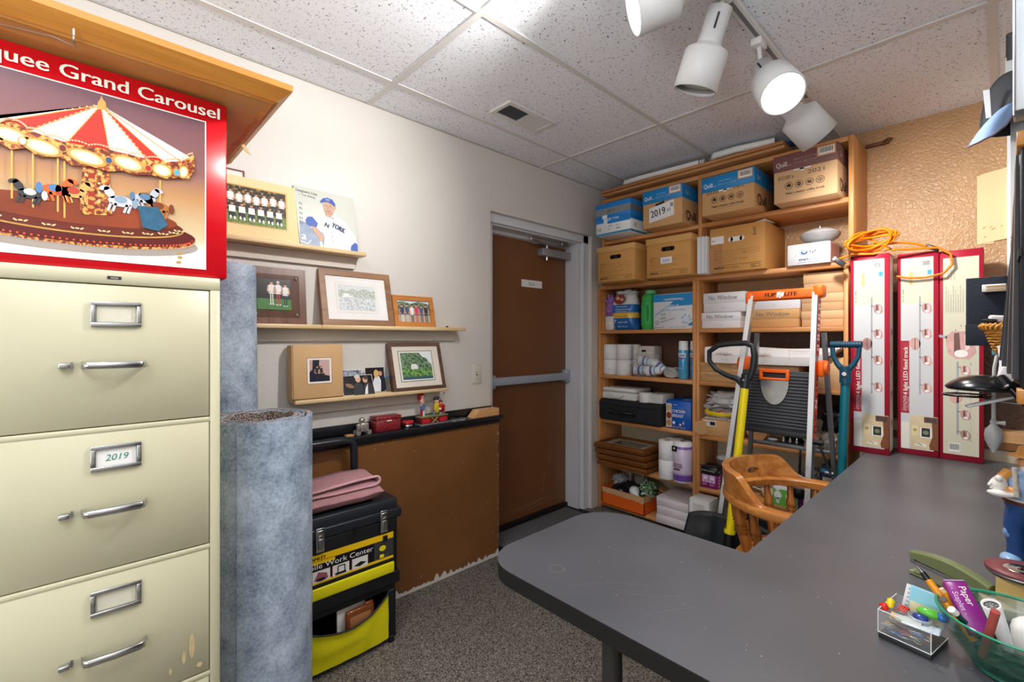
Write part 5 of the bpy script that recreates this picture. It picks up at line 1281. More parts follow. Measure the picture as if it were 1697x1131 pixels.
# green jug
GRN = M('#3fb25a', .3, var=.04); t = thing('detergent_jug', 'bright green plastic jug with molded side grip', 'jug', (-1.70, 2.96, Z4))
b = MB(TR(-1.705, 2.965, Z4)); 
for (z0, z1, w0, w1) in ((0, .03, .040, .046), (.03, .17, .046, .046), (.17, .235, .046, .040), (.235, .252, .040, .032)):
    vs = []
    for zz, ww in ((z0, w0), (z1, w1)):
        for i in range(16):
            a = 2 * PI * i / 16; vs.append((ww * math.copysign(abs(math.cos(a)) ** .5, math.cos(a)), 1.7 * ww * math.copysign(abs(math.sin(a)) ** .5, math.sin(a)), zz))
    b.add(vs, [(i, (i + 1) % 16, 16 + (i + 1) % 16, 16 + i) for i in range(16)] + [tuple(range(15, -1, -1)), tuple(range(16, 32))], GRN)
b.build('jug_body', t)
b = MB(TR(-1.705, 2.965, Z4)); b.lathe([(.252, .036), (.256, .039), (.278, .037), (.281, .030), (.281, .0001)], M('#6fce8a', .3), n=20); b.build('cap', t)
p = MB(FY(2.965 - .0795)); hp = [(-1.695, Z4 + .05), (-1.675, Z4 + .06), (-1.668, Z4 + .10), (-1.672, Z4 + .16), (-1.69, Z4 + .19), (-1.70, Z4 + .15), (-1.702, Z4 + .09)]; p.poly(hp, M('#2f9748', .4), 1); p.line(hp + hp[:1], .003, M('#83dd9c', .3), 2); p.build('grip', t)
# Hammermill carton
X0, X1, yf = -1.640, -1.3545, 2.885
t = cardbox('copy_paper_carton', 'blue and white recycled copy paper carton with handwriting, middle shelf', 'box', X0, X1, yf, 3.12, Z4 - .001, Z4 + .238, M('#e6e9ee', .45))
p = MB(FY(yf - .0006)); W_ = X1 - X0; B_ = M('#1f93d6', .4); 
p.poly([(X0, Z4 + .235), (X1, Z4 + .235), (X1, Z4 + .155), (X0 + .10, Z4 + .15), (X0 + .145, Z4 + .185), (X0, Z4 + .185)], B_, 1)
p.poly([(X0 + .008, Z4 + .095), (X0 + .12, Z4 + .170), (X0 + .128, Z4 + .160), (X0 + .012, Z4 + .083)], M('#b9d3e8', .4), 2); p.text('Express Pack', X0 + .02, Z4 + .093, .009, M('#3a6ea8', .4), l=3, rot=.6)
p.text('HAMMERMILL', X0 + .08, Z4 + .192, .014, WHITE, w=.14, l=3, bold=.001); p.text('TIDAL MP', X0 + .115, Z4 + .152, .012, WHITE, w=.07, l=3); p.text("99.99% JAM-FREE", X0 + .07, Z4 + .122, .010, M('#55a0cf', .4), w=.16, l=3)
p.text('TAX', X0 + .055, Z4 + .09, .014, HANDW, l=3, rot=.1); p.text('2020', X0 + .055, Z4 + .066, .014, HANDW, l=3, rot=.08); p.text('taxes year', X0 + .055, Z4 + .043, .012, HANDW, l=3, rot=.25, w=.11)
rc = (X0 + .235, Z4 + .065)
for i in range(3):
    for j in range(2):
        a = PI / 2 + i * 2 * PI / 3 + j * .9; p.poly([(rc[0] + .034 * math.cos(a), rc[1] + .034 * math.sin(a)), (rc[0] + .036 * math.cos(a + .6), rc[1] + .036 * math.sin(a + .6)), (rc[0] + .022 * math.cos(a + .7), rc[1] + .022 * math.sin(a + .7)), (rc[0] + .02 * math.cos(a - .05), rc[1] + .02 * math.sin(a - .05))], M('#a9cde6', .4), 2)
p.poly([(rc[0] + .02, rc[1] - .03), (rc[0] + .045, rc[1] - .02), (rc[0] + .04, rc[1] - .045), (rc[0] + .015, rc[1] - .045)], M('#2f86c4', .4), 3)
p.ring(X0 + .028, Z4 + .045, .013, .003, DK, 2); p.text('Multi-use paper', X0 + .01, Z4 + .01, .008, DK, l=2); p.text('8.5 x 11  20 lb  92 bright', X0 + .12, Z4 + .01, .006, DK, w=.12, l=2)
p.build('printed_front', t)

# ---------------------------------------------------------------- shelf z=1.003
Z3 = 1.004
TPW = M('#ecebec', .85, bump=.3, bs=60, var=.02)
def tproll(x, y, z, r, h, label, group, ply=True):
    t = thing('toilet_roll', label, 'paper roll', (x, y, z), 0, group)
    b = MB(); b.lathe([(0, .02), (0, r - .003), (.003, r), (h - .003, r), (h, r - .004), (h, .02)], TPW, (x, y, z), (x, y, z + 1), 22); b.build('paper', t)
    b = MB(); b.lathe([(.001, .0195), (h - .001, .0195)], M('#b59a78', .8), (x, y, z), (x, y, z + 1), 14); b.build('core', t)
G1 = 'wrapped white toilet rolls on the shelf beside the door'
for iy, y in enumerate((2.925, 3.045)):
    for ix, x in enumerate((-2.012, -1.898)):
        for iz in range(2):
            tproll(x, y, Z3 + iz * .1135, .056, .112, '%s white toilet roll, %s, %s row, on the shelf beside the door' % (('upper', 'lower')[1 - iz], ('left column', 'right column')[ix], ('front', 'back')[iy]), None)
t = thing('tissue_pack', 'beige tissue pack lying behind the cups, next to toilet rolls', 'packet', (-1.78, 3.06, Z3))
b = MB(); b.box(-1.838, 3.0, Z3, -1.70, 3.12, Z3 + .215, M('#d9cfc6', .5, var=.05, sc=10), .01); b.build('pack', t)
p = MB(FY(2.9995)); p.rect(-1.80, Z3 + .17, -1.765, Z3 + .187, BLACK, 1); p.build('label', t)
# bag of cups
t = thing('bag_of_cups', 'clear plastic bag of white and blue printed cups on the shelf', 'bag', (-1.72, 2.93, Z3))
CUP = M('#e8eaf0', .4); CLR = M('#ffffff', .08, var=0, alpha=.16, spec=.8)
for (x, y, z, dx, dz, c_) in ((-1.79, 2.90, Z3 + .045, .10, -.0, '#c9ccd2'), (-1.77, 2.93, Z3 + .115, .13, -.02, '#d9dbe0'), (-1.70, 2.905, Z3 + .040, .10, .01, '#e8e9ef'), (-1.66, 2.93, Z3 + .10, .07, -.05, '#dfe4f0')):
    b = MB(); p0 = Vector((x, y, z)); p1 = p0 + Vector((dx, .01, dz)); b.cyl(p0, p1, .034, M(c_, .3), r1=.026, n=22, caps=False); b.lathe([(0, .034), (.004, .036), (.006, .034)], M('#f2f2f2', .3), p0, p1, 22); b.cyl(p0 + (p1 - p0) * .9, p1, .0265, M('#e8e8ec', .4), n=22)
    d_ = (p1 - p0).normalized(); b.lathe([(.03, .0338), (.045, .0328)], M('#2a4f9c', .3), p0, p1, 22); b.lathe([(.062, .0318), (.07, .031)], M('#29a5c9', .3), p0, p1, 22); b.build('cup', t)
b = MB(); b.blob((-1.715, 2.925, Z3 + .078), (.105, .062, .082), CLR, .35, 34, 4, Z3 + .001); b.build('plastic_wrap', t, 'clear crinkled plastic')
# grey cord coil
b = MB(); pts = []
for i in range(150):
    a = i * .42; r = .050 + .010 * math.sin(i * 1.3); pts.append((-1.535 + r * math.cos(a), 2.95 + r * .8 * math.sin(a), Z3 + .006 + i * .00042 + .003 * math.sin(i * .9)))
b.tube(pts, .0042, M('#b8bab8', .5), 6); tag(b.build('cord_coil'), 'coil of grey cord lying beside the blue spray cans', 'cord')
# spray cans
CANB = M('#58aede', .25, .2, var=.04)
def can(x, y, label):
    t = thing('spray_can', label, 'spray can', (x, y, Z3))
    b = MB(); b.lathe([(0, .026), (.002, .031), (.004, .032), (.185, .032), (.192, .030)], CANB, (x, y, Z3), (x, y, 3), 26); b.build('can_body', t)
    b = MB(); b.lathe([(.192, .031), (.195, .0305), (.245, .029), (.252, .026), (.252, .020), (.240, .018), (.236, .0001)], M('#eef2f4', .35), (x, y, Z3), (x, y, 3), 26); b.build('cap', t)
    b = MB(); vs = []; fs = []
    for i in range(13):
        a = math.radians(-140 + i * 8.5); 
        for zz in (.145, .172): vs.append((x + .0323 * math.cos(a), y + .0323 * math.sin(a), Z3 + zz))
    for i in range(12): fs.append((2 * i, 2 * i + 2, 2 * i + 3, 2 * i + 1))
    b.add(vs, fs, M('#e9eef6', .3)); 
    p = MB(FY(y - .0328)); p.text('Lysol', x, Z3 + .150, .019, M('#1f4fa0', .3, var=0), w=.044, al='C', l=2, bold=.001); p.rect(x - .014, Z3 + .134, x + .016, Z3 + .142, M('#a8376a', .3), 2); p.text('DISINFECTANT', x, Z3 + .105, .006, M('#2d5a9c', .3), w=.04, al='C', l=2); p.text('SPRAY', x, Z3 + .094, .006, M('#2d5a9c', .3), w=.022, al='C', l=2); p.text('Crisp Linen', x, Z3 + .07, .005, WHITE, w=.03, al='C', l=2)
    b.build('label_band', t); p.build('printed_label', t)
can(-1.438, 2.915, 'blue disinfectant spray can with white cap, nearer the cups'); can(-1.388, 2.975, 'blue disinfectant spray can, mostly hidden behind the bookcase upright')

# ---------------------------------------------------------------- shelf z=.672
Z2 = .673
t = thing('soft_case', 'black fabric zip case with front handle on lower left shelf', 'case', (-1.81, 2.99, Z2))
CF = M('#1d2025', .8, var=.08, bump=.3, bs=400)
b = MB(); b.box(-2.066, 2.835, Z2, -1.560, 3.13, Z2 + .150, CF, .018, 3); b.build('case_body', t)
b = MB(); b.tube([(-2.062, 2.833, Z2 + .118), (-1.58, 2.833, Z2 + .118)], .0022, BLACK, 6); b.tube([(-1.558, 2.85, Z2 + .118), (-1.558, 3.1, Z2 + .118)], .0022, BLACK, 6); b.build('zipper', t)
b = MB(); b.tube([(-1.965, 2.834, Z2 + .075), (-1.955, 2.812, Z2 + .078), (-1.86, 2.806, Z2 + .074), (-1.765, 2.812, Z2 + .070), (-1.755, 2.834, Z2 + .068)], [.006, .008, .011, .008, .006], BLACK, 10); b.box(-1.975, 2.829, Z2 + .05, -1.95, 2.836, Z2 + .095, BLACK, .002); b.box(-1.77, 2.829, Z2 + .045, -1.745, 2.836, Z2 + .09, BLACK, .002); b.build('carry_handle', t)
t = thing('plastic_tool_case', 'off white plastic carrying case lying on the black soft case', 'case', (-1.92, 2.98, Z2 + .151))
OW = M('#e6e5df', .4, var=.02); zc = Z2 + .1515
b = MB(); b.box(-2.062, 2.878, zc, -1.775, 3.10, zc + .052, OW, .008); b.build('case_base', t); b = MB(); b.box(-2.060, 2.880, zc + .054, -1.777, 3.10, zc + .085, OW, .012); b.build('lid', t)
b = MB(); b.tube([(-1.985, 2.877, zc + .055), (-1.98, 2.868, zc + .035), (-1.95, 2.865, zc + .018), (-1.90, 2.865, zc + .018), (-1.87, 2.868, zc + .035), (-1.865, 2.877, zc + .055)], .005, OW, 8); b.build('handle', t)
t = thing('white_dispenser', 'off white plastic dispenser with rounded front beside the white case', 'dispenser', (-1.67, 2.95, zc))
b = MB(); pr = [(-1.755, 0), (-1.60, 0), (-1.60, .0), (-1.575, .0)]
b.box(-1.715, 2.885, zc, -1.575, 3.06, zc + .062, OW, .006); b.lathe([(0, .046), (.064, .046), (.068, .042), (.068, .0001)], OW, (-1.715, 2.915, zc), (-1.715, 2.915, 3), 30); b.build('housing', t)
p = MB(FY(2.8845)); p.poly([(-1.66, zc + .06), (-1.66, zc + .035), (-1.635, zc + .008), (-1.58, zc + .008), (-1.58, zc + .06)], M('#d3d2cc', .4), 1); p.build('front_recess', t)
# chicken carton
t = thing('canned_chicken_carton', 'blue carton reading CHICKEN BREAST at the right end of shelf', 'box', (-1.46, 2.98, Z2))
CKB = M('#1658b8', .4, var=.03); X0, X1, yf = -1.545, -1.372, 2.885
b = MB(); b.box(X0, yf, Z2, X1, 3.09, Z2 + .185, CKB, .002, 1); b.build('box_body', t)
b = MB(TR((X0 + X1) / 2 + .01, yf + .09, Z2 + .187, rx=.08, ry=-.04)); b.box(-.08, -.06, 0, .085, .09, .003, CKB, .001); b.disc(.02, -.02, .032, M('#e9eef4', .4), 10, 16, .014); b.build('top_flap', t)
p = MB(FY(yf - .0006)); p.rect(X0, Z2 + .006, X0 + .040, Z2 + .165, M('#d9cdbb', .4), 1)
for i, c_ in enumerate(('#b98a5c', '#8c3528', '#c8b18a')): p.disc(X0 + .02, Z2 + .035 + i * .05, .018, M(c_, .4, var=.35, sc=90), 2, 14, .022)
p.text('KIRKLAND', X0 + .05, Z2 + .155, .007, WHITE, w=.03, l=2); p.text('PREMIUM CHUNK', X0 + .045, Z2 + .136, .009, M('#5fa5e8', .4), w=.085, l=2); p.text('CHICKEN', X0 + .045, Z2 + .108, .020, WHITE, w=.088, l=2, bold=.0012); p.text('BREAST', X0 + .045, Z2 + .078, .020, WHITE, w=.078, l=2, bold=.0012)
p.disc(X0 + .055, Z2 + .04, .010, M('#dfe8f2', .4), 2, 8, .012); p.disc(X0 + .10, Z2 + .03, .008, M('#e8c7b0', .4), 2); p.text('6', X0 + .115, Z2 + .035, .022, WHITE, l=2); p.text('NET WT 75 OZ', X0 + .045, Z2 + .008, .007, WHITE, w=.09, l=2)
p.build('printed_front', t)

# ---------------------------------------------------------------- shelf z=.342
Z1 = .343
OAK = wood('#8a5426', '#5f3614', 'X', 14, .35)
t0 = None
for i, (x0, x1, y0, y1, z, r) in enumerate(((-2.052, -1.640, 2.80, 3.10, Z1, .0), (-2.058, -1.640, 2.795, 3.105, Z1 + .044, .01), (-2.062, -1.645, 2.785, 3.10, Z1 + .088, -.012), (-2.062, -1.650, 2.775, 3.09, Z1 + .132, .008))):
    lab = ['bottom oak picture frame in the stack on the lower left shelf', 'oak picture frame second from the bottom of the frame stack', 'oak picture frame third from the bottom, under the topmost frame', 'topmost oak picture frame of the stack, glass and pale mat showing'][i]
    t = thing('stacked_picture', lab, 'picture frame', ((x0 + x1) / 2, (y0 + y1) / 2, z))
    b = MB(TR((x0 + x1) / 2, (y0 + y1) / 2, z, rz=r)); w = (x1 - x0) / 2; h = (y1 - y0) / 2
    frame_ring(b, -w + .035, w - .035, -h + .035, h - .035, [(0, .006), (0, .030), (.012, .040), (.030, .034), (.035, .022), (.035, .004), (.030, .0), (0.0, .0)], 0, OAK); b.build('wood_frame', t)
    b = MB(TR((x0 + x1) / 2, (y0 + y1) / 2, z, rz=r)); b.box(-w + .036, -h + .036, .008, w - .036, h - .036, .022, M('#8f8878', .5)); b.build('backing', t)
    if i == 3:
        b = MB(TR((x0 + x1) / 2, (y0 + y1) / 2, z + .022, rz=r)); b.rect(-w + .036, -h + .036, w - .036, h - .036, M('#cfc8b4', .08), 1); b.rect(-w + .09, -h + .10, w - .09, h - .09, M('#6f6a5c', .08), 2); b.build('glazed_picture', t)
G2 = 'bath tissue column'
for ix, (x, y) in enumerate(((-1.523, 2.855), (-1.523, 2.965))):
    for iz in range(2):
        if True: tproll(x, y, Z1 + iz * .127, .054, .126, '%s toilet roll %s beside the purple paper towel pack' % (('lower', 'upper')[iz], ('in front', 'behind')[ix]), None)
t = thing('plastic_sleeve', 'blue printed strip of wrapping on the toilet roll pack', 'wrapping', (-1.46, 2.85, Z1)) if False else None
t = thing('paper_towel_roll', 'purple and white wrapped paper towel roll on the lower left shelf', 'paper towel', (-1.392, 2.86, Z1))
x, y = -1.4155, 2.862
b = MB(); b.lathe([(0, .02), (0, .055), (.006, .061), (.250, .061), (.262, .052), (.262, .018)], band_mat(0, [(0, '#efeef2'), (.04, '#7d56b8'), (.17, '#c7a0cf'), (.2, '#dccfe6'), (.72, '#8a63bf'), (.78, '#efeef2')]), (x, y, Z1), (x, y, 3), 30); b.build('wrapped_roll', t)
p = MB(FY(y - .0625)); p.rect(x - .045, Z1 + .20, x - .010, Z1 + .235, BLACK, 1); p.disc(x - .028, Z1 + .22, .006, WHITE, 2); p.text('PAPER TOWELS', x - .035, Z1 + .10, .011, M('#6b2540', .4), w=.06, l=2, bold=.001); p.text('bounty', x - .03, Z1 + .115, .016, M('#6b2540', .4), w=.055, l=2, bold=.001); p.line([(x - .04, Z1 + .14), (x - .02, Z1 + .15), (x + .02, Z1 + .146)], .001, M('#a06a9a', .4), 2); p.rect(x - .03, Z1 + .082, x + .01, Z1 + .094, M('#5f3a52', .4), 2); p.build('printed_label', t)

# ---------------------------------------------------------------- bottom shelf z=.048
Z0 = .049
t = thing('orange_carton', 'open orange carton full of bulbs and odds on the bottom shelf', 'box', (-1.84, 2.95, Z0))
ORC = M('#e8641a', .5, var=.04); RAW = M('#cfa778', .8, var=.08, sc=30); x0, x1, y0, y1 = -2.03, -1.682, 2.835, 3.10
b = MB(); h = .125
for q in ((x0, y0, Z0, x1, y0 + .004, Z0 + h), (x0, y1 - .004, Z0, x1, y1, Z0 + h), (x0, y0, Z0, x0 + .004, y1, Z0 + h), (x1 - .004, y0, Z0, x1, y1, Z0 + h), (x0, y0, Z0, x1, y1, Z0 + .004)): b.box(*q, ORC)
b.build('box_body', t)
p = MB(FY(y0 - .0005)); rr = random.Random(3); ed = [(x0 + (x1 - x0) * i / 40, Z0 + .085 + .010 * rr.random() - .01 * i / 40) for i in range(41)]; p.poly([(x0, Z0 + h), (x1, Z0 + h)] + ed[::-1], RAW, 1); p.T = FX(x1 + .0005); ed = [(y0 + (y1 - y0) * i / 20, Z0 + .08 + .012 * rr.random()) for i in range(21)]; p.poly([(y0, Z0 + h), (y1, Z0 + h)] + ed[::-1], RAW, 1); p.build('torn_edge', t, 'torn bare cardboard edge')
def bulb(name, lab, c, d, r, mat=None, cat='light bulb', capm=None):
    t = thing(name, lab, cat, c)
    c = Vector(c); d = Vector(d).normalized(); e = c + d
    b = MB(); b.lathe([(-r, .0001), (-r * .9, r * .45), (-r * .5, r * .87), (0, r), (r * .5, r * .87), (r * .95, r * .55), (r * 1.3, r * .45)], mat or M('#e9ecf0', .12), c, e, 22); b.build('glass_globe', t)
    b = MB(); b.lathe([(r * 1.3, r * .46), (r * 1.7, r * .42), (r * 1.75, r * .3), (r * 2.1, r * .28), (r * 2.2, .0001)], capm or M('#f2f2f2', .4), c, e, 16); b.build('screw_base', t)
bulb('light_bulb', 'white round light bulb lying in the orange carton', (-1.79, 2.885, Z0 + .135), (.5, -.25, -.45), .036)
b = MB(); b.ell((-1.935, 2.93, Z0 + .10), (.07, .06, .045), M('#14171c', .12), 24, 14); tag(b.build('black_bowl'), 'shiny black rounded piece in the orange carton', 'bowl')
b = MB(TR(-1.87, 3.0, Z0 + .1, rz=.3, rx=.2)); b.box(-.11, -.05, -.04, .11, .05, .045, M('#23252a', .4), .01); tag(b.build('black_device'), 'black box shaped device behind bulb in the orange carton', 'device')
b = MB(); b.cyl((-1.865, 3.04, Z0 + .17), (-1.80, 3.06, Z0 + .19), .045, M('#8a8580', .5), n=26); tag(b.build('grey_canister'), 'grey canister lying on its side in the orange carton', 'canister')
b = MB(TR(-1.935, 3.06, Z0 + .16, ry=.1)); b.box(-.02, -.015, -.05, .015, .015, .075, M('#a9a6a4', .5), .003); tag(b.build('grey_box'), 'small grey upright box in the orange carton', 'box')
b = MB(); b.blob((-1.715, 2.96, Z0 + .145), (.042, .06, .05), mat_speck('#2f6b35', '#c9d8d2', 70, .45, .6, .15, 'leafy_print_plastic', '#6a8f55'), .7, 44, 6); tag(b.build('plastic_packet'), 'green and clear printed plastic packet in the orange carton', 'packet')
b = MB(); b.blob((-1.975, 2.99, Z0 + .16), (.045, .05, .035), M('#c9cdd4', .1, var=.2, sc=40, alpha=.55), .8, 46, 11); tag(b.build('clear_packet'), 'clear crumpled plastic at the left of the orange carton', 'packet')
b = MB(TR(-1.76, 3.02, Z0 + .18, rz=.6, ry=.6)); b.box(-.03, -.02, -.02, .03, .02, .02, mat_speck('#cbb99a', '#5c4a38', 60, .45, .6, .6, 'checked_print'), .002); tag(b.build('patterned_box'), 'small patterned box tilted in the orange carton', 'box')
b = MB(TR(-1.70, 3.05, Z0 + .16, rz=.3, ry=.5)); b.box(-.06, -.05, -.003, .06, .05, .003, KRAFT); tag(b.build('cardboard_flap'), 'loose cardboard flap standing behind the orange carton contents', 'cardboard')
for i in range(3):
    t = cardbox('paper_ream', ['bottom white ream of paper on the bottom shelf', 'middle white ream of paper on the bottom shelf', 'top white ream of paper on the bottom shelf'][i], 'paper', -1.575 + .004 * (i == 1), -1.3555, 2.805 + .003 * i, 3.085, Z0 - .001 + i * .0565, Z0 + .0555 + i * .0565, M('#e3dcdf', .5, var=.05, sc=14))
    p = MB(FY(2.8045 + .003 * i)); p.line([(-1.57, Z0 + .03 + i * .0565), (-1.36, Z0 + .031 + i * .0565)], .0008, M('#b9b0b4', .5), 1); p.disc(-1.44, Z0 + .03 + i * .0565, .006, M('#f4f2f3', .3), 1, 10, .003); p.build('wrapper_seam', t)
b = MB(TR(-1.46, 2.93, Z0 + .172, rz=.0)); b.box(-.113, -.12, -.002, .105, .15, .0005, M('#ddd6d8', .5)); tag(b.build('loose_sheet'), 'loose sheet on top of the white paper reams', 'paper')

# ================================================================ right lower unit
def envbox(name, label, x0, x1, y0, y1, z0, z1, mat, text=None, small=False, group=None):
    z0 += .0008
    t = thing(name, label, 'box', ((x0 + x1) / 2, (y0 + y1) / 2, z0), 0, group)
    zm = z0 + (z1 - z0) * .48
    b = MB(); b.box(x0 + .002, y0 + .002, z0, x1 - .002, y1 - .002, z1 - .002, mat, .001, 1); b.build('box_body', t)
    b = MB(); b.box(x0, y0, zm, x1, y1, z1, mat, .001, 1); b.build('lid', t)
    p = MB(FY(y0 - .0006))
    if text: p.text(text, x0 + (x1 - x0) * .14, zm + (z1 - zm) * .28, (z1 - zm) * .45, M('#6d6a68', .6, var=0), w=(x1 - x0) * .68, l=1)
    p.T = FY(y0 + .0014); p.text('#10', (x0 + x1) / 2, z0 + (zm - z0) * .4, .006, M('#8a8888', .6, var=0), al='C', l=1); p.build('writing', t)
EW = M('#e9e9ee', .5, var=.03, sc=5); EK = M('#cfa06a', .7, var=.05, sc=5); EK2 = M('#dbb184', .7, var=.04, sc=5)
envbox('envelope_box', 'lower white envelope box reading No Window beside the ladder top', -1.306, -1.068, 2.89, 3.13, 1.336, 1.434, EW, 'No Window')
envbox('envelope_box', 'upper white envelope box reading No Window, on the other white one', -1.292, -1.040, 2.885, 3.12, 1.4345, 1.556, EW, 'No Window')
envbox('envelope_box', 'tan envelope box reading No Window seen through the stepladder', -1.020, -.762, 2.90, 3.13, 1.336, 1.440, EK, 'No Window')
envbox('envelope_box', 'white envelope box behind the orange ladder top', -1.022, -.758, 2.905, 3.12, 1.4405, 1.545, EW)
for i, (z0, z1, m_) in enumerate(((1.336, 1.422, EK2), (1.4225, 1.515, EK2), (1.5155, 1.628, EK2))):
    envbox('tan_box', ['bottom tan box of the stack at the right end behind the ladder', 'middle tan box of the stack at the right end behind the ladder', 'top tan box of the stack under the white water carton'][i], -.752 + (.01 if i == 2 else 0), -.560, 2.90, 3.12, z0, z1, m_)
envbox('envelope_box', 'lower tan box reading No Window by the black shovel grip', -1.306, -1.065, 2.868, 3.12, 1.004, 1.062, EK, 'No Window')
envbox('envelope_box', 'tan box reading LAST ONE above the lower No Window box', -1.306, -1.065, 2.868, 3.12, 1.0625, 1.122, EK, 'LAST ONE')
envbox('envelope_box', 'plain tan box behind the left end of the white sleeve', -1.306, -1.068, 2.985, 3.13, 1.1225, 1.215, EK)
envbox('tan_box', 'tan box behind the ladder platform under the white sleeve', -1.02, -.76, 2.88, 3.12, 1.004, 1.122, EK2)
t = cardbox('open_tan_box', 'tan box at the right end behind the white sleeve corner', 'box', -.700, -.556, 2.88, 3.12, 1.003, 1.172, EK2)
# long white printed sleeve
t = thing('printed_sleeve', 'long white printed paper sleeve lying across the tan boxes', 'sleeve', (-.92, 2.88, 1.123))
b = MB(); vs = []; fs = []; n = 40
for i in range(n + 1):
    u = i / n; x = -1.262 + .70 * u; top_ = 1.222 + .006 * math.sin(u * 7); bot = 1.1235 + (.0 if u < .82 else (u - .82) * .52)
    w_ = .004 * noise.noise(Vector((u * 12, 0, 2)))
    for (yy, zz) in ((2.842 + w_, bot), (2.836 + w_, (top_ + bot) / 2), (2.842 + w_, top_ - .004), (2.86, top_), (2.95, top_ - .002), (2.975, top_ - .012), (2.975, bot + .004), (2.96, bot)): vs.append((x, yy, zz))
for i in range(n):
    for j in range(8): k2 = (j + 1) % 8; fs.append((i * 8 + j, i * 8 + k2, i * 8 + 8 + k2, i * 8 + 8 + j))
fs += [tuple(range(7, -1, -1)), tuple(n * 8 + j for j in range(8))]
b.add(vs, fs, M('#ece7e6', .35, var=.04, sc=8), False); o = b.build('sleeve_body', t)
p = MB(FY(2.831)); BRN = M('#8a5a34', .5, var=.1, sc=30); 
for cxq in (-1.14, -.93):
    for k_ in range(9):
        a = .2 + k_ * .33; p.line([(cxq, 1.172), (cxq + .05 * math.cos(a), 1.172 + .020 * math.sin(a) * (1 if k_ % 2 else .7)), (cxq + .055 * math.cos(a + .2), 1.172 + .012 * math.sin(a))], .0014, BRN, 1)
    p.text('24   93', cxq - .02, 1.142, .010, M('#c8c3c4', .5), l=1)
p.line([(-1.05, 1.145), (-1.045, 1.205)], .001, M('#9a9599', .5), 1); p.line([(-.79, 1.15), (-.79, 1.205)], .001, M('#9a9599', .5), 1); p.line([(-.80, 1.205), (-.72, 1.203), (-.66, 1.210)], .0012, M('#6a5a66', .5), 1)
p.build('sleeve_print', t)
# shelf .665
t = cardbox('shallow_carton', 'tan shallow carton with barcode label under the plastic bags', 'box', -1.296, -1.070, 2.866, 3.11, .665, .768, EK, None)
p = MB(FY(2.8654)); p.rect(-1.285, .725, -1.205, .762, M('#e4ddd6', .5), 1); p.barcode(-1.24, .732, .03, .022, 1); p.text('54 22', -1.275, .745, .01, DK, l=2); p.text('15', -1.12, .73, .014, HANDW, l=1); p.disc(-1.10, .69, .010, M('#3a2a20', .8), 1, 14, .007)
p.build('printed_front', t)
b = MB(); b.cyl((-1.29, 2.852, .712), (-1.295, 2.862, .712), .045, EK, n=24); tag(b.build('cardboard_disc'), 'round cardboard flap at the left of the shallow carton', 'cardboard')
t = thing('cable_bag', 'clear plastic bag with yellow cable on the shallow carton', 'bag', (-1.18, 2.95, .769))
b = MB()
for k_ in range(3): b.tube([(-1.275 + k_ * .004, 2.885, .818 + k_ * .006), (-1.25, 2.868, .800 + k_ * .007), (-1.18, 2.862, .798 + k_ * .005), (-1.11, 2.87, .806 + k_ * .006)], .0075, M('#f0cf20', .4), 8)
b.build('yellow_cable', t)
b = MB(); b.tube([(-1.20, 2.875, .822), (-1.17, 2.872, .826), (-1.14, 2.88, .822)], .006, M('#b8242a', .4), 8); b.build('red_plug', t)
b = MB(); b.blob((-1.185, 2.94, .806), (.100, .078, .034), M('#e6e3e6', .12, var=.1, sc=20, alpha=.35), .45, 34, 8, .7695); b.build('clear_bag', t)
b = MB(); b.box(-1.28, 2.875, .7695, -1.08, 3.04, .779, M('#d8d2ce', .4, var=.15, sc=30), .003); b.build('folded_sheet', t)
t = thing('grey_plastic_bag', 'crumpled grey white plastic bag piled above the cable bag', 'bag', (-1.18, 2.98, .84))
b = MB(); b.blob((-1.175, 2.97, .885), (.105, .085, .045), M('#c9c6c8', .2, var=.2, sc=16), .55, 36, 3, .845); b.build('bag_body', t)
b = MB(TR(-1.17, 2.895, .895, rx=.8, rz=.05)); b.box(-.07, -.03, 0, .065, .03, .002, M('#dcdadc', .4)); b.build('paper_insert', t)
b = MB(TR(-1.26, 2.875, .848)); b.ell((0, 0, 0), (.028, .02, .014), M('#dadadd', .08, var=0, alpha=.4), 12, 8, .5, 40, 2); b.build('knotted_corner', t)
b = MB(); b.cyl((-.985, 2.90, .735), (-.975, 2.93, .735), .068, M('#c39265', .6, var=.06), n=30); tag(b.build('cardboard_round'), 'large round tan cardboard piece behind the ladder', 'cardboard')
t = thing('computer_mouse', 'small dark grey mouse shaped gadget on the shelf behind ladder', 'gadget', (-.905, 2.90, .666))
b = MB(); b.ell((-.905, 2.90, .683), (.040, .028, .017), M('#3b3c42', .35)); b.ell((-.895, 2.897, .694), (.028, .022, .008), M('#a9aaae', .35)); b.build('shell', t)
t = thing('socket_tray', 'black tray with three silver knobs on the shelf behind ladder', 'tray', (-.79, 2.93, .666))
b = MB(); b.box(-.86, 2.87, .666, -.705, 3.02, .690, M('#1b1c20', .3), .006); b.box(-.85, 2.95, .69, -.72, 3.03, .76, M('#17181b', .4), .01); b.build('tray_body', t)
for k_ in range(3): b = MB(); x = -.835 + k_ * .033; b.lathe([(0, .009), (.01, .0095), (.024, .005), (.03, .0001)], CHROME, (x, 2.885, .690), (x, 2.885, 3), 14); b.build('knob', t)
b = MB(); b.blob((-.690, 2.90, .710), (.036, .05, .045), M('#d9c4b2', .12, var=.2, sc=30, alpha=.7), .6, 40, 13, .666); tag(b.build('clear_bag'), 'clear bag with tan contents right of the silver knobs', 'bag')
b = MB(); b.blob((-.612, 2.91, .715), (.036, .06, .052), M('#dccfc6', .12, var=.2, sc=30, alpha=.75), .6, 40, 23, .666); tag(b.build('clear_bag'), 'clear bag with tan contents at the right end, under the black bag', 'bag')
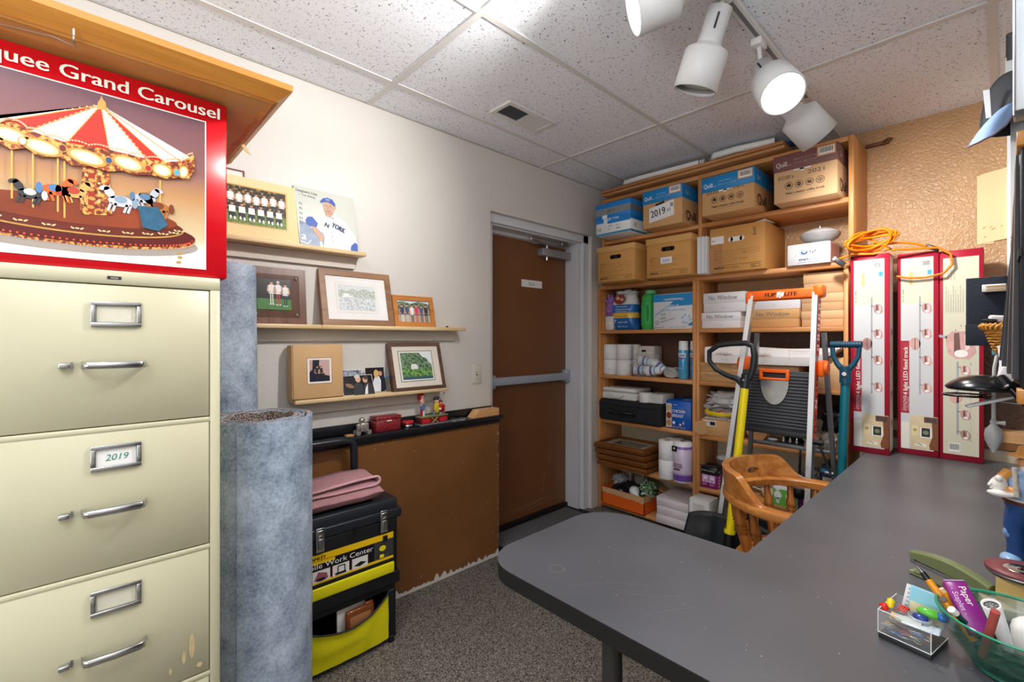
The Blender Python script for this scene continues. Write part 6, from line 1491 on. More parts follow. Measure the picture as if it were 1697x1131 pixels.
b = MB(); b.blob((-.612, 2.96, .825), (.046, .07, .060), M('#16171d', .35), .6, 38, 17, .77); tag(b.build('black_bag'), 'crumpled black plastic bag at the right end of the shelf', 'bag')
# hanging black ladle
b = MB(); b.tube([(-.742, 2.858, .690), (-.742, 2.848, .672), (-.744, 2.846, .60), (-.747, 2.846, .50)], [.004, .005, .006, .008], BLACK, 10); b.lathe([(0, .008), (.02, .020), (.055, .034), (.09, .036), (.10, .02), (.103, .0001)], BLACK, (-.747, 2.846, .505), (-.747, 2.846, 0), 20); tag(b.build('black_scoop'), 'black plastic scoop hanging down from the shelf behind the chair', 'scoop')
# shelf .33
t = thing('led_bulb_box', 'open black and purple bulb carton near the ladder foot', 'box', (-1.25, 2.96, .331))
b = MB(); b.box(-1.312 + .006, 2.885, .331, -1.205, 2.99, .462, M('#8a1f78', .35, var=.03), .001, 1); b.box(-1.3065, 2.8845, .415, -1.2045, 2.9905, .463, M('#18171b', .35), .001, 1); b.build('box_body', t)
p = MB(FY(2.8838)); p.text('EcoSmart Energy', -1.30, .436, .009, WHITE, w=.08, l=1); 
for x in (-1.298, -1.256): p.rect(x, .365, x + .038, .412, M('#d9b6dc', .3, var=.1, sc=50), 1); p.disc(x + .02, .392, .011, M('#f1e6f2', .3), 2, 12); p.rect(x + .014, .37, x + .026, .385, M('#b88abc', .3), 2)
for x in (-1.296, -1.25): p.text('60W', x, .348, .009, WHITE, l=1)
p.T = FX(-1.204); p.text('LED', 2.90, .43, .012, WHITE, l=1)
for k_ in range(4): p.rect(2.90, .34 + k_ * .018, 2.93, .352 + k_ * .018, M('#e6cfe8', .4), 1)
p.build('printed_face', t)
b = MB(TR(-1.255, 2.886, .464, rx=-.5)); b.box(-.05, -.03, 0, .05, 0, .0015, M('#55525a', .4)); b.build('open_flap', t)
t = thing('flood_bulb', 'grey reflector flood bulb standing behind the purple bulb carton', 'light bulb', (-1.22, 3.06, .331))
b = MB(); b.lathe([(0, .0001), (0, .018), (.05, .022), (.10, .038), (.15, .060), (.165, .062)], M('#8d8f94', .3, .3), (-1.215, 3.055, .331), (-1.215, 3.055, 3), 28); b.build('reflector_body', t)
b = MB(); b.lathe([(.165, .062), (.178, .056), (.190, .032), (.194, .0001)], M('#d8d6d4', .25), (-1.215, 3.055, .331), (-1.215, 3.055, 3), 28); b.build('frosted_face', t)
t = thing('bulb_carton', 'white, green and purple bulb carton seen through the chair back', 'box', (-.79, 2.95, .331))
b = MB(); b.box(-.885, 2.87, .331, -.66, 3.06, .455, M('#e8e9ee', .4), .002, 1); b.build('box_body', t)
p = MB(FY(2.8694)); p.rect(-.885, .331, -.765, .425, M('#72b84a', .4, var=.06), 1); p.rect(-.762, .331, -.70, .425, M('#6a1c5c', .4), 1); p.rect(-.735, .36, -.70, .415, M('#dfe3ee', .4), 2); 
for x in (-.86, -.80): p.disc(x, .39, .020, M('#eef2ee', .4), 2, 14, .022); p.rect(x - .009, .345, x + .009, .375, M('#d5dcd5', .4), 2); p.disc(x, .42, .012, M('#e9efe7', .4), 3, 10, .007)
p.build('printed_front', t)
t = thing('cable_carton', 'dark blue carton with purple stripe beside the teal shovel', 'box', (-.60, 2.95, .331))
b = MB(); b.box(-.652, 2.868, .331, -.556, 3.05, .60, M('#1c2c4c', .4), .002, 1); b.build('box_body', t)
p = MB(FY(2.8674)); p.rect(-.65, .565, -.56, .583, M('#3f9fe0', .4), 1); p.rect(-.645, .42, -.595, .54, M('#c9bfae', .4), 1); p.rect(-.590, .42, -.562, .54, M('#8a2a8a', .4), 1); p.ring(-.62, .50, .010, .003, DK, 2); p.build('printed_front', t)
b = MB(); b.blob((-.705 + .0, 2.91, .52), (.04, .04, .04), M('#6a6864', .4, var=.3, sc=30), .5, 40, 31, .457); tag(b.build('grey_bundle'), 'grey crumpled bundle on the white and green bulb carton', 'bundle')
b = MB(TR(-1.0, 2.93, .385, rz=.4, ry=.3)); b.tube([(-.05, 0, 0), (.09, 0, .0)], .004, M('#d8d8d8', .2), 8); b.tube([(-.05, .0, 0), (-.02, .03, .06)], .004, M('#d8d8d8', .2), 8); tag(b.build('clear_rods'), 'clear plastic rods lying on the shelf behind the chair', 'rods')
b = MB(); b.lathe([(0, .03), (.02, .045), (.05, .05), (.055, .03), (.056, .0001)], M('#c9a98d', .5), (-.93, 2.97, .331), (-.93, 2.97, 3), 24); tag(b.build('small_bowl'), 'small tan bowl behind the chair back on the shelf', 'bowl')
# white box on the floor
t = cardbox('white_carton', 'plain tall white carton on the floor behind the snow shovel', 'box', -1.268, -1.150, 2.645, 2.765, .001, .326, M('#e4e3dc', .5, var=.03))
p = MB(FY(2.6444)); p.rect(-1.245, .20, -1.18, .30, M('#d9d8cf', .5), 1); p.text('B', -1.24, .148, .020, DK, l=2); p.build('label', t)
b = MB(); b.box(-1.10, 2.87, .049, -.70, 3.08, .22, M('#24272c', .5), .004); tag(b.build('storage_bin'), 'dark bin on the bottom shelf behind the chair', 'bin')

# ================================================================ stepladder
AL = M('#b4b8be', .32, .75, var=.05, sc=20); ALD = M('#8d9198', .35, .8, var=.05)
ORG = M('#f0640f', .4, var=.03); RIB = M('#33363b', .6, var=.06)
t = thing('stepladder', 'aluminium platform stepladder with orange top cap and black ribbed step', 'ladder', (-.76, 2.58, 0))
def rail(b, p0, p1, wx, wy, mat):
    p0 = Vector(p0); p1 = Vector(p1); vs = []
    for p_ in (p0, p1):
        for q in ((-wx, -wy), (wx, -wy), (wx, wy), (-wx, wy)): vs.append((p_.x + q[0], p_.y + q[1], p_.z))
    b.add(vs, [(3, 2, 1, 0), (4, 5, 6, 7), (0, 1, 5, 4), (1, 2, 6, 5), (2, 3, 7, 6), (3, 0, 4, 7)], mat)
TL = (-.872, 2.52, 1.50); BL_ = (-1.018, 2.36, .0); TRr = (-.588, 2.52, 1.50); BR = (-.598, 2.36, .0)
for k_, (a, c) in enumerate(((TL, BL_), (TRr, BR))):
    b = MB(); rail(b, c, a, .009, .026, AL); b.build('front_rail', t)
    b = MB(); s_ = -1 if k_ == 0 else 1; rail(b, (c[0] - s_ * .003, c[1] - .024, c[2]), (a[0] - s_ * .003, a[1] - .024, a[2]), .0105, .003, M('#dfe2e6', .35, .5)); b.build('rail_flange', t)
    b = MB(); rail(b, (c[0] + (.055 if k_ else -.0), 2.80, .0), (a[0] + (.012 if k_ else .0), 2.585, 1.30), .009, .014, ALD); b.build('rear_leg', t)
    for (q, yy) in ((c, c[1]), ((c[0] + (.055 if k_ else 0), 0, 0), 2.80)): b = MB(); b.box(q[0] - .016, yy - .032, 0, q[0] + .016, yy + .03, .035, BLACK, .004); b.build('rubber_foot', t)
b = MB(); b.box(-.893, 2.492, 1.462, -.563, 2.552, 1.512, ORG, .008); b.box(-.60, 2.49, 1.465, -.558, 2.56, 1.522, ORG, .01); b.box(-.898, 2.49, 1.45, -.868, 2.56, 1.506, ORG, .006); b.build('top_cap', t, 'orange plastic top cap with black lettering')
p = MB(FY(2.4905)); p.text('FLIP', -.805, 1.479, .018, BLACK, w=.048, l=1, bold=.002, shear=.15); p.poly([(-.752, 1.474), (-.744, 1.474), (-.732, 1.502), (-.740, 1.502)], WHITE, 1); p.poly([(-.742, 1.47), (-.734, 1.47), (-.722, 1.498), (-.730, 1.498)], WHITE, 2); p.text('N', -.752, 1.476, .024, WHITE, w=.028, l=2, bold=.002, shear=.2); p.text('LITE', -.717, 1.479, .018, BLACK, w=.052, l=1, bold=.002, shear=.15); p.build('brand_lettering', t)
# decal on right rail front
def RP(f): return tuple(TRr[i] + (BR[i] - TRr[i]) * f for i in range(3))
ang = math.atan2(TRr[1] - BR[1], TRr[2])
dm = Matrix.Translation((0, 0, 0))
RT = Matrix.Translation((BR[0] + .008, BR[1] - .0275, 0)) @ Matrix.Rotation(-ang, 4, 'X') @ FY(-.0008)
p = MB(Matrix.Translation((BR[0] + .0104, BR[1] - .022, 0)) @ Matrix.Rotation(.0067, 4, 'Y') @ Matrix.Rotation(-ang, 4, 'X') @ FX(0))
SO = M('#ff5a2a', .4, var=.03)
p.rect(.0, .82, .050, 1.17, SO, 1); p.rect(.0, 1.20, .05, 1.47, M('#e85548', .4), 1)
p.text('FLIP', .042, .845, .030, BLACK, w=.10, l=3, rot=PI / 2, bold=.002); p.text('N', .044, .96, .038, WHITE, w=.035, l=3, rot=PI / 2, bold=.003); p.text('LITE', .042, 1.01, .030, BLACK, w=.10, l=3, rot=PI / 2, bold=.002)
rr = random.Random(5)
for k_ in range(16):
    zz = 1.21 + k_ * .016; p.rect(.006 + .004 * (k_ % 2), zz, .044 - .01 * (k_ % 3 == 0), zz + .009, M('#f3e3de', .4) if k_ % 3 else BLACK, 2)
p.build('warning_sticker', t, 'red orange sticker strip with lettering')
# platform step, folded upright
Tp = Matrix.Translation((-.742, 2.468, .83)) @ Matrix.Rotation(math.radians(.5), 4, 'Y') @ Matrix.Rotation(-.05, 4, 'X')
b = MB(Tp); b.box(-.168, -.012, 0, .140, .012, .285, RIB, .004)
for k_ in range(17):
    z = .012 + k_ * .0155; b.box(-.160, -.016, z, .134, -.010, z + .0085, M('#3e4147', .55, var=.05), .0018, 1)
b.box(-.172, -.010, -.026, .142, .014, .004, M('#2a2c30', .5), .004); b.build('platform_step', t, 'black ribbed folding platform step')
b = MB(Tp @ FY(-.0185)); pts = [(-.075 + .0, .245)] + [(-.012 + .062 * math.cos(a), .235 + .115 * math.sin(a)) for a in [PI + i * PI / 16 for i in range(17)]] + [(.05, .245)]
b.prism(pts, 0, .003, M('#b9bcc0', .25, .8, var=.1, sc=30)); b.build('latch_plate', t, 'shiny rounded metal latch plate')
b = MB(Tp)
for q in ((-.078, -.034, .275, .054, -.014, .292), (-.078, -.034, .238, -.062, -.014, .285), (.038, -.034, .238, .054, -.014, .285), (-.070, -.034, .238, .046, -.016, .250)): b.box(*q, ORG, .004)
for k_ in range(18): x = -.062 + k_ * .006; b.box(x, -.0365, .276, x + .003, -.033, .291, ORG)
b.build('release_handle', t, 'orange release handle')
for (x, z, s_) in ((-.565, 1.135, 1), (-.905, 1.145, -1)):
    b = MB(); b.box(x - .012, 2.47, z - .04, x + .014, 2.56, z + .035, ORG, .008); b.cyl((x + .014 * s_, 2.50, z), (x + .026 * s_, 2.50, z), .03, ORG, n=20); b.build('hinge_bracket', t, 'orange plastic hinge bracket')
for (x, xx) in ((-.955, -.60),):
    for z, yy in ((.30, 2.40), (.58, 2.43)):
        b = MB(); b.box(-.985 + z * .09, yy - .03, z, -.60, yy + .035, z + .022, AL, .003); b.build('lower_step', t)
b = MB(); b.tube([(-.565, 2.44, .80), (-.552, 2.60, .63)], .006, ALD, 8); b.build('spreader_bar', t)
b = MB(); b.cyl((-.585, 2.44, .80), (-.545, 2.44, .80), .012, BLACK); b.build('pivot_knob', t)
b = MB(); b.cyl((-.575, 2.60, .63), (-.54, 2.60, .63), .008, STEEL); b.build('pivot_bolt', t)
for q in ((-.99, 2.79, .25, -.545, 2.81, .275), (-.93, 2.685, .70, -.57, 2.70, .72)): b = MB(); b.box(*q, ALD, .002); b.build('rear_crossbar', t)

# ================================================================ snow shovel
t = thing('snow_shovel', 'snow shovel with yellow shaft, black loop grip and black blade', 'shovel', (-.88, 2.2, 0))
YS = M('#f2dc12', .3, var=.02); GB = M('#24282d', .35, var=.05)
b = MB(); b.tube([(-.834, 2.315, 1.06), (-.851, 2.255, .67), (-.868, 2.205, .305)], .0185, YS, 18); b.build('shaft', t, 'yellow shaft')
b = MB(); c0_ = Vector((-.895, 2.33, 1.155))
pts = [(-0.8387,1.0447),(-0.8719,1.0772),(-0.9232,1.0918),(-0.9762,1.1190),(-1.0065,1.1602),(-1.0065,1.2060),(-0.9643,1.2369),(-0.9002,1.2464),(-0.8332,1.2498),(-0.8008,1.2358),(-0.7928,1.1903),(-0.7981,1.1389),(-0.8088,1.0927),(-0.8332,1.0566)]
b.tube([(q[0], 2.318, q[1]) for q in pts], [.018, .015, .012, .0115, .0115, .0125, .013, .013, .0135, .014, .0155, .0155, .014, .017], GB, 14, closed=True)
b.cyl((-.829, 2.318, 1.10), (-.835, 2.314, 1.035), .0225, GB); b.cyl((-.833, 2.29, 1.075), (-.833, 2.34, 1.075), .006, CHROME); b.build('loop_grip', t, 'black loop grip')
b = MB(); b.tube([(-.866, 2.213, .365), (-.869, 2.205, .29), (-.873, 2.205, .20), (-.876, 2.215, .11)], [.0235, .024, .026, .03], M('#101114', .4), 16); b.lathe([(0, .0245), (.012, .0255), (.02, .0245)], YS, (-.866, 2.212, .362), (-.865, 2.214, .39), 16); b.build('blade_socket', t)
b = MB(); vs = []; fs = []; nu, nv = 36, 16
for i in range(nu + 1):
    u = i / nu * 2 - 1
    for j in range(nv + 1):
        v = j / nv
        x = -.890 + u * (.232 - .03 * v ** 3); z = .012 + .40 * v * (1 - .0 * u * u) - .03 * (abs(u) ** 4) * v
        y = 2.225 + .055 * math.sin(v * PI * .62) + .035 * u * u * (1 - .3 * v) * -1 + (.075 * max(0, v - .72) ** 1.0) + .018 * math.exp(-((abs(u) - .45) / .09) ** 2) * math.sin(PI * v) * .6
        vs.append((x, y, z))
for i in range(nu):
    for j in range(nv): a = i * (nv + 1) + j; fs.append((a, a + nv + 1, a + nv + 2, a + 1))
b.add(vs, fs, M('#1d2126', .3, var=.08), True); o = b.build('blade', t, 'black curved plastic blade'); m_ = o.modifiers.new('s', 'SOLIDIFY'); m_.thickness = .006; m_.offset = 1

# ================================================================ teal shovel
TE = M('#0f6f80', .35, var=.04); TE2 = M('#174b63', .4, var=.04)
t = thing('garden_shovel', 'teal shafted shovel with ribbed D-grip between ladder and light boxes', 'shovel', (-.53, 2.65, 0))
b = MB(); b.tube([(-.503, 2.65, 1.085), (-.520, 2.655, .62), (-.540, 2.66, .17)], .0185, TE, 18); b.build('shaft', t, 'teal shaft')
b = MB(); b.tube([(-.556, 2.648, 1.236), (-.552, 2.648, 1.19), (-.535, 2.648, 1.15), (-.512, 2.648, 1.122)], [.010, .010, .012, .015], TE2, 10); b.tube([(-.449, 2.648, 1.236), (-.453, 2.648, 1.19), (-.472, 2.648, 1.15), (-.494, 2.648, 1.122)], [.010, .010, .012, .015], TE2, 10)
b.cyl((-.503, 2.648, 1.14), (-.504, 2.65, 1.06), .0235, TE2); b.cyl((-.503, 2.62, 1.105), (-.503, 2.63, 1.105), .009, CHROME)
b.tube([(-.563, 2.648, 1.243), (-.442, 2.648, 1.243)], .014, TE2, 12)
for k_ in range(12): x = -.558 + k_ * .0103; b.lathe([(0, .0145), (.001, .0175), (.004, .0175), (.005, .0145)], TE2, (x, 2.648, 1.243), (x + 1, 2.648, 1.243), 12)
b.build('d_grip', t, 'dark teal ribbed D-grip')
b = MB(); vs = []; fs = []
for i in range(13):
    u = i / 12 * 2 - 1
    for j in range(9):
        v = j / 8; w_ = .052 * min(1, .35 + v * 1.6); vs.append((-.545 + u * w_, 2.66 - .02 * (1 - u * u) * v, .008 + .2 * v))
for i in range(12):
    for j in range(8): a = i * 9 + j; fs.append((a, a + 9, a + 10, a + 1))
b.add(vs, fs, M('#3c4044', .4, .6), True); o = b.build('blade', t); m_ = o.modifiers.new('s', 'SOLIDIFY'); m_.thickness = .003

# ================================================================ captain's chair
CH = wood('#cd8b45', '#a2602a', 'X', 12, .25); CHV = wood('#b36f31', '#82481b', 'Z', 14, .25)
t = thing('captains_chair', 'honey oak captain chair with curved back rail pushed to the desk', 'chair', (-.52, 1.97, 0))
ccx, ccy = -.500, 1.957
def arcpt(a, r): return (ccx + r * math.cos(a), ccy + r * math.sin(a))
path = []
R0 = .245
for i in range(9): path.append((-.466 - .054 * i / 8, ccy - R0 * (1.0), (0, -1)))
path = [(-.462 + (-.038) * i / 6, ccy + R0, (0, 1)) for i in range(6)]
for i in range(37):
    a = PI / 2 + PI * i / 36; path.append((ccx + R0 * math.cos(a), ccy + R0 * math.sin(a), (math.cos(a), math.sin(a))))
path += [(-.50 + .038 * i / 6, ccy - R0, (0, -1)) for i in range(1, 7)]
vs = []; fs = []
sec = [(-.026, .657), (.024, .657), (.028, .664), (.028, .682), (.022, .688), (-.020, .688), (-.028, .682), (-.028, .663)]
for (x, y, nn) in path:
    for (o_, z) in sec: vs.append((x + nn[0] * o_, y + nn[1] * o_, z))
m = len(path)
for i in range(m - 1):
    for j in range(8): k2 = (j + 1) % 8; fs.append((i * 8 + j, i * 8 + 8 + j, i * 8 + 8 + k2, i * 8 + k2))
fs += [tuple(range(8)), tuple((m - 1) * 8 + j for j in range(7, -1, -1))]
b = MB(); b.add(vs, fs, CH, True); o = b.build('arm_rail', t); smooth_angle(o, 50)
# crest
vs = []; fs = []; m = 61; nz = 9
A0, A1 = math.radians(180 - 78), math.radians(180 + 78)
def crest_top(f):
    e = min(f, 1 - f); s_ = min(1, e / .17); s_ = s_ * s_ * (3 - 2 * s_); return .6885 + .089 * s_
for i in range(m):
    f = i / (m - 1); a = A0 + (A1 - A0) * f; zt = crest_top(f)
    ring_ = []
    for k_ in range(nz): 
        z = .686 + (zt - .686) * k_ / (nz - 1); lean_ = (z - .686) * .16; ring_.append((.239 + lean_ - .004, z))
    for k_ in range(nz - 1, -1, -1):
        z = .686 + (zt - .686) * k_ / (nz - 1); lean_ = (z - .686) * .16; rr_ = .267 + lean_ - .006 * (k_ / (nz - 1)); ring_.append((rr_, z - (.004 if k_ == nz - 1 and zt > .70 else 0)))
    for (r, z) in ring_: vs.append((ccx + r * math.cos(a), ccy + r * math.sin(a), z))
w2 = 2 * nz
for i in range(m - 1):
    for j in range(w2): k2 = (j + 1) % w2; fs.append((i * w2 + j, i * w2 + k2, i * w2 + w2 + k2, i * w2 + w2 + j))
fs += [tuple(range(w2 - 1, -1, -1)), tuple((m - 1) * w2 + j for j in range(w2))]
b = MB(); b.add(vs, fs, CH, True); o = b.build('crest_rail', t); 
cut = MB(); ha = math.radians(153); cut.T = Matrix.Translation((ccx + .253 * math.cos(ha), ccy + .253 * math.sin(ha), .717)) @ Matrix.Rotation(ha, 4, 'Z'); cut.ell((0, 0, 0), (.06, .030, .0125), CH, 24, 12)
co = cut.build('cutter', t)
m_ = o.modifiers.new('b', 'BOOLEAN'); m_.object = co; m_.operation = 'DIFFERENCE'; m_.solver = 'EXACT'
bpy.context.view_layer.update()
dg = bpy.context.evaluated_depsgraph_get(); nm = bpy.data.meshes.new_from_object(o.evaluated_get(dg)); o.modifiers.clear(); o.data = nm; bpy.data.objects.remove(co); smooth_angle(o, 50)
# seat
b = MB(); pts = [(ccx + .220 * math.copysign(abs(math.cos(a)) ** .75, math.cos(a)), ccy + .220 * math.copysign(abs(math.sin(a)) ** .75, math.sin(a))) for a in [2 * PI * i / 44 for i in range(44)]]
b.prism(pts, .405, .440, CH, True); b.build('seat', t)
SP = [(0, .010), (.15, .012), (.33, .0165), (.38, .018), (.40, .012), (.43, .0195), (.46, .012), (.49, .019), (.52, .012), (.56, .017), (.75, .014), (1, .011)]
for deg in (94, 116, 138, 160, 180, 200, 222, 244, 266):
    a = math.radians(deg); p0 = (ccx + .240 * math.cos(a), ccy + .240 * math.sin(a), .658); p1 = (ccx + .190 * math.cos(a), ccy + .190 * math.sin(a), .438)
    b = MB(); b.turned(p0, p1, [(u, r * 1.0) for u, r in SP], CHV); b.build('spindle', t)
for yy in (-.240, .240):
    b = MB(); b.turned((-.478, ccy + yy, .658), (-.46, ccy + yy * .8, .438), [(0, .012), (.2, .014), (.4, .02), (.45, .013), (.5, .021), (.56, .013), (.62, .02), (.8, .015), (1, .013)], CHV); b.build('arm_post', t)
LG = [(0, .017), (.1, .018), (.2, .024), (.3, .019), (.33, .026), (.36, .019), (.40, .025), (.44, .019), (.6, .021), (.85, .015), (1, .012)]
legs = {}
for sx in (-1, 1):
    for sy in (-1, 1):
        p0 = (ccx + sx * .15, ccy + sy * .15, .406); p1 = (ccx + sx * .215, ccy + sy * .215, .0005); legs[(sx, sy)] = (p0, p1)
        b = MB(); b.turned(p0, p1, LG, CHV); b.build('leg', t)
for (k0, k1, f) in (((-1, -1), (1, -1), .6), ((-1, 1), (1, 1), .6), ((-1, -1), (-1, 1), .5), ((1, -1), (1, 1), .45)):
    q0 = Vector(legs[k0][0]).lerp(Vector(legs[k0][1]), f); q1 = Vector(legs[k1][0]).lerp(Vector(legs[k1][1]), f)
    b = MB(); b.turned(q0, q1, [(0, .009), (.3, .012), (.45, .013), (.48, .018), (.52, .018), (.55, .013), (.7, .012), (1, .009)], CHV); b.build('stretcher', t)
b = MB(TR(-.60, 1.93, .4405, rz=.3)); b.box(-.06, -.03, 0, .06, .03, .004, M('#e9ebf0', .5)); 

# ================================================================ LED track light boxes
CRM = M('#a81c34', .35, var=.04); PAN = M('#cfd0d3', .3, var=.02, sc=3); PAN2 = M('#d3d0ba', .35, var=.03, sc=3); CU = M('#b98f8a', .25, .5, var=.15, sc=40); BARG = M('#9b9fa4', .3, .3)
def ledbox(label, x0, x1, y0, y1, z1, lean_=0):
    z0 = DZ + .001
    t = thing('track_light_box', label, 'box', ((x0 + x1) / 2, (y0 + y1) / 2, z0), 0, None)
    b = MB(); b.box(x0, y0, z0, x1, y1, z1, CRM, .002, 1); b.build('box_body', t)
    return t
def lampglyph(p, x, z, s, l=3, flip=1):
    p.poly([(x - .014 * s, z + .012 * s), (x - .006 * s, z + .021 * s), (x + .010 * s, z + .021 * s), (x + .018 * s, z + .010 * s), (x + .021 * s, z - .012 * s), (x + .014 * s, z - .022 * s), (x - .002 * s, z - .022 * s), (x - .011 * s, z - .014 * s)], CU, l)
    p.poly([(x - .004 * s, z + .018 * s), (x + .002 * s, z + .019 * s), (x + .004 * s, z - .018 * s), (x - .004 * s, z - .017 * s)], M('#6d4a46', .3), l + 1); p.poly([(x + .008 * s, z + .016 * s), (x + .012 * s, z + .014 * s), (x + .014 * s, z - .006 * s), (x + .009 * s, z - .01 * s)], M('#e8d4cf', .3), l + 1)
    p.disc(x + .004 * s, z - .014 * s, .008 * s, M('#f5f1ee', .3), l + 2, 14, .006 * s); p.line([(x - .022 * s, z + .014 * s), (x - .012 * s, z + .012 * s)], .004 * s, BARG, l)
def ledfront(t, x0, x1, y0, z1):
    z0 = DZ + .001; w = x1 - x0; h = z1 - z0; p = MB(FY(y0 - .0004)); U = lambda u: x0 + u * w; V = lambda v: z0 + v * h
    p.rect(U(.09), V(.028), U(.88), V(.975), PAN, 1); p.rect(U(.10), V(.75), U(.87), V(.974), PAN2, 2) ; p.rect(U(.10), V(.028), U(.30), V(.16), M('#e9e6dc', .4), 2)
    p.rect(U(.085), V(.205), U(.30), V(.565), CRM, 3); p.text('4 light LED fixed track', U(.26), V(.295), .016, WHITE, w=h * .24, l=5, rot=PI / 2, bold=.001); p.text('innova', U(.235), V(.215), .018, M('#e3c6cc', .4), w=h * .075, l=5, rot=PI / 2, shear=.2); p.text('LIGHTING', U(.30), V(.22), .008, M('#d9a9b2', .4), w=h * .065, l=5, rot=PI / 2)
    p.rect(U(.54), V(.30), U(.58), V(.785), BARG, 3); p.disc(U(.44), V(.55), .020, CU, 3, 24, .030); p.rect(U(.43), V(.522), U(.45), V(.578), M('#6d5a58', .3), 4)
    for v in (.725, .60, .47, .335): lampglyph(p, U(.70), V(v), 1.05)
    p.barcode(U(.60), V(.925), w * .22, h * .035, 3); p.rect(U(.74), V(.888), U(.84), V(.910), M('#35a3e0', .4), 3); p.rect(U(.30), V(.845), U(.38), V(.905), M('#c9ae5c', .4), 3)
    for k_ in range(6): p.rect(U(.31), V(.85 + k_ * .009), U(.37), V(.853 + k_ * .009), M('#e2d3a0', .4), 4)
    p.text('FA / HT - RO90', U(.17), V(.76), .006, DK, w=h * .06, l=3, rot=PI / 2)
    # room photo at the foot
    p.rect(U(.32), V(.035), U(.995), V(.195), M('#dcc8a2', .35, var=.1, sc=20), 4); p.rect(U(.56), V(.09), U(.84), V(.14), M('#f1efe8', .35), 5); p.rect(U(.60), V(.095), U(.80), V(.138), M('#2a2724', .35), 6); p.disc(U(.70), V(.116), .010, M('#7b8a6a', .35), 7); p.rect(U(.36), V(.098), U(.52), V(.148), M('#e8dcae', .35), 5); p.disc(U(.44), V(.125), .008, M('#b99a4c', .35), 6, 5)
    p.poly([(U(.80), V(.035)), (U(.995), V(.035)), (U(.995), V(.195)), (U(.84), V(.185)), (U(.86), V(.10)), (U(.78), V(.055))], M('#7c4526', .35, var=.2, sc=30), 5); p.rect(U(.66), V(.165), U(.95), V(.192), M('#4a3634', .3, var=.4, sc=60), 6)
    p.poly([(U(.40), V(.052)), (U(.70), V(.045)), (U(.72), V(.058)), (U(.52), V(.062))], M('#f3f0ea', .35), 6); p.line([(U(.50), V(.060)), (U(.62), V(.052))], .003, BLACK, 7)
    p.build('printed_front', t)
t = ledbox('cream and crimson LED track light box, leftmost, orange cord on top', -.514, -.362, 2.812, 2.925, 1.682); ledfront(t, -.514, -.362, 2.812, 1.682)
p = MB(FX(-.3616)); p.rect(2.82, .73, 2.915, 1.67, M('#d8cfc4', .4), 1)
for v in (.86, 1.0, 1.15, 1.3): lampglyph(p, 2.865, v, .9, 2)
p.rect(2.83, 1.60, 2.90, 1.66, M('#efe9e2', .4), 2); p.build('printed_side', t)
t = ledbox('cream and crimson LED track light box standing in the middle of three', -.346, -.197, 2.925, 3.035, 1.684); ledfront(t, -.346, -.197, 2.925, 1.684)
t = ledbox('LED track light box showing its back with small print, rightmost', -.195, -.050, 2.932, 3.042, 1.678)
x0, x1, y0, z1 = -.195, -.050, 2.932, 1.678; z0 = DZ + .001; w = x1 - x0; h = z1 - z0; p = MB(FY(y0 - .0004)); U = lambda u: x0 + u * w; V = lambda v: z0 + v * h
p.rect(U(.09), V(.028), U(.90), V(.965), PAN2, 1)
for k_ in range(3): p.text('CEILING OR WALL MOUNT', U(.22 + k_ * .07), V(.86), .005, M('#9a978a', .5, var=0), w=h * .08, l=2, rot=PI / 2)
for k_ in range(8): p.text('- energy efficient led bulbs included, easy to install', U(.17 + k_ * .055), V(.70), .004, M('#8d8a7e', .5, var=0), w=h * (.13 - .02 * (k_ % 3)), l=2, rot=PI / 2)
lampglyph(p, U(.42), V(.55), 2.9, 3)
p.rect(U(.40), V(.125), U(.45), V(.47), BARG, 3)
for v in (.43, .22, .125): lampglyph(p, U(.58), V(v), 1.0)
p.disc(U(.38), V(.30), .022, CU, 3, 24, .026); p.rect(U(.40), V(.28), U(.42), V(.325), M('#6d5a58', .3), 4)
p.line([(U(.72), V(.10)), (U(.72), V(.46))], .0006, M('#8d8a7e', .5), 2)
for q in ((.72, .10), (.72, .46), (.25, .52), (.38, .62), (.50, .64)): p.disc(U(q[0]), V(q[1]), .002, DK, 3, 8)
p.barcode(U(.22), V(.04), w * .26, h * .042, 3); p.build('printed_back', t)
# orange extension cord
OC = M('#f0810e', .35, var=.04)
t = thing('extension_cord', 'tangled orange extension cord resting on the LED light boxes', 'cord', (-.44, 2.87, 1.69))
pts = []; rr = random.Random(11)
for i in range(230):
    a = i * .21; k_ = i / 230
    r1 = .082 + .02 * math.sin(i * .071 + 1); r2 = .036 + .018 * math.sin(i * .053)
    pts.append((-.432 + r1 * math.cos(a) + .012 * math.sin(i * .13), 2.862 + .028 * math.sin(a * .5 + .3) - .0 + .015 * math.sin(i * .031), 1.752 + r2 * math.sin(a + .35 * math.sin(i * .04)) + .014 * math.cos(a) + .006 * math.sin(i * .11)))
pts = [(q[0], q[1] - .015 - 1.1 * max(0, -.44 - q[0]), q[2]) for q in pts]
b = MB(); b.tube(pts, .0055, OC, 8)
b.tube([pts[10], (-.36, 2.83, 1.70), (-.42, 2.80, 1.682), (-.50, 2.79, 1.690), (-.56, 2.785, 1.672), (-.575, 2.79, 1.664)], .0055, OC, 8)
b.tube([pts[-1], (-.33, 2.88, 1.735), (-.28, 2.90, 1.725), (-.235, 2.915, 1.705)], .0055, OC, 8)
b.tube([(-.36, 2.86, 1.70), (-.28, 2.88, 1.697), (-.20, 2.905, 1.695), (-.155, 2.905, 1.66), (-.150, 2.905, 1.61), (-.18, 2.900, 1.572), (-.24, 2.905, 1.56), (-.30, 2.90, 1.562), (-.345, 2.90, 1.575)], .0055, OC, 8)
b.build('orange_cable', t)
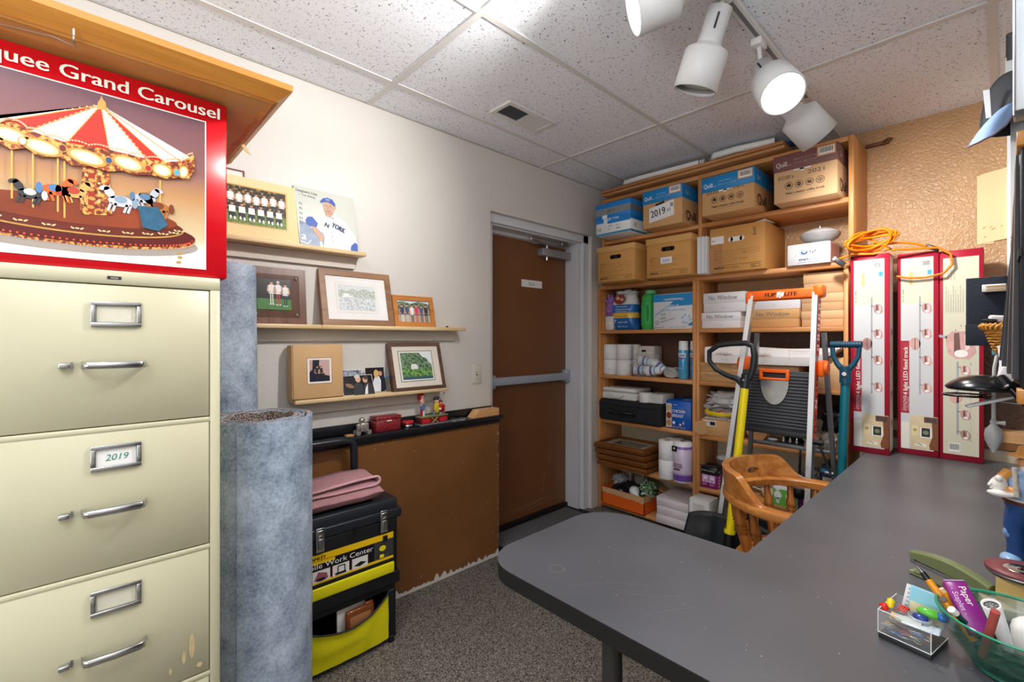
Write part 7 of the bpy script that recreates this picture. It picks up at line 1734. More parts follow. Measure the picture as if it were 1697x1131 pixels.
b = MB(TR(-.548, 2.775, 1.652, rz=.3, ry=.7)); b.box(-.028, -.012, -.012, .022, .012, .012, M('#33343a', .35), .003); b.box(-.04, -.010, -.009, -.028, .010, .009, M('#c9ccd0', .3, .4)); b.build('plug', t, 'dark grey plug end')
b = MB(TR(-.222, 2.915, 1.70, rz=-.1, ry=.45)); b.box(-.02, -.011, -.010, .03, .011, .010, M('#1f1d1c', .4), .004); b.build('socket', t, 'black socket end')

# wall hook and card
b = MB(TR(-.045, 0, .012)); b.box(-.46, 3.12, 2.30, -.36, 3.149, 2.315, wood('#7c4c26', '#5a3214', 'X'), .002); b.tube([(-.40, 3.13, 2.30), (-.385, 3.11, 2.292), (-.36, 3.10, 2.30), (-.345, 3.105, 2.312), (-.36, 3.11, 2.318), (-.385, 3.115, 2.308)], .005, wood('#7c4c26', '#5a3214', 'X'), 8); tag(b.build('wall_hook'), 'brown wooden hook high on the back wall beside the bookcase', 'hook')
t = thing('wall_card', 'pale cream card sheets pinned on the brown back wall', 'card', (-.02, 3.14, 1.73))
b = MB(FY(3.1485)); b.prism([(-.076, 1.722), (-.02, 1.722), (-.02, 2.052), (-.076, 2.052)], 0, .003, M('#ecd0a0', .6)); b.build('back_sheet', t)
b = MB(FY(3.145)); b.prism([(-.066, 1.726), (.028, 1.738), (.028, 2.070), (-.066, 2.056)], 0, .003, M('#f0d2a2', .6, var=.03, sc=4))
for q in ((-.052, 1.80, .008), (-.022, 1.79, .010), (-.03, 1.80, .006), (.005, 1.80, .004), (-.05, 1.755, .005)): b.disc(q[0], q[1], q[2], M('#b5873f', .6), 10, 8, .002, .7)
b.build('front_sheet', t)
b = MB(); b.box(.022, 3.115, 1.55, .055, 3.149, 2.4075, M('#e9ebee', .4)); struct(b.build('trim_30'), 'white vertical trim strip on the back wall at the right edge', 'trim')

# ================================================================ right edge: display rack, post, hanging things
t = thing('wall_rack', 'tall black rack with honey oak end rails at the right edge', 'rack', (.40, 1.4, 1.18))
OK_ = wood('#c98f4b', '#a86f30', 'Z', 8, .4); BKF = M('#1a1c24', .75, var=.06, bump=.2, bs=300)
b = MB(); b.box(.020, .95, 1.200, .798, 1.90, 1.536, BKF, .002, 1); b.build('rack_body', t)
for z0, z1, nm in ((1.536, 1.556, 'top_rail'), (1.180, 1.1995, 'bottom_rail')): b = MB(); b.box(.016, .94, z0, .798, .99, z1, OK_, .001, 1); b.box(.030, .99, z0, .798, 1.91, z1, BKF); b.build(nm, t)
b = MB(); b.box(.0175, .948, 1.385, .0205, 1.895, 1.397, M('#0e0f13', .6)); b.build('divider_strip', t)
for i, (y, x, z0, z1) in enumerate(((1.02, .0165, 1.21, 1.53), (1.16, .012, 1.21, 1.50), (1.34, .006, 1.215, 1.46), (1.56, .002, 1.22, 1.45))):
    b = MB(); q = [(x - .004, y, z0), (.0195, y, z0), (.0195, y + .12, z0), (x - .004, y + .12, z0), (.0165, y, z1 + .02), (.0195, y, z1 + .02), (.0195, y + .12, z1 + .02), (.0165, y + .12, z1 + .02)]
    b.add(q, [(3, 2, 1, 0), (4, 5, 6, 7), (0, 1, 5, 4), (1, 2, 6, 5), (2, 3, 7, 6), (3, 0, 4, 7)], M('#24252d', .35, var=.1)); b.build('black_sleeve', t)
t = thing('aluminium_post', 'brushed aluminium post running down from the ceiling at right edge', 'post', (.04, .9, 1.56))
b = MB(); b.box(.0122, .86, 1.557, .060, .905, CZ - .001, M('#9fa3a8', .35, .8, var=.03), .002); b.build('post', t)
b = MB(); b.box(.0112, .872, 1.557, .0125, .878, CZ - .001, M('#eef0f2', .25, .8)); b.build('edge_bead', t)
# hook behind the cap
b = MB(); b.cyl((.022, 1.9, 2.05), (.022, 1.9, 2.125), .011, M('#4a4a4e', .4), n=16); b.box(.010, 1.895, 1.94, .040, 1.93, 2.06, M('#dedfe0', .5)); b.box(.02, 1.90, 1.556, .045, 1.93, 1.95, M('#d5d8dc', .4)); tag(b.build('cap_hanger'), 'white upright bracket with dark peg holding the cap', 'hanger')
# cap
t = thing('hat', 'baseball cap with charcoal crown and light blue brim hanging upper right', 'cap', (.03, 1.80, 1.90))
CC = M('#3b3d42', .85, var=.12, sc=14, bump=.3, bs=300); BB_ = M('#7d97bd', .8, var=.06, sc=30, bump=.2, bs=400)
cq = [(0.0521,1.9024)][0]; zb_ = 1.852
b = MB(); vs = []; fs = []; n = 40; m = 14
for j in range(m + 1):
    ph = j / m * PI / 2
    for i in range(n):
        a = 2 * PI * i / n; k_ = 1 + .035 * noise.noise(Vector((math.cos(a) * 2.4, math.sin(a) * 2.4, j * .35)))
        vs.append((cq[0] + .093 * math.cos(ph) ** .6 * math.cos(a) * k_, 1.86 + .085 * math.cos(ph) ** .6 * math.sin(a) * k_, zb_ + (.135 * math.sin(ph) ** .95) * (1 + .25 * math.cos(a) * -.5)))
for j in range(m):
    for i in range(n): k2 = (i + 1) % n; fs.append((j * n + i, j * n + k2, (j + 1) * n + k2, (j + 1) * n + i))
b.add(vs, fs, CC, True)
for i in range(6):
    a = i * PI / 3 + .45; k0 = int(a / (2 * PI) * n); b.tube([vs[j * n + k0] for j in range(m)], .0014, M('#2c2d31', .9), 5)
b.build('crown', t, 'charcoal fabric crown')
b = MB(); g = [(-0.0320,1.9429),(-0.0194,1.9413),(-0.0161,1.8651),(-0.0262,1.8654)]; b.prism([], 0, 0, CC) if False else b.add([(q[0], 1.782 + d_, q[1]) for d_ in (0, .004) for q in g], [(0, 1, 2, 3), (7, 6, 5, 4), (0, 4, 5, 1), (1, 5, 6, 2), (2, 6, 7, 3), (3, 7, 4, 0)], M('#eceff2', .5)); b.build('front_badge', t, 'white front badge')
rt = [(-0.0238,1.8516),(-0.0148,1.8614),(-0.0037,1.8704),(0.0094,1.8784),(0.0245,1.8856),(0.0393,1.8894)]; ot = [(-0.0424,1.8102),(-0.0603,1.7843),(-0.0380,1.7837),(-0.0120,1.7940),(0.0110,1.8200),(0.0335,1.8481)]
b = MB(); vs = []; fs = []
def cr(pts, u):
    u = u * (len(pts) - 1); i = min(int(u), len(pts) - 2); f_ = u - i; return (pts[i][0] * (1 - f_) + pts[i + 1][0] * f_, pts[i][1] * (1 - f_) + pts[i + 1][1] * f_)
ot = [rt[0]] + ot[1:-1] + [rt[-1]]
for i in range(25):
    for j in range(7):
        u = i / 24; v = j / 6; p0 = cr(rt, u); p1 = cr(ot, u)
        vs.append((p0[0] * (1 - v) + p1[0] * v, 1.775 - .05 * v * math.sin(PI * u) - .018 * math.sin(PI * u), p0[1] * (1 - v) + p1[1] * v + .010 * math.sin(PI * v) * math.sin(PI * u)))
for i in range(24):
    for j in range(6): a = i * 7 + j; fs.append((a, a + 1, a + 8, a + 7))
b.add(vs, fs, BB_, True); b.add([(v[0], v[1] + .004, v[2] - .002) for v in vs], [f[::-1] for f in fs], M('#5f7696', .85), True); b.tube([vs[i * 7 + 6] for i in range(25)], .0024, M('#7a6878', .8), 6); b.build('brim', t, 'light blue curved brim')
# black pad case
t = thing('black_pad_case', 'flat black pad case hanging at the far end of rack', 'case', (-.02, 1.92, 1.25))
BK2 = M('#222835', .8, var=.08, sc=20, bump=.25, bs=350)
b = MB(); b.box(-.0695, 1.915, 1.250, .018, 1.935, 1.449, BK2, .002); b.build('case_body', t)
b = MB(); b.box(-.0705, 1.9115, 1.2505, .012, 1.9145, 1.312, BK2, .001); p = b; b.build('lower_flap', t)
p = MB(FY(1.9146))
for k_ in range(24): p.rect(-.066, 1.318 + k_ * .0054, -.0655, 1.321 + k_ * .0054, M('#5a6478', .7), 1)
for k_ in range(12): p.rect(-.064 + k_ * .006, 1.443, -.061 + k_ * .006, 1.4435, M('#5a6478', .7), 1)
p.build('stitching', t)
b = MB(); b.box(-.036, 1.895, 1.405, .012, 1.9135, 1.426, M('#f1efe9', .5), .002); b.box(-.028, 1.8935, 1.409, .012, 1.895, 1.413, M('#c9a06a', .5)); b.box(-.028, 1.8935, 1.418, .012, 1.895, 1.422, M('#c9a06a', .5)); tag(b.build('clothes_peg'), 'white and wood clothes peg clipped across the black pad case', 'peg')
# basket
t = thing('wicker_basket', 'small honey wicker basket hanging beside the black rack', 'basket', (0, 1.82, 1.23))
WK = M('#d6953f', .5, var=.2, sc=120, bump=.6, bs=160)
bc = (.018, 1.80)
b = MB(); b.lathe([(0, .0001), (0, .022), (.015, .027), (.04, .036), (.062, .046), (.075, .050), (.074, .047), (.06, .042), (.02, .022), (.010, .0001)], WK, (bc[0], bc[1], 1.228), (bc[0], bc[1], 3), 28)
for k_ in range(9): z = .006 + k_ * .0075; r = .023 + (.050 - .023) * ((z) / .075) ** .85; b.tube([(bc[0] + (r + .001) * math.cos(a), bc[1] + (r + .001) * math.sin(a), 1.228 + z + .0012 * math.sin(a * 9 + k_ * PI)) for a in [2 * PI * i / 40 for i in range(40)]], .0028, WK, 6, closed=True)
b.build('woven_bowl', t)
b = MB()
for k_ in range(30):
    a0_ = 2 * PI * k_ / 30; b.tube([(bc[0] + .052 * math.cos(a0_), bc[1] + .052 * math.sin(a0_), 1.297), (bc[0] + .057 * math.cos(a0_ + .12), bc[1] + .057 * math.sin(a0_ + .12), 1.304), (bc[0] + .051 * math.cos(a0_ + .24), bc[1] + .051 * math.sin(a0_ + .24), 1.310)], .0042, WK, 6)
b.build('braided_rim', t)
b = MB(TR(-.005, 1.795, 1.325, rz=.2, ry=.1)); b.box(-.016, -.012, -.010, .03, .012, .008, M('#f2f1f0', .3), .004); tag(b.build('white_bottle'), 'small white bottle lying in the wicker basket', 'bottle')
b = MB(TR(-.014, 1.77, 1.318, rz=.15, ry=.15)); b.lathe([(0, .0001), (.006, .003), (.012, .0055), (.03, .0055)], BLACK, (-.022, 0, 0), (1, 0, 0), 10); tag(b.build('black_pen'), 'black pen tip poking out of the wicker basket', 'pen')
t = thing('paper_bundle', 'bundle of white paper slips hanging under the wicker basket', 'paper', (.014, 1.74, 1.17))
for k_ in range(6):
    b = MB(TR(.010 + .0022 * k_, 1.735 - .006 * k_, 1.255 - .012 * k_, rz=.2 - .05 * k_, ry=.12 * (k_ - 2))); b.box(-.016, -.01, -.045, .012, .004, .0, M('#f1f1f3' if k_ else '#ecdfc4', .6), .0008); b.build('slip', t)
b = MB(); b.box(-.016, 1.87, 1.225, -.002, 1.885, 1.249, M('#3fb3bf', .4)); tag(b.build('teal_tag'), 'tiny teal tag hanging beneath the black pad case', 'tag')
# blood pressure bulb
t = thing('squeeze_bulb', 'grey rubber squeeze bulb hanging on a grey tube by the boxes', 'bulb pump', (-.010, 1.81, .96))
GR_ = M('#c6c9c8', .35, var=.02); GR2 = M('#aeb3b4', .3, var=.03)
b = MB(); b.tube([(.004, 1.80, 1.232), (-.006, 1.80, 1.222), (-.0105, 1.80, 1.19), (-.012, 1.80, 1.12), (-.012, 1.80, 1.055)], .0042, GR_, 12); b.build('rubber_tube', t)
b = MB(); b.lathe([(0, .0035), (.008, .0055), (.012, .006), (.016, .005), (.022, .008), (.034, .0165), (.050, .0185), (.066, .0160), (.082, .0095), (.088, .006), (.092, .0055), (.095, .0045), (.096, .0001)], GR2, (-.012, 1.80, 1.058), (-.012, 1.80, 0), 26); b.build('bulb', t)
b = MB(); b.cyl((-.019, 1.80, 1.044), (.006, 1.80, 1.044), .0042, GR_, n=14); b.cyl((.004, 1.80, 1.044), (.010, 1.80, 1.044), .0055, GR_, n=14); b.build('release_valve', t)

# ================================================================ desk lamp with magnifier
t = thing('desk_lamp', 'black desk lamp with flat oval head reaching in from the right', 'lamp', (.25, 1.62, DZ + .001))
LB = M('#15161a', .22, var=.03)
lx, ly, lz = -.030, 1.74, 1.138
b = MB(); b.lathe([(0, .073), (.003, .0755), (.008, .073), (.018, .062), (.028, .046), (.034, .028), (.037, .0001)], LB, (lx, ly, lz), (lx, ly, 3), 44); b.lathe([(0, .073), (-.003, .070), (.004, .05), (.006, .0001)], M('#2a2b2f', .4), (lx, ly, lz), (lx, ly, 3), 44); b.build('lamp_head', t)
b = MB(); b.lathe([(0, .040), (0, .048), (.0025, .049), (.005, .048), (.005, .040), (0, .040)], LB, (lx - .032, ly - .01, lz - .021), (lx - .032, ly - .01, 3), 36); b.cyl((lx - .005, ly - .02, lz - .018), (lx - .005, ly - .02, lz + .004), .003, LB, n=10); b.build('lens_ring', t)
b = MB(); b.cyl((lx - .032, ly - .01, lz - .0195), (lx - .032, ly - .01, lz - .0175), .0405, M('#dfe8ea', .05, var=0, alpha=.35), n=32); b.build('magnifier_lens', t)
b = MB(TR(lx + .01, ly - .03, lz - .030, rz=.2, ry=-.35)); b.box(-.045, -.012, -.004, .045, .012, .003, M('#c9cbcd', .3), .002); b.build('reflector_arm', t)
b = MB(); b.tube([(lx + .0, ly - .01, lz - .028), (lx + .06, ly - .01, lz - .033), (lx + .12, ly - .02, lz - .035)], .0014, STEEL, 6); b.build('wire', t)
b = MB(); b.tube([(.001, 1.70, 1.172), (.018, 1.68, 1.146)], .0115, LB, 16); b.tube([(.012, 1.69, 1.155), (.055, 1.665, 1.095), (.13, 1.64, 1.0)], .008, LB, 14); b.build('upper_arm', t)
b = MB(); b.lathe([(0, .0122), (.004, .0122)], CHROME, (.0145, 1.684, 1.152), (.022, 1.677, 1.141), 16); b.build('arm_band', t)
b = MB(); b.tube([(.13, 1.64, 1.0), (.25, 1.62, .73)], .008, LB, 14); b.build('lower_arm', t)
b = MB(); b.lathe([(0, .0001), (0, .085), (.012, .085), (.020, .07), (.022, .0001)], LB, (.25, 1.62, DZ + .001), (.25, 1.62, 3), 36); b.build('base', t)

# ================================================================ ceramic figurine (only its left half is in view)
t = thing('ceramic_figurine', 'tall glazed figurine in blue jeans and belt holding a white bird, at right edge', 'figurine', (.045, 1.70, DZ + .001))
fxx, fyy, fz = .050, 1.70, DZ + .001
JN = M('#234a86', .18, var=.18, sc=30, coat=.5); SHB = M('#8fb0da', .2, var=.12, sc=24, coat=.4); OR_ = M('#dd9a50', .25, var=.1, sc=30, coat=.4); WH_ = M('#ebe7e2', .25, var=.06, sc=30, coat=.3); SKN2 = M('#d9a37c', .3, var=.05)
b = MB(); 
b.tube([(fxx - .022, fyy, fz + .012), (fxx - .024, fyy, fz + .05), (fxx - .026, fyy - .004, fz + .09), (fxx - .018, fyy, fz + .125), (fxx - .008, fyy, fz + .148)], [.018, .016, .020, .026, .032], JN, 18)
b.tube([(fxx + .030, fyy - .004, fz + .012), (fxx + .028, fyy, fz + .05), (fxx + .024, fyy, fz + .09), (fxx + .016, fyy, fz + .125), (fxx + .006, fyy, fz + .148)], [.018, .016, .020, .026, .032], JN, 18)
b.ell((fxx, fyy, fz + .145), (.044, .034, .022), JN, 22, 12)
for (dx, s_) in ((-.040, 1), (-.036, .8)): b.ell((fxx + dx, fyy - .010, fz + .055 + .02 * s_), (.006, .008, .012 * s_), M('#7fa0cf', .3), 10, 6)
b.build('jeans', t, 'glazed dark blue jeans')
b = MB()
for s_ in (-1, 1): b.ell((fxx + s_ * .026 - (.006 if s_ < 0 else 0), fyy - .014, fz + .012), (.020, .030, .0125), M('#8fb4dc', .25, var=.1), 16, 8, zmin=fz)
b.build('shoes', t)
b = MB(); b.tube([(fxx, fyy, fz + .160), (fxx - .001, fyy, fz + .185), (fxx, fyy, fz + .212), (fxx, fyy, fz + .225)], [.045, .043, .038, .024], SHB, 24); b.ell((fxx, fyy, fz + .226), (.036, .026, .014), SHB, 20, 8); b.build('shirt', t, 'light blue glazed shirt')
b = MB(); b.lathe([(0, .044), (.002, .0475), (.007, .0475), (.009, .044)], M('#5a2c18', .25), (fxx, fyy, fz + .152), (fxx, fyy, 3), 28); b.lathe([(.009, .045), (.011, .048), (.014, .046)], WH_, (fxx, fyy, fz + .152), (fxx, fyy, 3), 28); b.build('belt', t)
b = MB(); b.tube([(fxx - .034, fyy, fz + .224), (fxx - .048, fyy - .012, fz + .206), (fxx - .050, fyy - .030, fz + .186), (fxx - .020, fyy - .044, fz + .184)], [.013, .0125, .012, .011], OR_, 14); b.tube([(fxx + .034, fyy, fz + .224), (fxx + .048, fyy - .012, fz + .206), (fxx + .046, fyy - .034, fz + .186), (fxx + .014, fyy - .048, fz + .184)], [.013, .0125, .012, .011], OR_, 14); b.build('sleeves', t, 'ochre glazed sleeves')
b = MB(); b.ell((fxx - .052, fyy - .032, fz + .196), (.016, .020, .020), WH_, 16, 10); b.ell((fxx - .048, fyy - .050, fz + .178), (.026, .014, .009), WH_, 16, 8)
for k_ in range(5): b.tube([(fxx - .062 + .002 * k_, fyy - .036, fz + .204 - .006 * k_), (fxx - .070 + .004 * k_, fyy - .050, fz + .194 - .006 * k_)], [.005, .003], WH_, 8)
b.ell((fxx - .052, fyy - .048, fz + .214), (.008, .010, .008), WH_, 12, 8); b.build('white_bird', t, 'white glazed bird')
b = MB(); b.tube([(fxx - .022, fyy - .058, fz + .178), (fxx - .024, fyy - .060, fz + .21), (fxx - .026, fyy - .060, fz + .248)], [.006, .0055, .005], M('#cfc6b8', .5, var=.15, sc=60, bump=.5, bs=200), 10); b.build('stick', t)
b = MB(); b.ell((fxx, fyy - .002, fz + .252), (.020, .022, .025), SKN2, 20, 14); b.ell((fxx - .003, fyy - .024, fz + .252), (.004, .006, .005), SKN2, 10, 6); b.tube([(fxx, fyy, fz + .222), (fxx, fyy, fz + .238)], .012, SKN2, 12)
for s_ in (-1, 1): b.ell((fxx + s_ * .008, fyy - .0215, fz + .258), .0022, M('#22180f', .2), 8, 6); b.ell((fxx + s_ * .020, fyy, fz + .252), (.004, .005, .008), SKN2, 8, 6)
b.build('head', t)
b = MB(); b.ell((fxx, fyy - .012, fz + .238), (.017, .015, .013), WH_, 16, 8); b.build('beard', t)
b = MB(); b.lathe([(0, .038), (.003, .040), (.006, .024), (.024, .019), (.028, .0001)], OR_, (fxx, fyy, fz + .268), (fxx, fyy, 3), 26); b.build('hat', t, 'ochre hat')

# ================================================================ stationery in the lower right corner
D = DZ + .0008
def CLRM(al=.14): return M('#eef6f6', .04, var=0, alpha=al, spec=.9)
t = thing('acrylic_organizer', 'clear acrylic box full of paper clips and cards on black base', 'organizer', (-.118, 1.105, D))
A = Vector([(-0.1569,1.0899)][0]); B = Vector([(-0.0820,1.0746)][0]); e = (B - A).normalized(); nrm = Vector((-e.y, e.x)); Wd = (B - A).length; Dp = .085; Hh = .052
OT = Matrix(((e.x, nrm.x, 0, A.x), (e.y, nrm.y, 0, A.y), (0, 0, 1, D), (0, 0, 0, 1)))
b = MB(OT); b.box(0, 0, 0, Wd, Dp, .009, M('#2c2c2e', .4), .001); b.build('black_base', t)
b = MB(OT); a_ = CLRM(.07)
for q in ((0, 0, .0095, Wd, .0016, Hh), (0, Dp - .0016, .0095, Wd, Dp, Hh + .004), (0, 0, .0095, .0016, Dp, Hh), (Wd - .0016, 0, .0095, Wd, Dp, Hh)): b.box(*q, a_)
b.build('clear_walls', t)
b = MB(OT); ew = M('#f4f8f8', .15)
for q in (((0, 0, .0105), (Wd, 0, .0105)), ((Wd, 0, .01), (Wd, 0, Hh)), ((0, 0, .01), (0, 0, Hh)), ((0, 0, Hh), (Wd, 0, Hh)), ((0, 0, Hh), (0, Dp, Hh + .004)), ((Wd, 0, .0105), (Wd, Dp, .0105))): b.tube(q, .0008, ew, 5)
b.build('bright_edges', t)
clipc = ('#b9bcc0', '#b9bcc0', '#c9a94a', '#2b6fb8', '#8c2432', '#b9bcc0', '#3a3b3e')
rr = random.Random(21)
for k_ in range(44):
    u = rr.uniform(.010, Wd - .012); v = rr.uniform(.006, Dp * .55); zz = rr.uniform(.012, .030); a = rr.uniform(-.5, .5); L = .014
    cm = OT @ Matrix.Translation((u, v, zz)) @ Matrix.Rotation(a, 4, 'Z') @ Matrix.Rotation(rr.uniform(-.5, .5), 4, 'X')
    b = MB(cm); x = [( -L * .8, .0028), (L * .6, .0028), (L * .8, 0), (L * .6, -.0028), (-L * .55, -.0028), (-L * .7, 0), (-L * .5, .0016), (L * .35, .0016)]
    b.tube([(max(-u + .003, min(Wd - u - .003, q[0])), q[1], 0) for q in x], .00065, M(clipc[k_ % 7], .25, .7 if k_ % 7 in (0, 1, 5) else .1), 5)
    tag(b.build('paper_clip'), 'paper clip in the heap inside the clear acrylic box', 'paper clip', 'paper clips in the acrylic box')
def inT(u, v, z): return OT @ Vector((u, v, z))
b = MB(OT @ TR(.030, .030, .050, rz=.15)); b.box(-.002, -.02, -.012, .050, .016, -.009, M('#d3e0e8', .2), .002); b.cyl((.043, .01, -.0088), (.043, .01, -.0082), .003, M('#6a7a88', .4)); tag(b.build('name_tag'), 'pale blue plastic tag with hole lying on the paper clips', 'tag')
t2 = thing('eye_drop_bottle', 'small clear bottle with red cap lying on the paper clips', 'bottle', tuple(inT(.02, .03, .04)))
b = MB(); b.cyl(inT(.020, .022, .040), inT(.055, .030, .040), .0068, M('#d8dccf', .1, alpha=.7), n=16); b.build('bottle_body', t2)
b = MB(); b.cyl(inT(.0125, .020, .043), inT(.020, .022, .041), .0056, M('#d9b080', .4), n=16); b.build('cork', t2)
b = MB(); b.lathe([(0, .006), (.010, .0065), (.011, .004), (.0112, .0001)], M('#d8231c', .3), inT(.004, .022, .046), inT(-.003, .0195, .062), 16); tag(b.build('red_pin_cap'), 'round red plastic cap in the acrylic box corner', 'cap')
b = MB(); b.lathe([(0, .0055), (.014, .006), (.016, .003), (.0162, .0001)], M('#ecd21e', .3), inT(.006, .034, .048), inT(.008, .040, .066), 16); tag(b.build('yellow_cap'), 'yellow plastic cap behind the red one in acrylic box', 'cap')
for i, (u, rz_, lab) in enumerate(((.018, .18, 'left'), (.032, .38, 'middle'), (.048, .10, 'right'))):
    b = MB(OT @ TR(u, .068, .030, rz=.15, ry=rz_ * .9, rx=-.12)); w_ = (.007, .007, .026)[i]
    b.box(-w_, -.0006, 0, w_, .0006, .058, M(('#eef2f6', '#eef2f6', '#a9d8e8')[i], .25, var=.1), .0003)
    b.T = b.T @ FY(-.0007)
    if i < 2:
        for k_ in range(6): b.rect(-.003, .008 + k_ * .008, .002, .012 + k_ * .008, M('#a9b6c4', .4), 1)
    else: b.rect(-.024, .0, .024, .030, M('#e8d9b0', .25, var=.2, sc=40), 1); b.rect(-.024, .030, .024, .055, M('#8fd0e4', .25, var=.1), 1)
    tag(b.build('paper_card'), 'pale printed card standing in the acrylic box, %s one of three' % lab, 'card')
b = MB(OT @ TR(.058, .055, .056, rz=.2)); b.ell((0, 0, 0), (.018, .010, .008), M('#5fc23e', .2), 16, 10); b.ell((.018, 0, .0), (.010, .009, .008), M('#2f6fc0', .2), 14, 8); tag(b.build('sharpener'), 'green and blue egg shaped gadget on the acrylic box', 'gadget')
b = MB(OT @ TR(.050, .040, .050, rz=-.2)); b.lathe([(0, .016), (.003, .018), (.005, .016)], M('#c9d6e8', .1, alpha=.6), (0, 0, -.004), (0, 0, 1), 24); b.ell((0, 0, -.001), (.012, .010, .006), M('#2b3f8c', .25), 14, 8); tag(b.build('tape_roll'), 'small clear tape roll with dark blue core in acrylic box', 'tape')
b = MB(OT @ TR(.022, .046, .046)); 
for k_ in range(5): b.tube([(-.006 + k_ * .003, -.006, 0), (-.004 + k_ * .003, .003, .008), (.0 + k_ * .002, .008, .001)], .0012, M('#e0402a', .3), 5)
tag(b.build('rubber_band'), 'red rubber band bunch in the acrylic box', 'rubber band')

# stapler
t = thing('stapler', 'olive green stapler standing open behind the pencil bowl', 'stapler', (-.07, 1.40, D))
s0 = Vector([(-0.1439,1.4514)][0]); s1 = Vector([(-0.0021,1.3838)][0]); e2 = (s1 - s0).normalized(); ST = Matrix(((e2.x, -e2.y, 0, s0.x), (e2.y, e2.x, 0, s0.y), (0, 0, 1, D), (0, 0, 0, 1))); SL = (s1 - s0).length
OL = M('#7e885c', .25, .1, var=.05)
b = MB(ST); b.box(0, -.014, 0, SL, .014, .005, OL, .002); b.prism([], 0, 0, OL) if False else b.box(.0, -.012, .005, .02, .012, .009, M('#8d9a66', .25), .002); b.box(SL - .03, -.012, .004, SL, .012, .022, OL, .003); b.build('base', t)
b = MB(ST @ Matrix.Translation((SL - .012, 0, .018)) @ Matrix.Rotation(.10, 4, 'Y')); vs = []; fs = []; n = 14
for i in range(n + 1):
    u = i / n; x = -(SL - .010) * u; hw = .0125 * (1 - .15 * u); zt = .020 + .016 * math.sin(PI * (u * .9 + .08)) ; zb = .006
    for (yy, zz) in ((-hw, zb), (-hw, zt - .004), (-hw * .6, zt), (hw * .6, zt), (hw, zt - .004), (hw, zb)): vs.append((x, yy, zz))
for i in range(n):
    for j in range(6): k2 = (j + 1) % 6; fs.append((i * 6 + j, i * 6 + 6 + j, i * 6 + 6 + k2, i * 6 + k2))
fs += [tuple(range(6)), tuple(n * 6 + j for j in range(5, -1, -1))]
b.add(vs, fs, OL, False); b.build('top_arm', t)
b = MB(ST @ Matrix.Translation((SL - .012, 0, .018)) @ Matrix.Rotation(.06, 4, 'Y')); b.box(-SL + .014, -.008, -.002, -.01, .008, .006, CHROME, .001); b.box(-SL + .012, -.009, -.002, -SL + .02, .009, .018, CHROME, .001); b.build('magazine', t)

# bowl of pens
t = thing('glass_bowl', 'large green tinted glass bowl holding pens at the bottom right', 'bowl', (.018, 1.135, D))
GL = M('#1f6a58', .03, var=0, alpha=.34, spec=1.0); bx_, by_ = .020, 1.130
b = MB(); b.lathe([(0, .0001), (0, .046), (.004, .052), (.020, .066), (.045, .083), (.075, .096), (.088, .100), (.090, .1015), (.0915, .100), (.088, .0965), (.05, .081), (.02, .062), (.008, .048), (.008, .0001)], GL, (bx_, by_, D), (bx_, by_, 3), 56); b.build('bowl_body', t)
b = MB(); b.lathe([(.088, .0985), (.0905, .1018), (.093, .1000), (.0915, .0972), (.088, .0985)], M('#2fae86', .05, var=0, alpha=.75, spec=1.0), (bx_, by_, D), (bx_, by_, 3), 56); b.lathe([(0.0005, .040), (.003, .052), (.007, .055), (.009, .050)], M('#1f7f68', .05, var=0, alpha=.8, spec=1.0), (bx_, by_, D), (bx_, by_, 3), 48); b.build('rim_and_foot', t, 'thicker green glass rim and foot')
def stick(name, lab, cat, p0, p1, r, mat, parts=(), group=None):
    t_ = thing(name, lab, cat, tuple(p0), 0, group)
    b = MB(); b.cyl(p0, p1, r, mat, n=16); b.build('barrel', t_)
    p0 = Vector(p0); p1 = Vector(p1); d_ = (p1 - p0)
    for (nm, f0, f1, rr_, mm) in parts:
        b = MB(); b.cyl(p0 + d_ * f0, p0 + d_ * f1, rr_, mm, n=16); b.build(nm, t_)
    return t_
def zp(z, x, y): return None
base = Vector((bx_, by_, D + .012))
U1 = [(-0.1090,1.1700)][0]; U2 = [(-0.0738,1.1502)][0]; U3 = [(-0.0601,1.0775)][0]; U4 = [(-0.0255,1.1420)][0]; U5 = [(-0.0065,1.1094)][0]; U6 = [(-0.0136,1.1227)][0]
# cutter knife with orange handle
t2 = thing('craft_knife', 'craft knife with orange handle and silver blade leaning in bowl', 'knife', (U2[0], U2[1], .76))
k0 = Vector((U1[0], U1[1], .835)); k1 = Vector((bx_ - .045, by_ - .015, D + .035)); dd = k1 - k0
b = MB(); b.cyl(k0 + dd * .20, k0 + dd * .95, .0058, M('#ef9a1c', .3), r1=.0068, n=14); b.build('handle', t2, 'orange handle')
b = MB(); b.cyl(k0, k0 + dd * .10, .0012, CHROME, r1=.004, n=8); b.cyl(k0 + dd * .10, k0 + dd * .2, .0052, BLACK, n=12); b.build('blade', t2)
b = MB(); b.cyl(k0 + dd * .45 + Vector((0, -.006, .003)), k0 + dd * .45 + Vector((0, -.010, .005)), .005, M('#6a5a50', .4), n=14); b.build('wheel', t2)
stick('marker_pen', 'orange marker with pale tip next to the craft knife', 'pen', (bx_ - .035, by_ + .03, D + .02), (U2[0] + .004, U2[1] - .01, .812), .0055, M('#f0a024', .3), (('tip', .98, 1.06, .004, M('#e9c9a2', .4)),))
t2 = thing('staple_box', 'purple box reading Paper Staples standing in the glass bowl', 'box', (U4[0], U4[1], .76))
q0 = Vector((*[(-0.0710,1.1440)][0], .83)); q1 = Vector((*[(-0.0255,1.0772)][0], .765)); ax = (q1 - q0).normalized(); sd = Vector((.75, .6, .3)); sd = (sd - ax * sd.dot(ax)).normalized(); nn_ = sd.cross(ax)
if nn_.z < 0: nn_ = -nn_; 
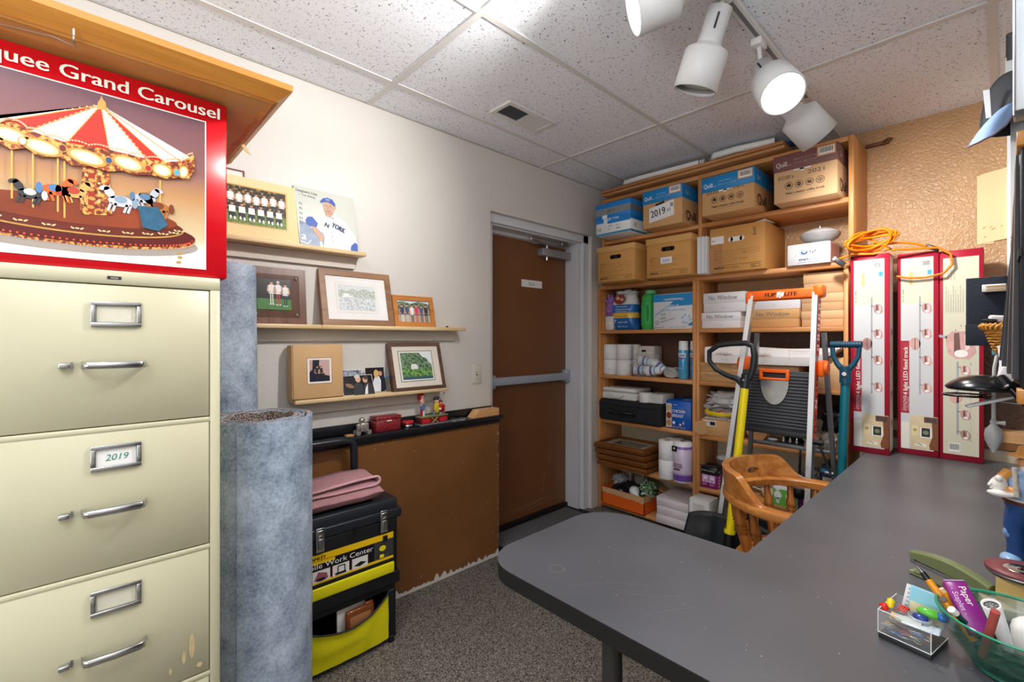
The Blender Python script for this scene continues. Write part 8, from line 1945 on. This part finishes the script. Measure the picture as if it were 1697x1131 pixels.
Lb = .085; BT = Matrix(((ax.x, sd.x, nn_.x, q0.x), (ax.y, sd.y, nn_.y, q0.y), (ax.z, sd.z, nn_.z, q0.z), (0, 0, 0, 1)))
b = MB(BT); b.box(0, 0, -.014, Lb, .032, 0, M('#8e2a86', .3, var=.03), .001, 1); b.build('box_body', t2)
p = MB(BT @ Matrix.Translation((0, 0, .0003))); p.text('Paper', .010, .017, .010, WHITE, w=.032, l=1); p.text('- Staples -', .012, .004, .008, M('#e6c6e6', .4), w=.045, l=1); p.build('lettering', t2)
b = MB(BT); b.box(-.002, .001, -.014, 0, .031, .001, M('#b9a0c0', .2), .0005); b.build('end_flap', t2)
DKP = M('#17181c', .2)
for i, (px_, py_, z, lab) in enumerate(((1575, 985, .81, 'black pen between orange marker and purple box'), (1590, 1000, .80, 'black pen lying under the purple staple box'), (1562, 1020, .80, 'dark pen nearest the rim left of the white capped one'))):
    q = onz_ = None
P3 = ([(-0.0683,1.1653)][0], [(-0.0481,1.1414)][0], [(-0.0563,1.0886)][0])
for i, lab in enumerate(('black pen between the orange marker and purple staple box', 'dark pen tucked under the purple staple box', 'dark green pen with white round cap in the bowl')):
    q = P3[i]
    stick('ballpoint_pen', lab, 'pen', (bx_ + .02 - .02 * i, by_ - .03 + .02 * i, D + .018), (q[0], q[1], (.81, .80, .805)[i]), .0048, (DKP, DKP, M('#12453c', .25))[i], ((('pen_cap', .93, 1.02, .0062, WHITE),) if i == 2 else (('pen_clip', .7, .98, .0056, DKP),)))
stick('red_pencil', 'dusty red stick leaning over the front of the bowl', 'pencil', (bx_ - .040, by_ - .055, D + .040), (*[(-0.0048,1.0472)][0], .842), .0058, M('#b0524a', .45, var=.08))
t2 = thing('white_marker', 'white marker tube with open dark ribbed end in the bowl', 'marker', (U5[0], U5[1], .78))
m1 = Vector((*[(-0.0104,1.0801)][0], .838)); m0 = m1 + Vector((.020, .032, -.078)); dm_ = (m1 - m0).normalized()
b = MB(); b.lathe([(0, .008), ((m1 - m0).length, .0125), ((m1 - m0).length, .0098), ((m1 - m0).length - .004, .0095)], M('#e9e9ea', .25), m0, m1, 24); b.build('tube', t2)
b = MB(); b.lathe([((m1 - m0).length - .003, .0096), ((m1 - m0).length - .0028, .0001)], BLACK, m0, m1, 20)
for k_ in range(8):
    a = k_ * PI / 4; uu = dm_.orthogonal().normalized(); vv_ = dm_.cross(uu); b.tube([m1 - dm_ * .0025 + (uu * math.cos(a) + vv_ * math.sin(a)) * .003, m1 - dm_ * .0025 + (uu * math.cos(a) + vv_ * math.sin(a)) * .0085], .0006, M('#6a6a6e', .4), 4)
b.build('ribbed_end', t2)
t2 = thing('white_bottle', 'rounded white bottle top in the bowl at the right edge', 'bottle', (.030, 1.07, .76))
wq = [(0.0283,1.1047)][0]
b = MB(); b.lathe([(0, .0001), (0, .018), (.04, .020), (.055, .0215), (.066, .019), (.074, .011), (.077, .0001)], M('#f1efe9', .3), (wq[0] + .004, wq[1] + .012, .742), (wq[0] + .004, wq[1] + .012, 3), 26); b.build('bottle_body', t2)
b = MB(); b.blob((bx_ + .01, by_ + .0, D + .032), (.050, .050, .020), M('#4a4a42', .4, var=.4, sc=50), .5, 36, 5, D + .011); tag(b.build('odds_and_ends'), 'dark jumble of small items lining the bottom of bowl', 'oddments', None)
# cream calculator-like box with dark windows
t = thing('cream_device', 'cream plastic box with dark windows lying behind the bowl', 'device', (.0, 1.29, D))
g0 = Vector([(-0.0379,1.4098)][0]); g1 = Vector([(0.0161,1.4227)][0]); ge = (g1 - g0).normalized(); GT = Matrix(((ge.x, -ge.y, 0, g0.x), (ge.y, ge.x, 0, g0.y), (0, 0, 1, 0), (0, 0, 0, 1)))
b = MB(GT); b.box(0, -.085, D, .062, .0, .735, M('#e5d7b4', .4, var=.02), .003); b.build('housing', t)
p = MB(GT @ FZ(.7352)); p.rect(.010, -.020, .026, -.008, M('#4b5f74', .1), 1); p.rect(.044, -.034, .056, -.010, M('#55697e', .1), 1); p.rect(.044, -.016, .056, -.010, M('#c9a94a', .4), 2); p.rect(-.0 + .002, -.022, .008, -.008, M('#8d9aa6', .2), 1); p.build('windows', t)
# maroon disc on block
dq = [(0.0294,1.4059)][0]
t = thing('round_disc', 'round maroon disc with silver centre resting on a cream block', 'disc', (dq[0], dq[1], D))
b = MB(); b.box(dq[0] - .036, dq[1] - .036, D, dq[0] + .03, dq[1] + .02, .782, wood('#dcc27f', '#c2a25a', 'X'), .002); b.build('cream_block', t)
b = MB(); b.lathe([(0, .0001), (0, .049), (.002, .051), (.004, .0515), (.006, .050)], M('#2a2426', .3), (dq[0], dq[1], .783), (dq[0], dq[1], 3), 44); b.lathe([(.004, .0525), (.007, .0525), (.0085, .051)], STEEL, (dq[0], dq[1], .783), (dq[0], dq[1], 3), 44); b.build('dark_underside', t)
b = MB(); b.lathe([(.0085, .0001), (.0086, .0), (.0086, .053), (.011, .0535), (.0135, .052), (.0138, .024), (.0138, .0001)], M('#7d3a40', .45, var=.12, sc=60), (dq[0], dq[1], .783), (dq[0], dq[1], 3), 44); b.build('maroon_disc', t)
b = MB(); b.lathe([(.0142, .026), (.0155, .024), (.0150, .018), (.0162, .014), (.0152, .008), (.018, .004), (.0185, .0001)], CHROME, (dq[0], dq[1], .783), (dq[0], dq[1], 3), 30); b.build('silver_centre', t)
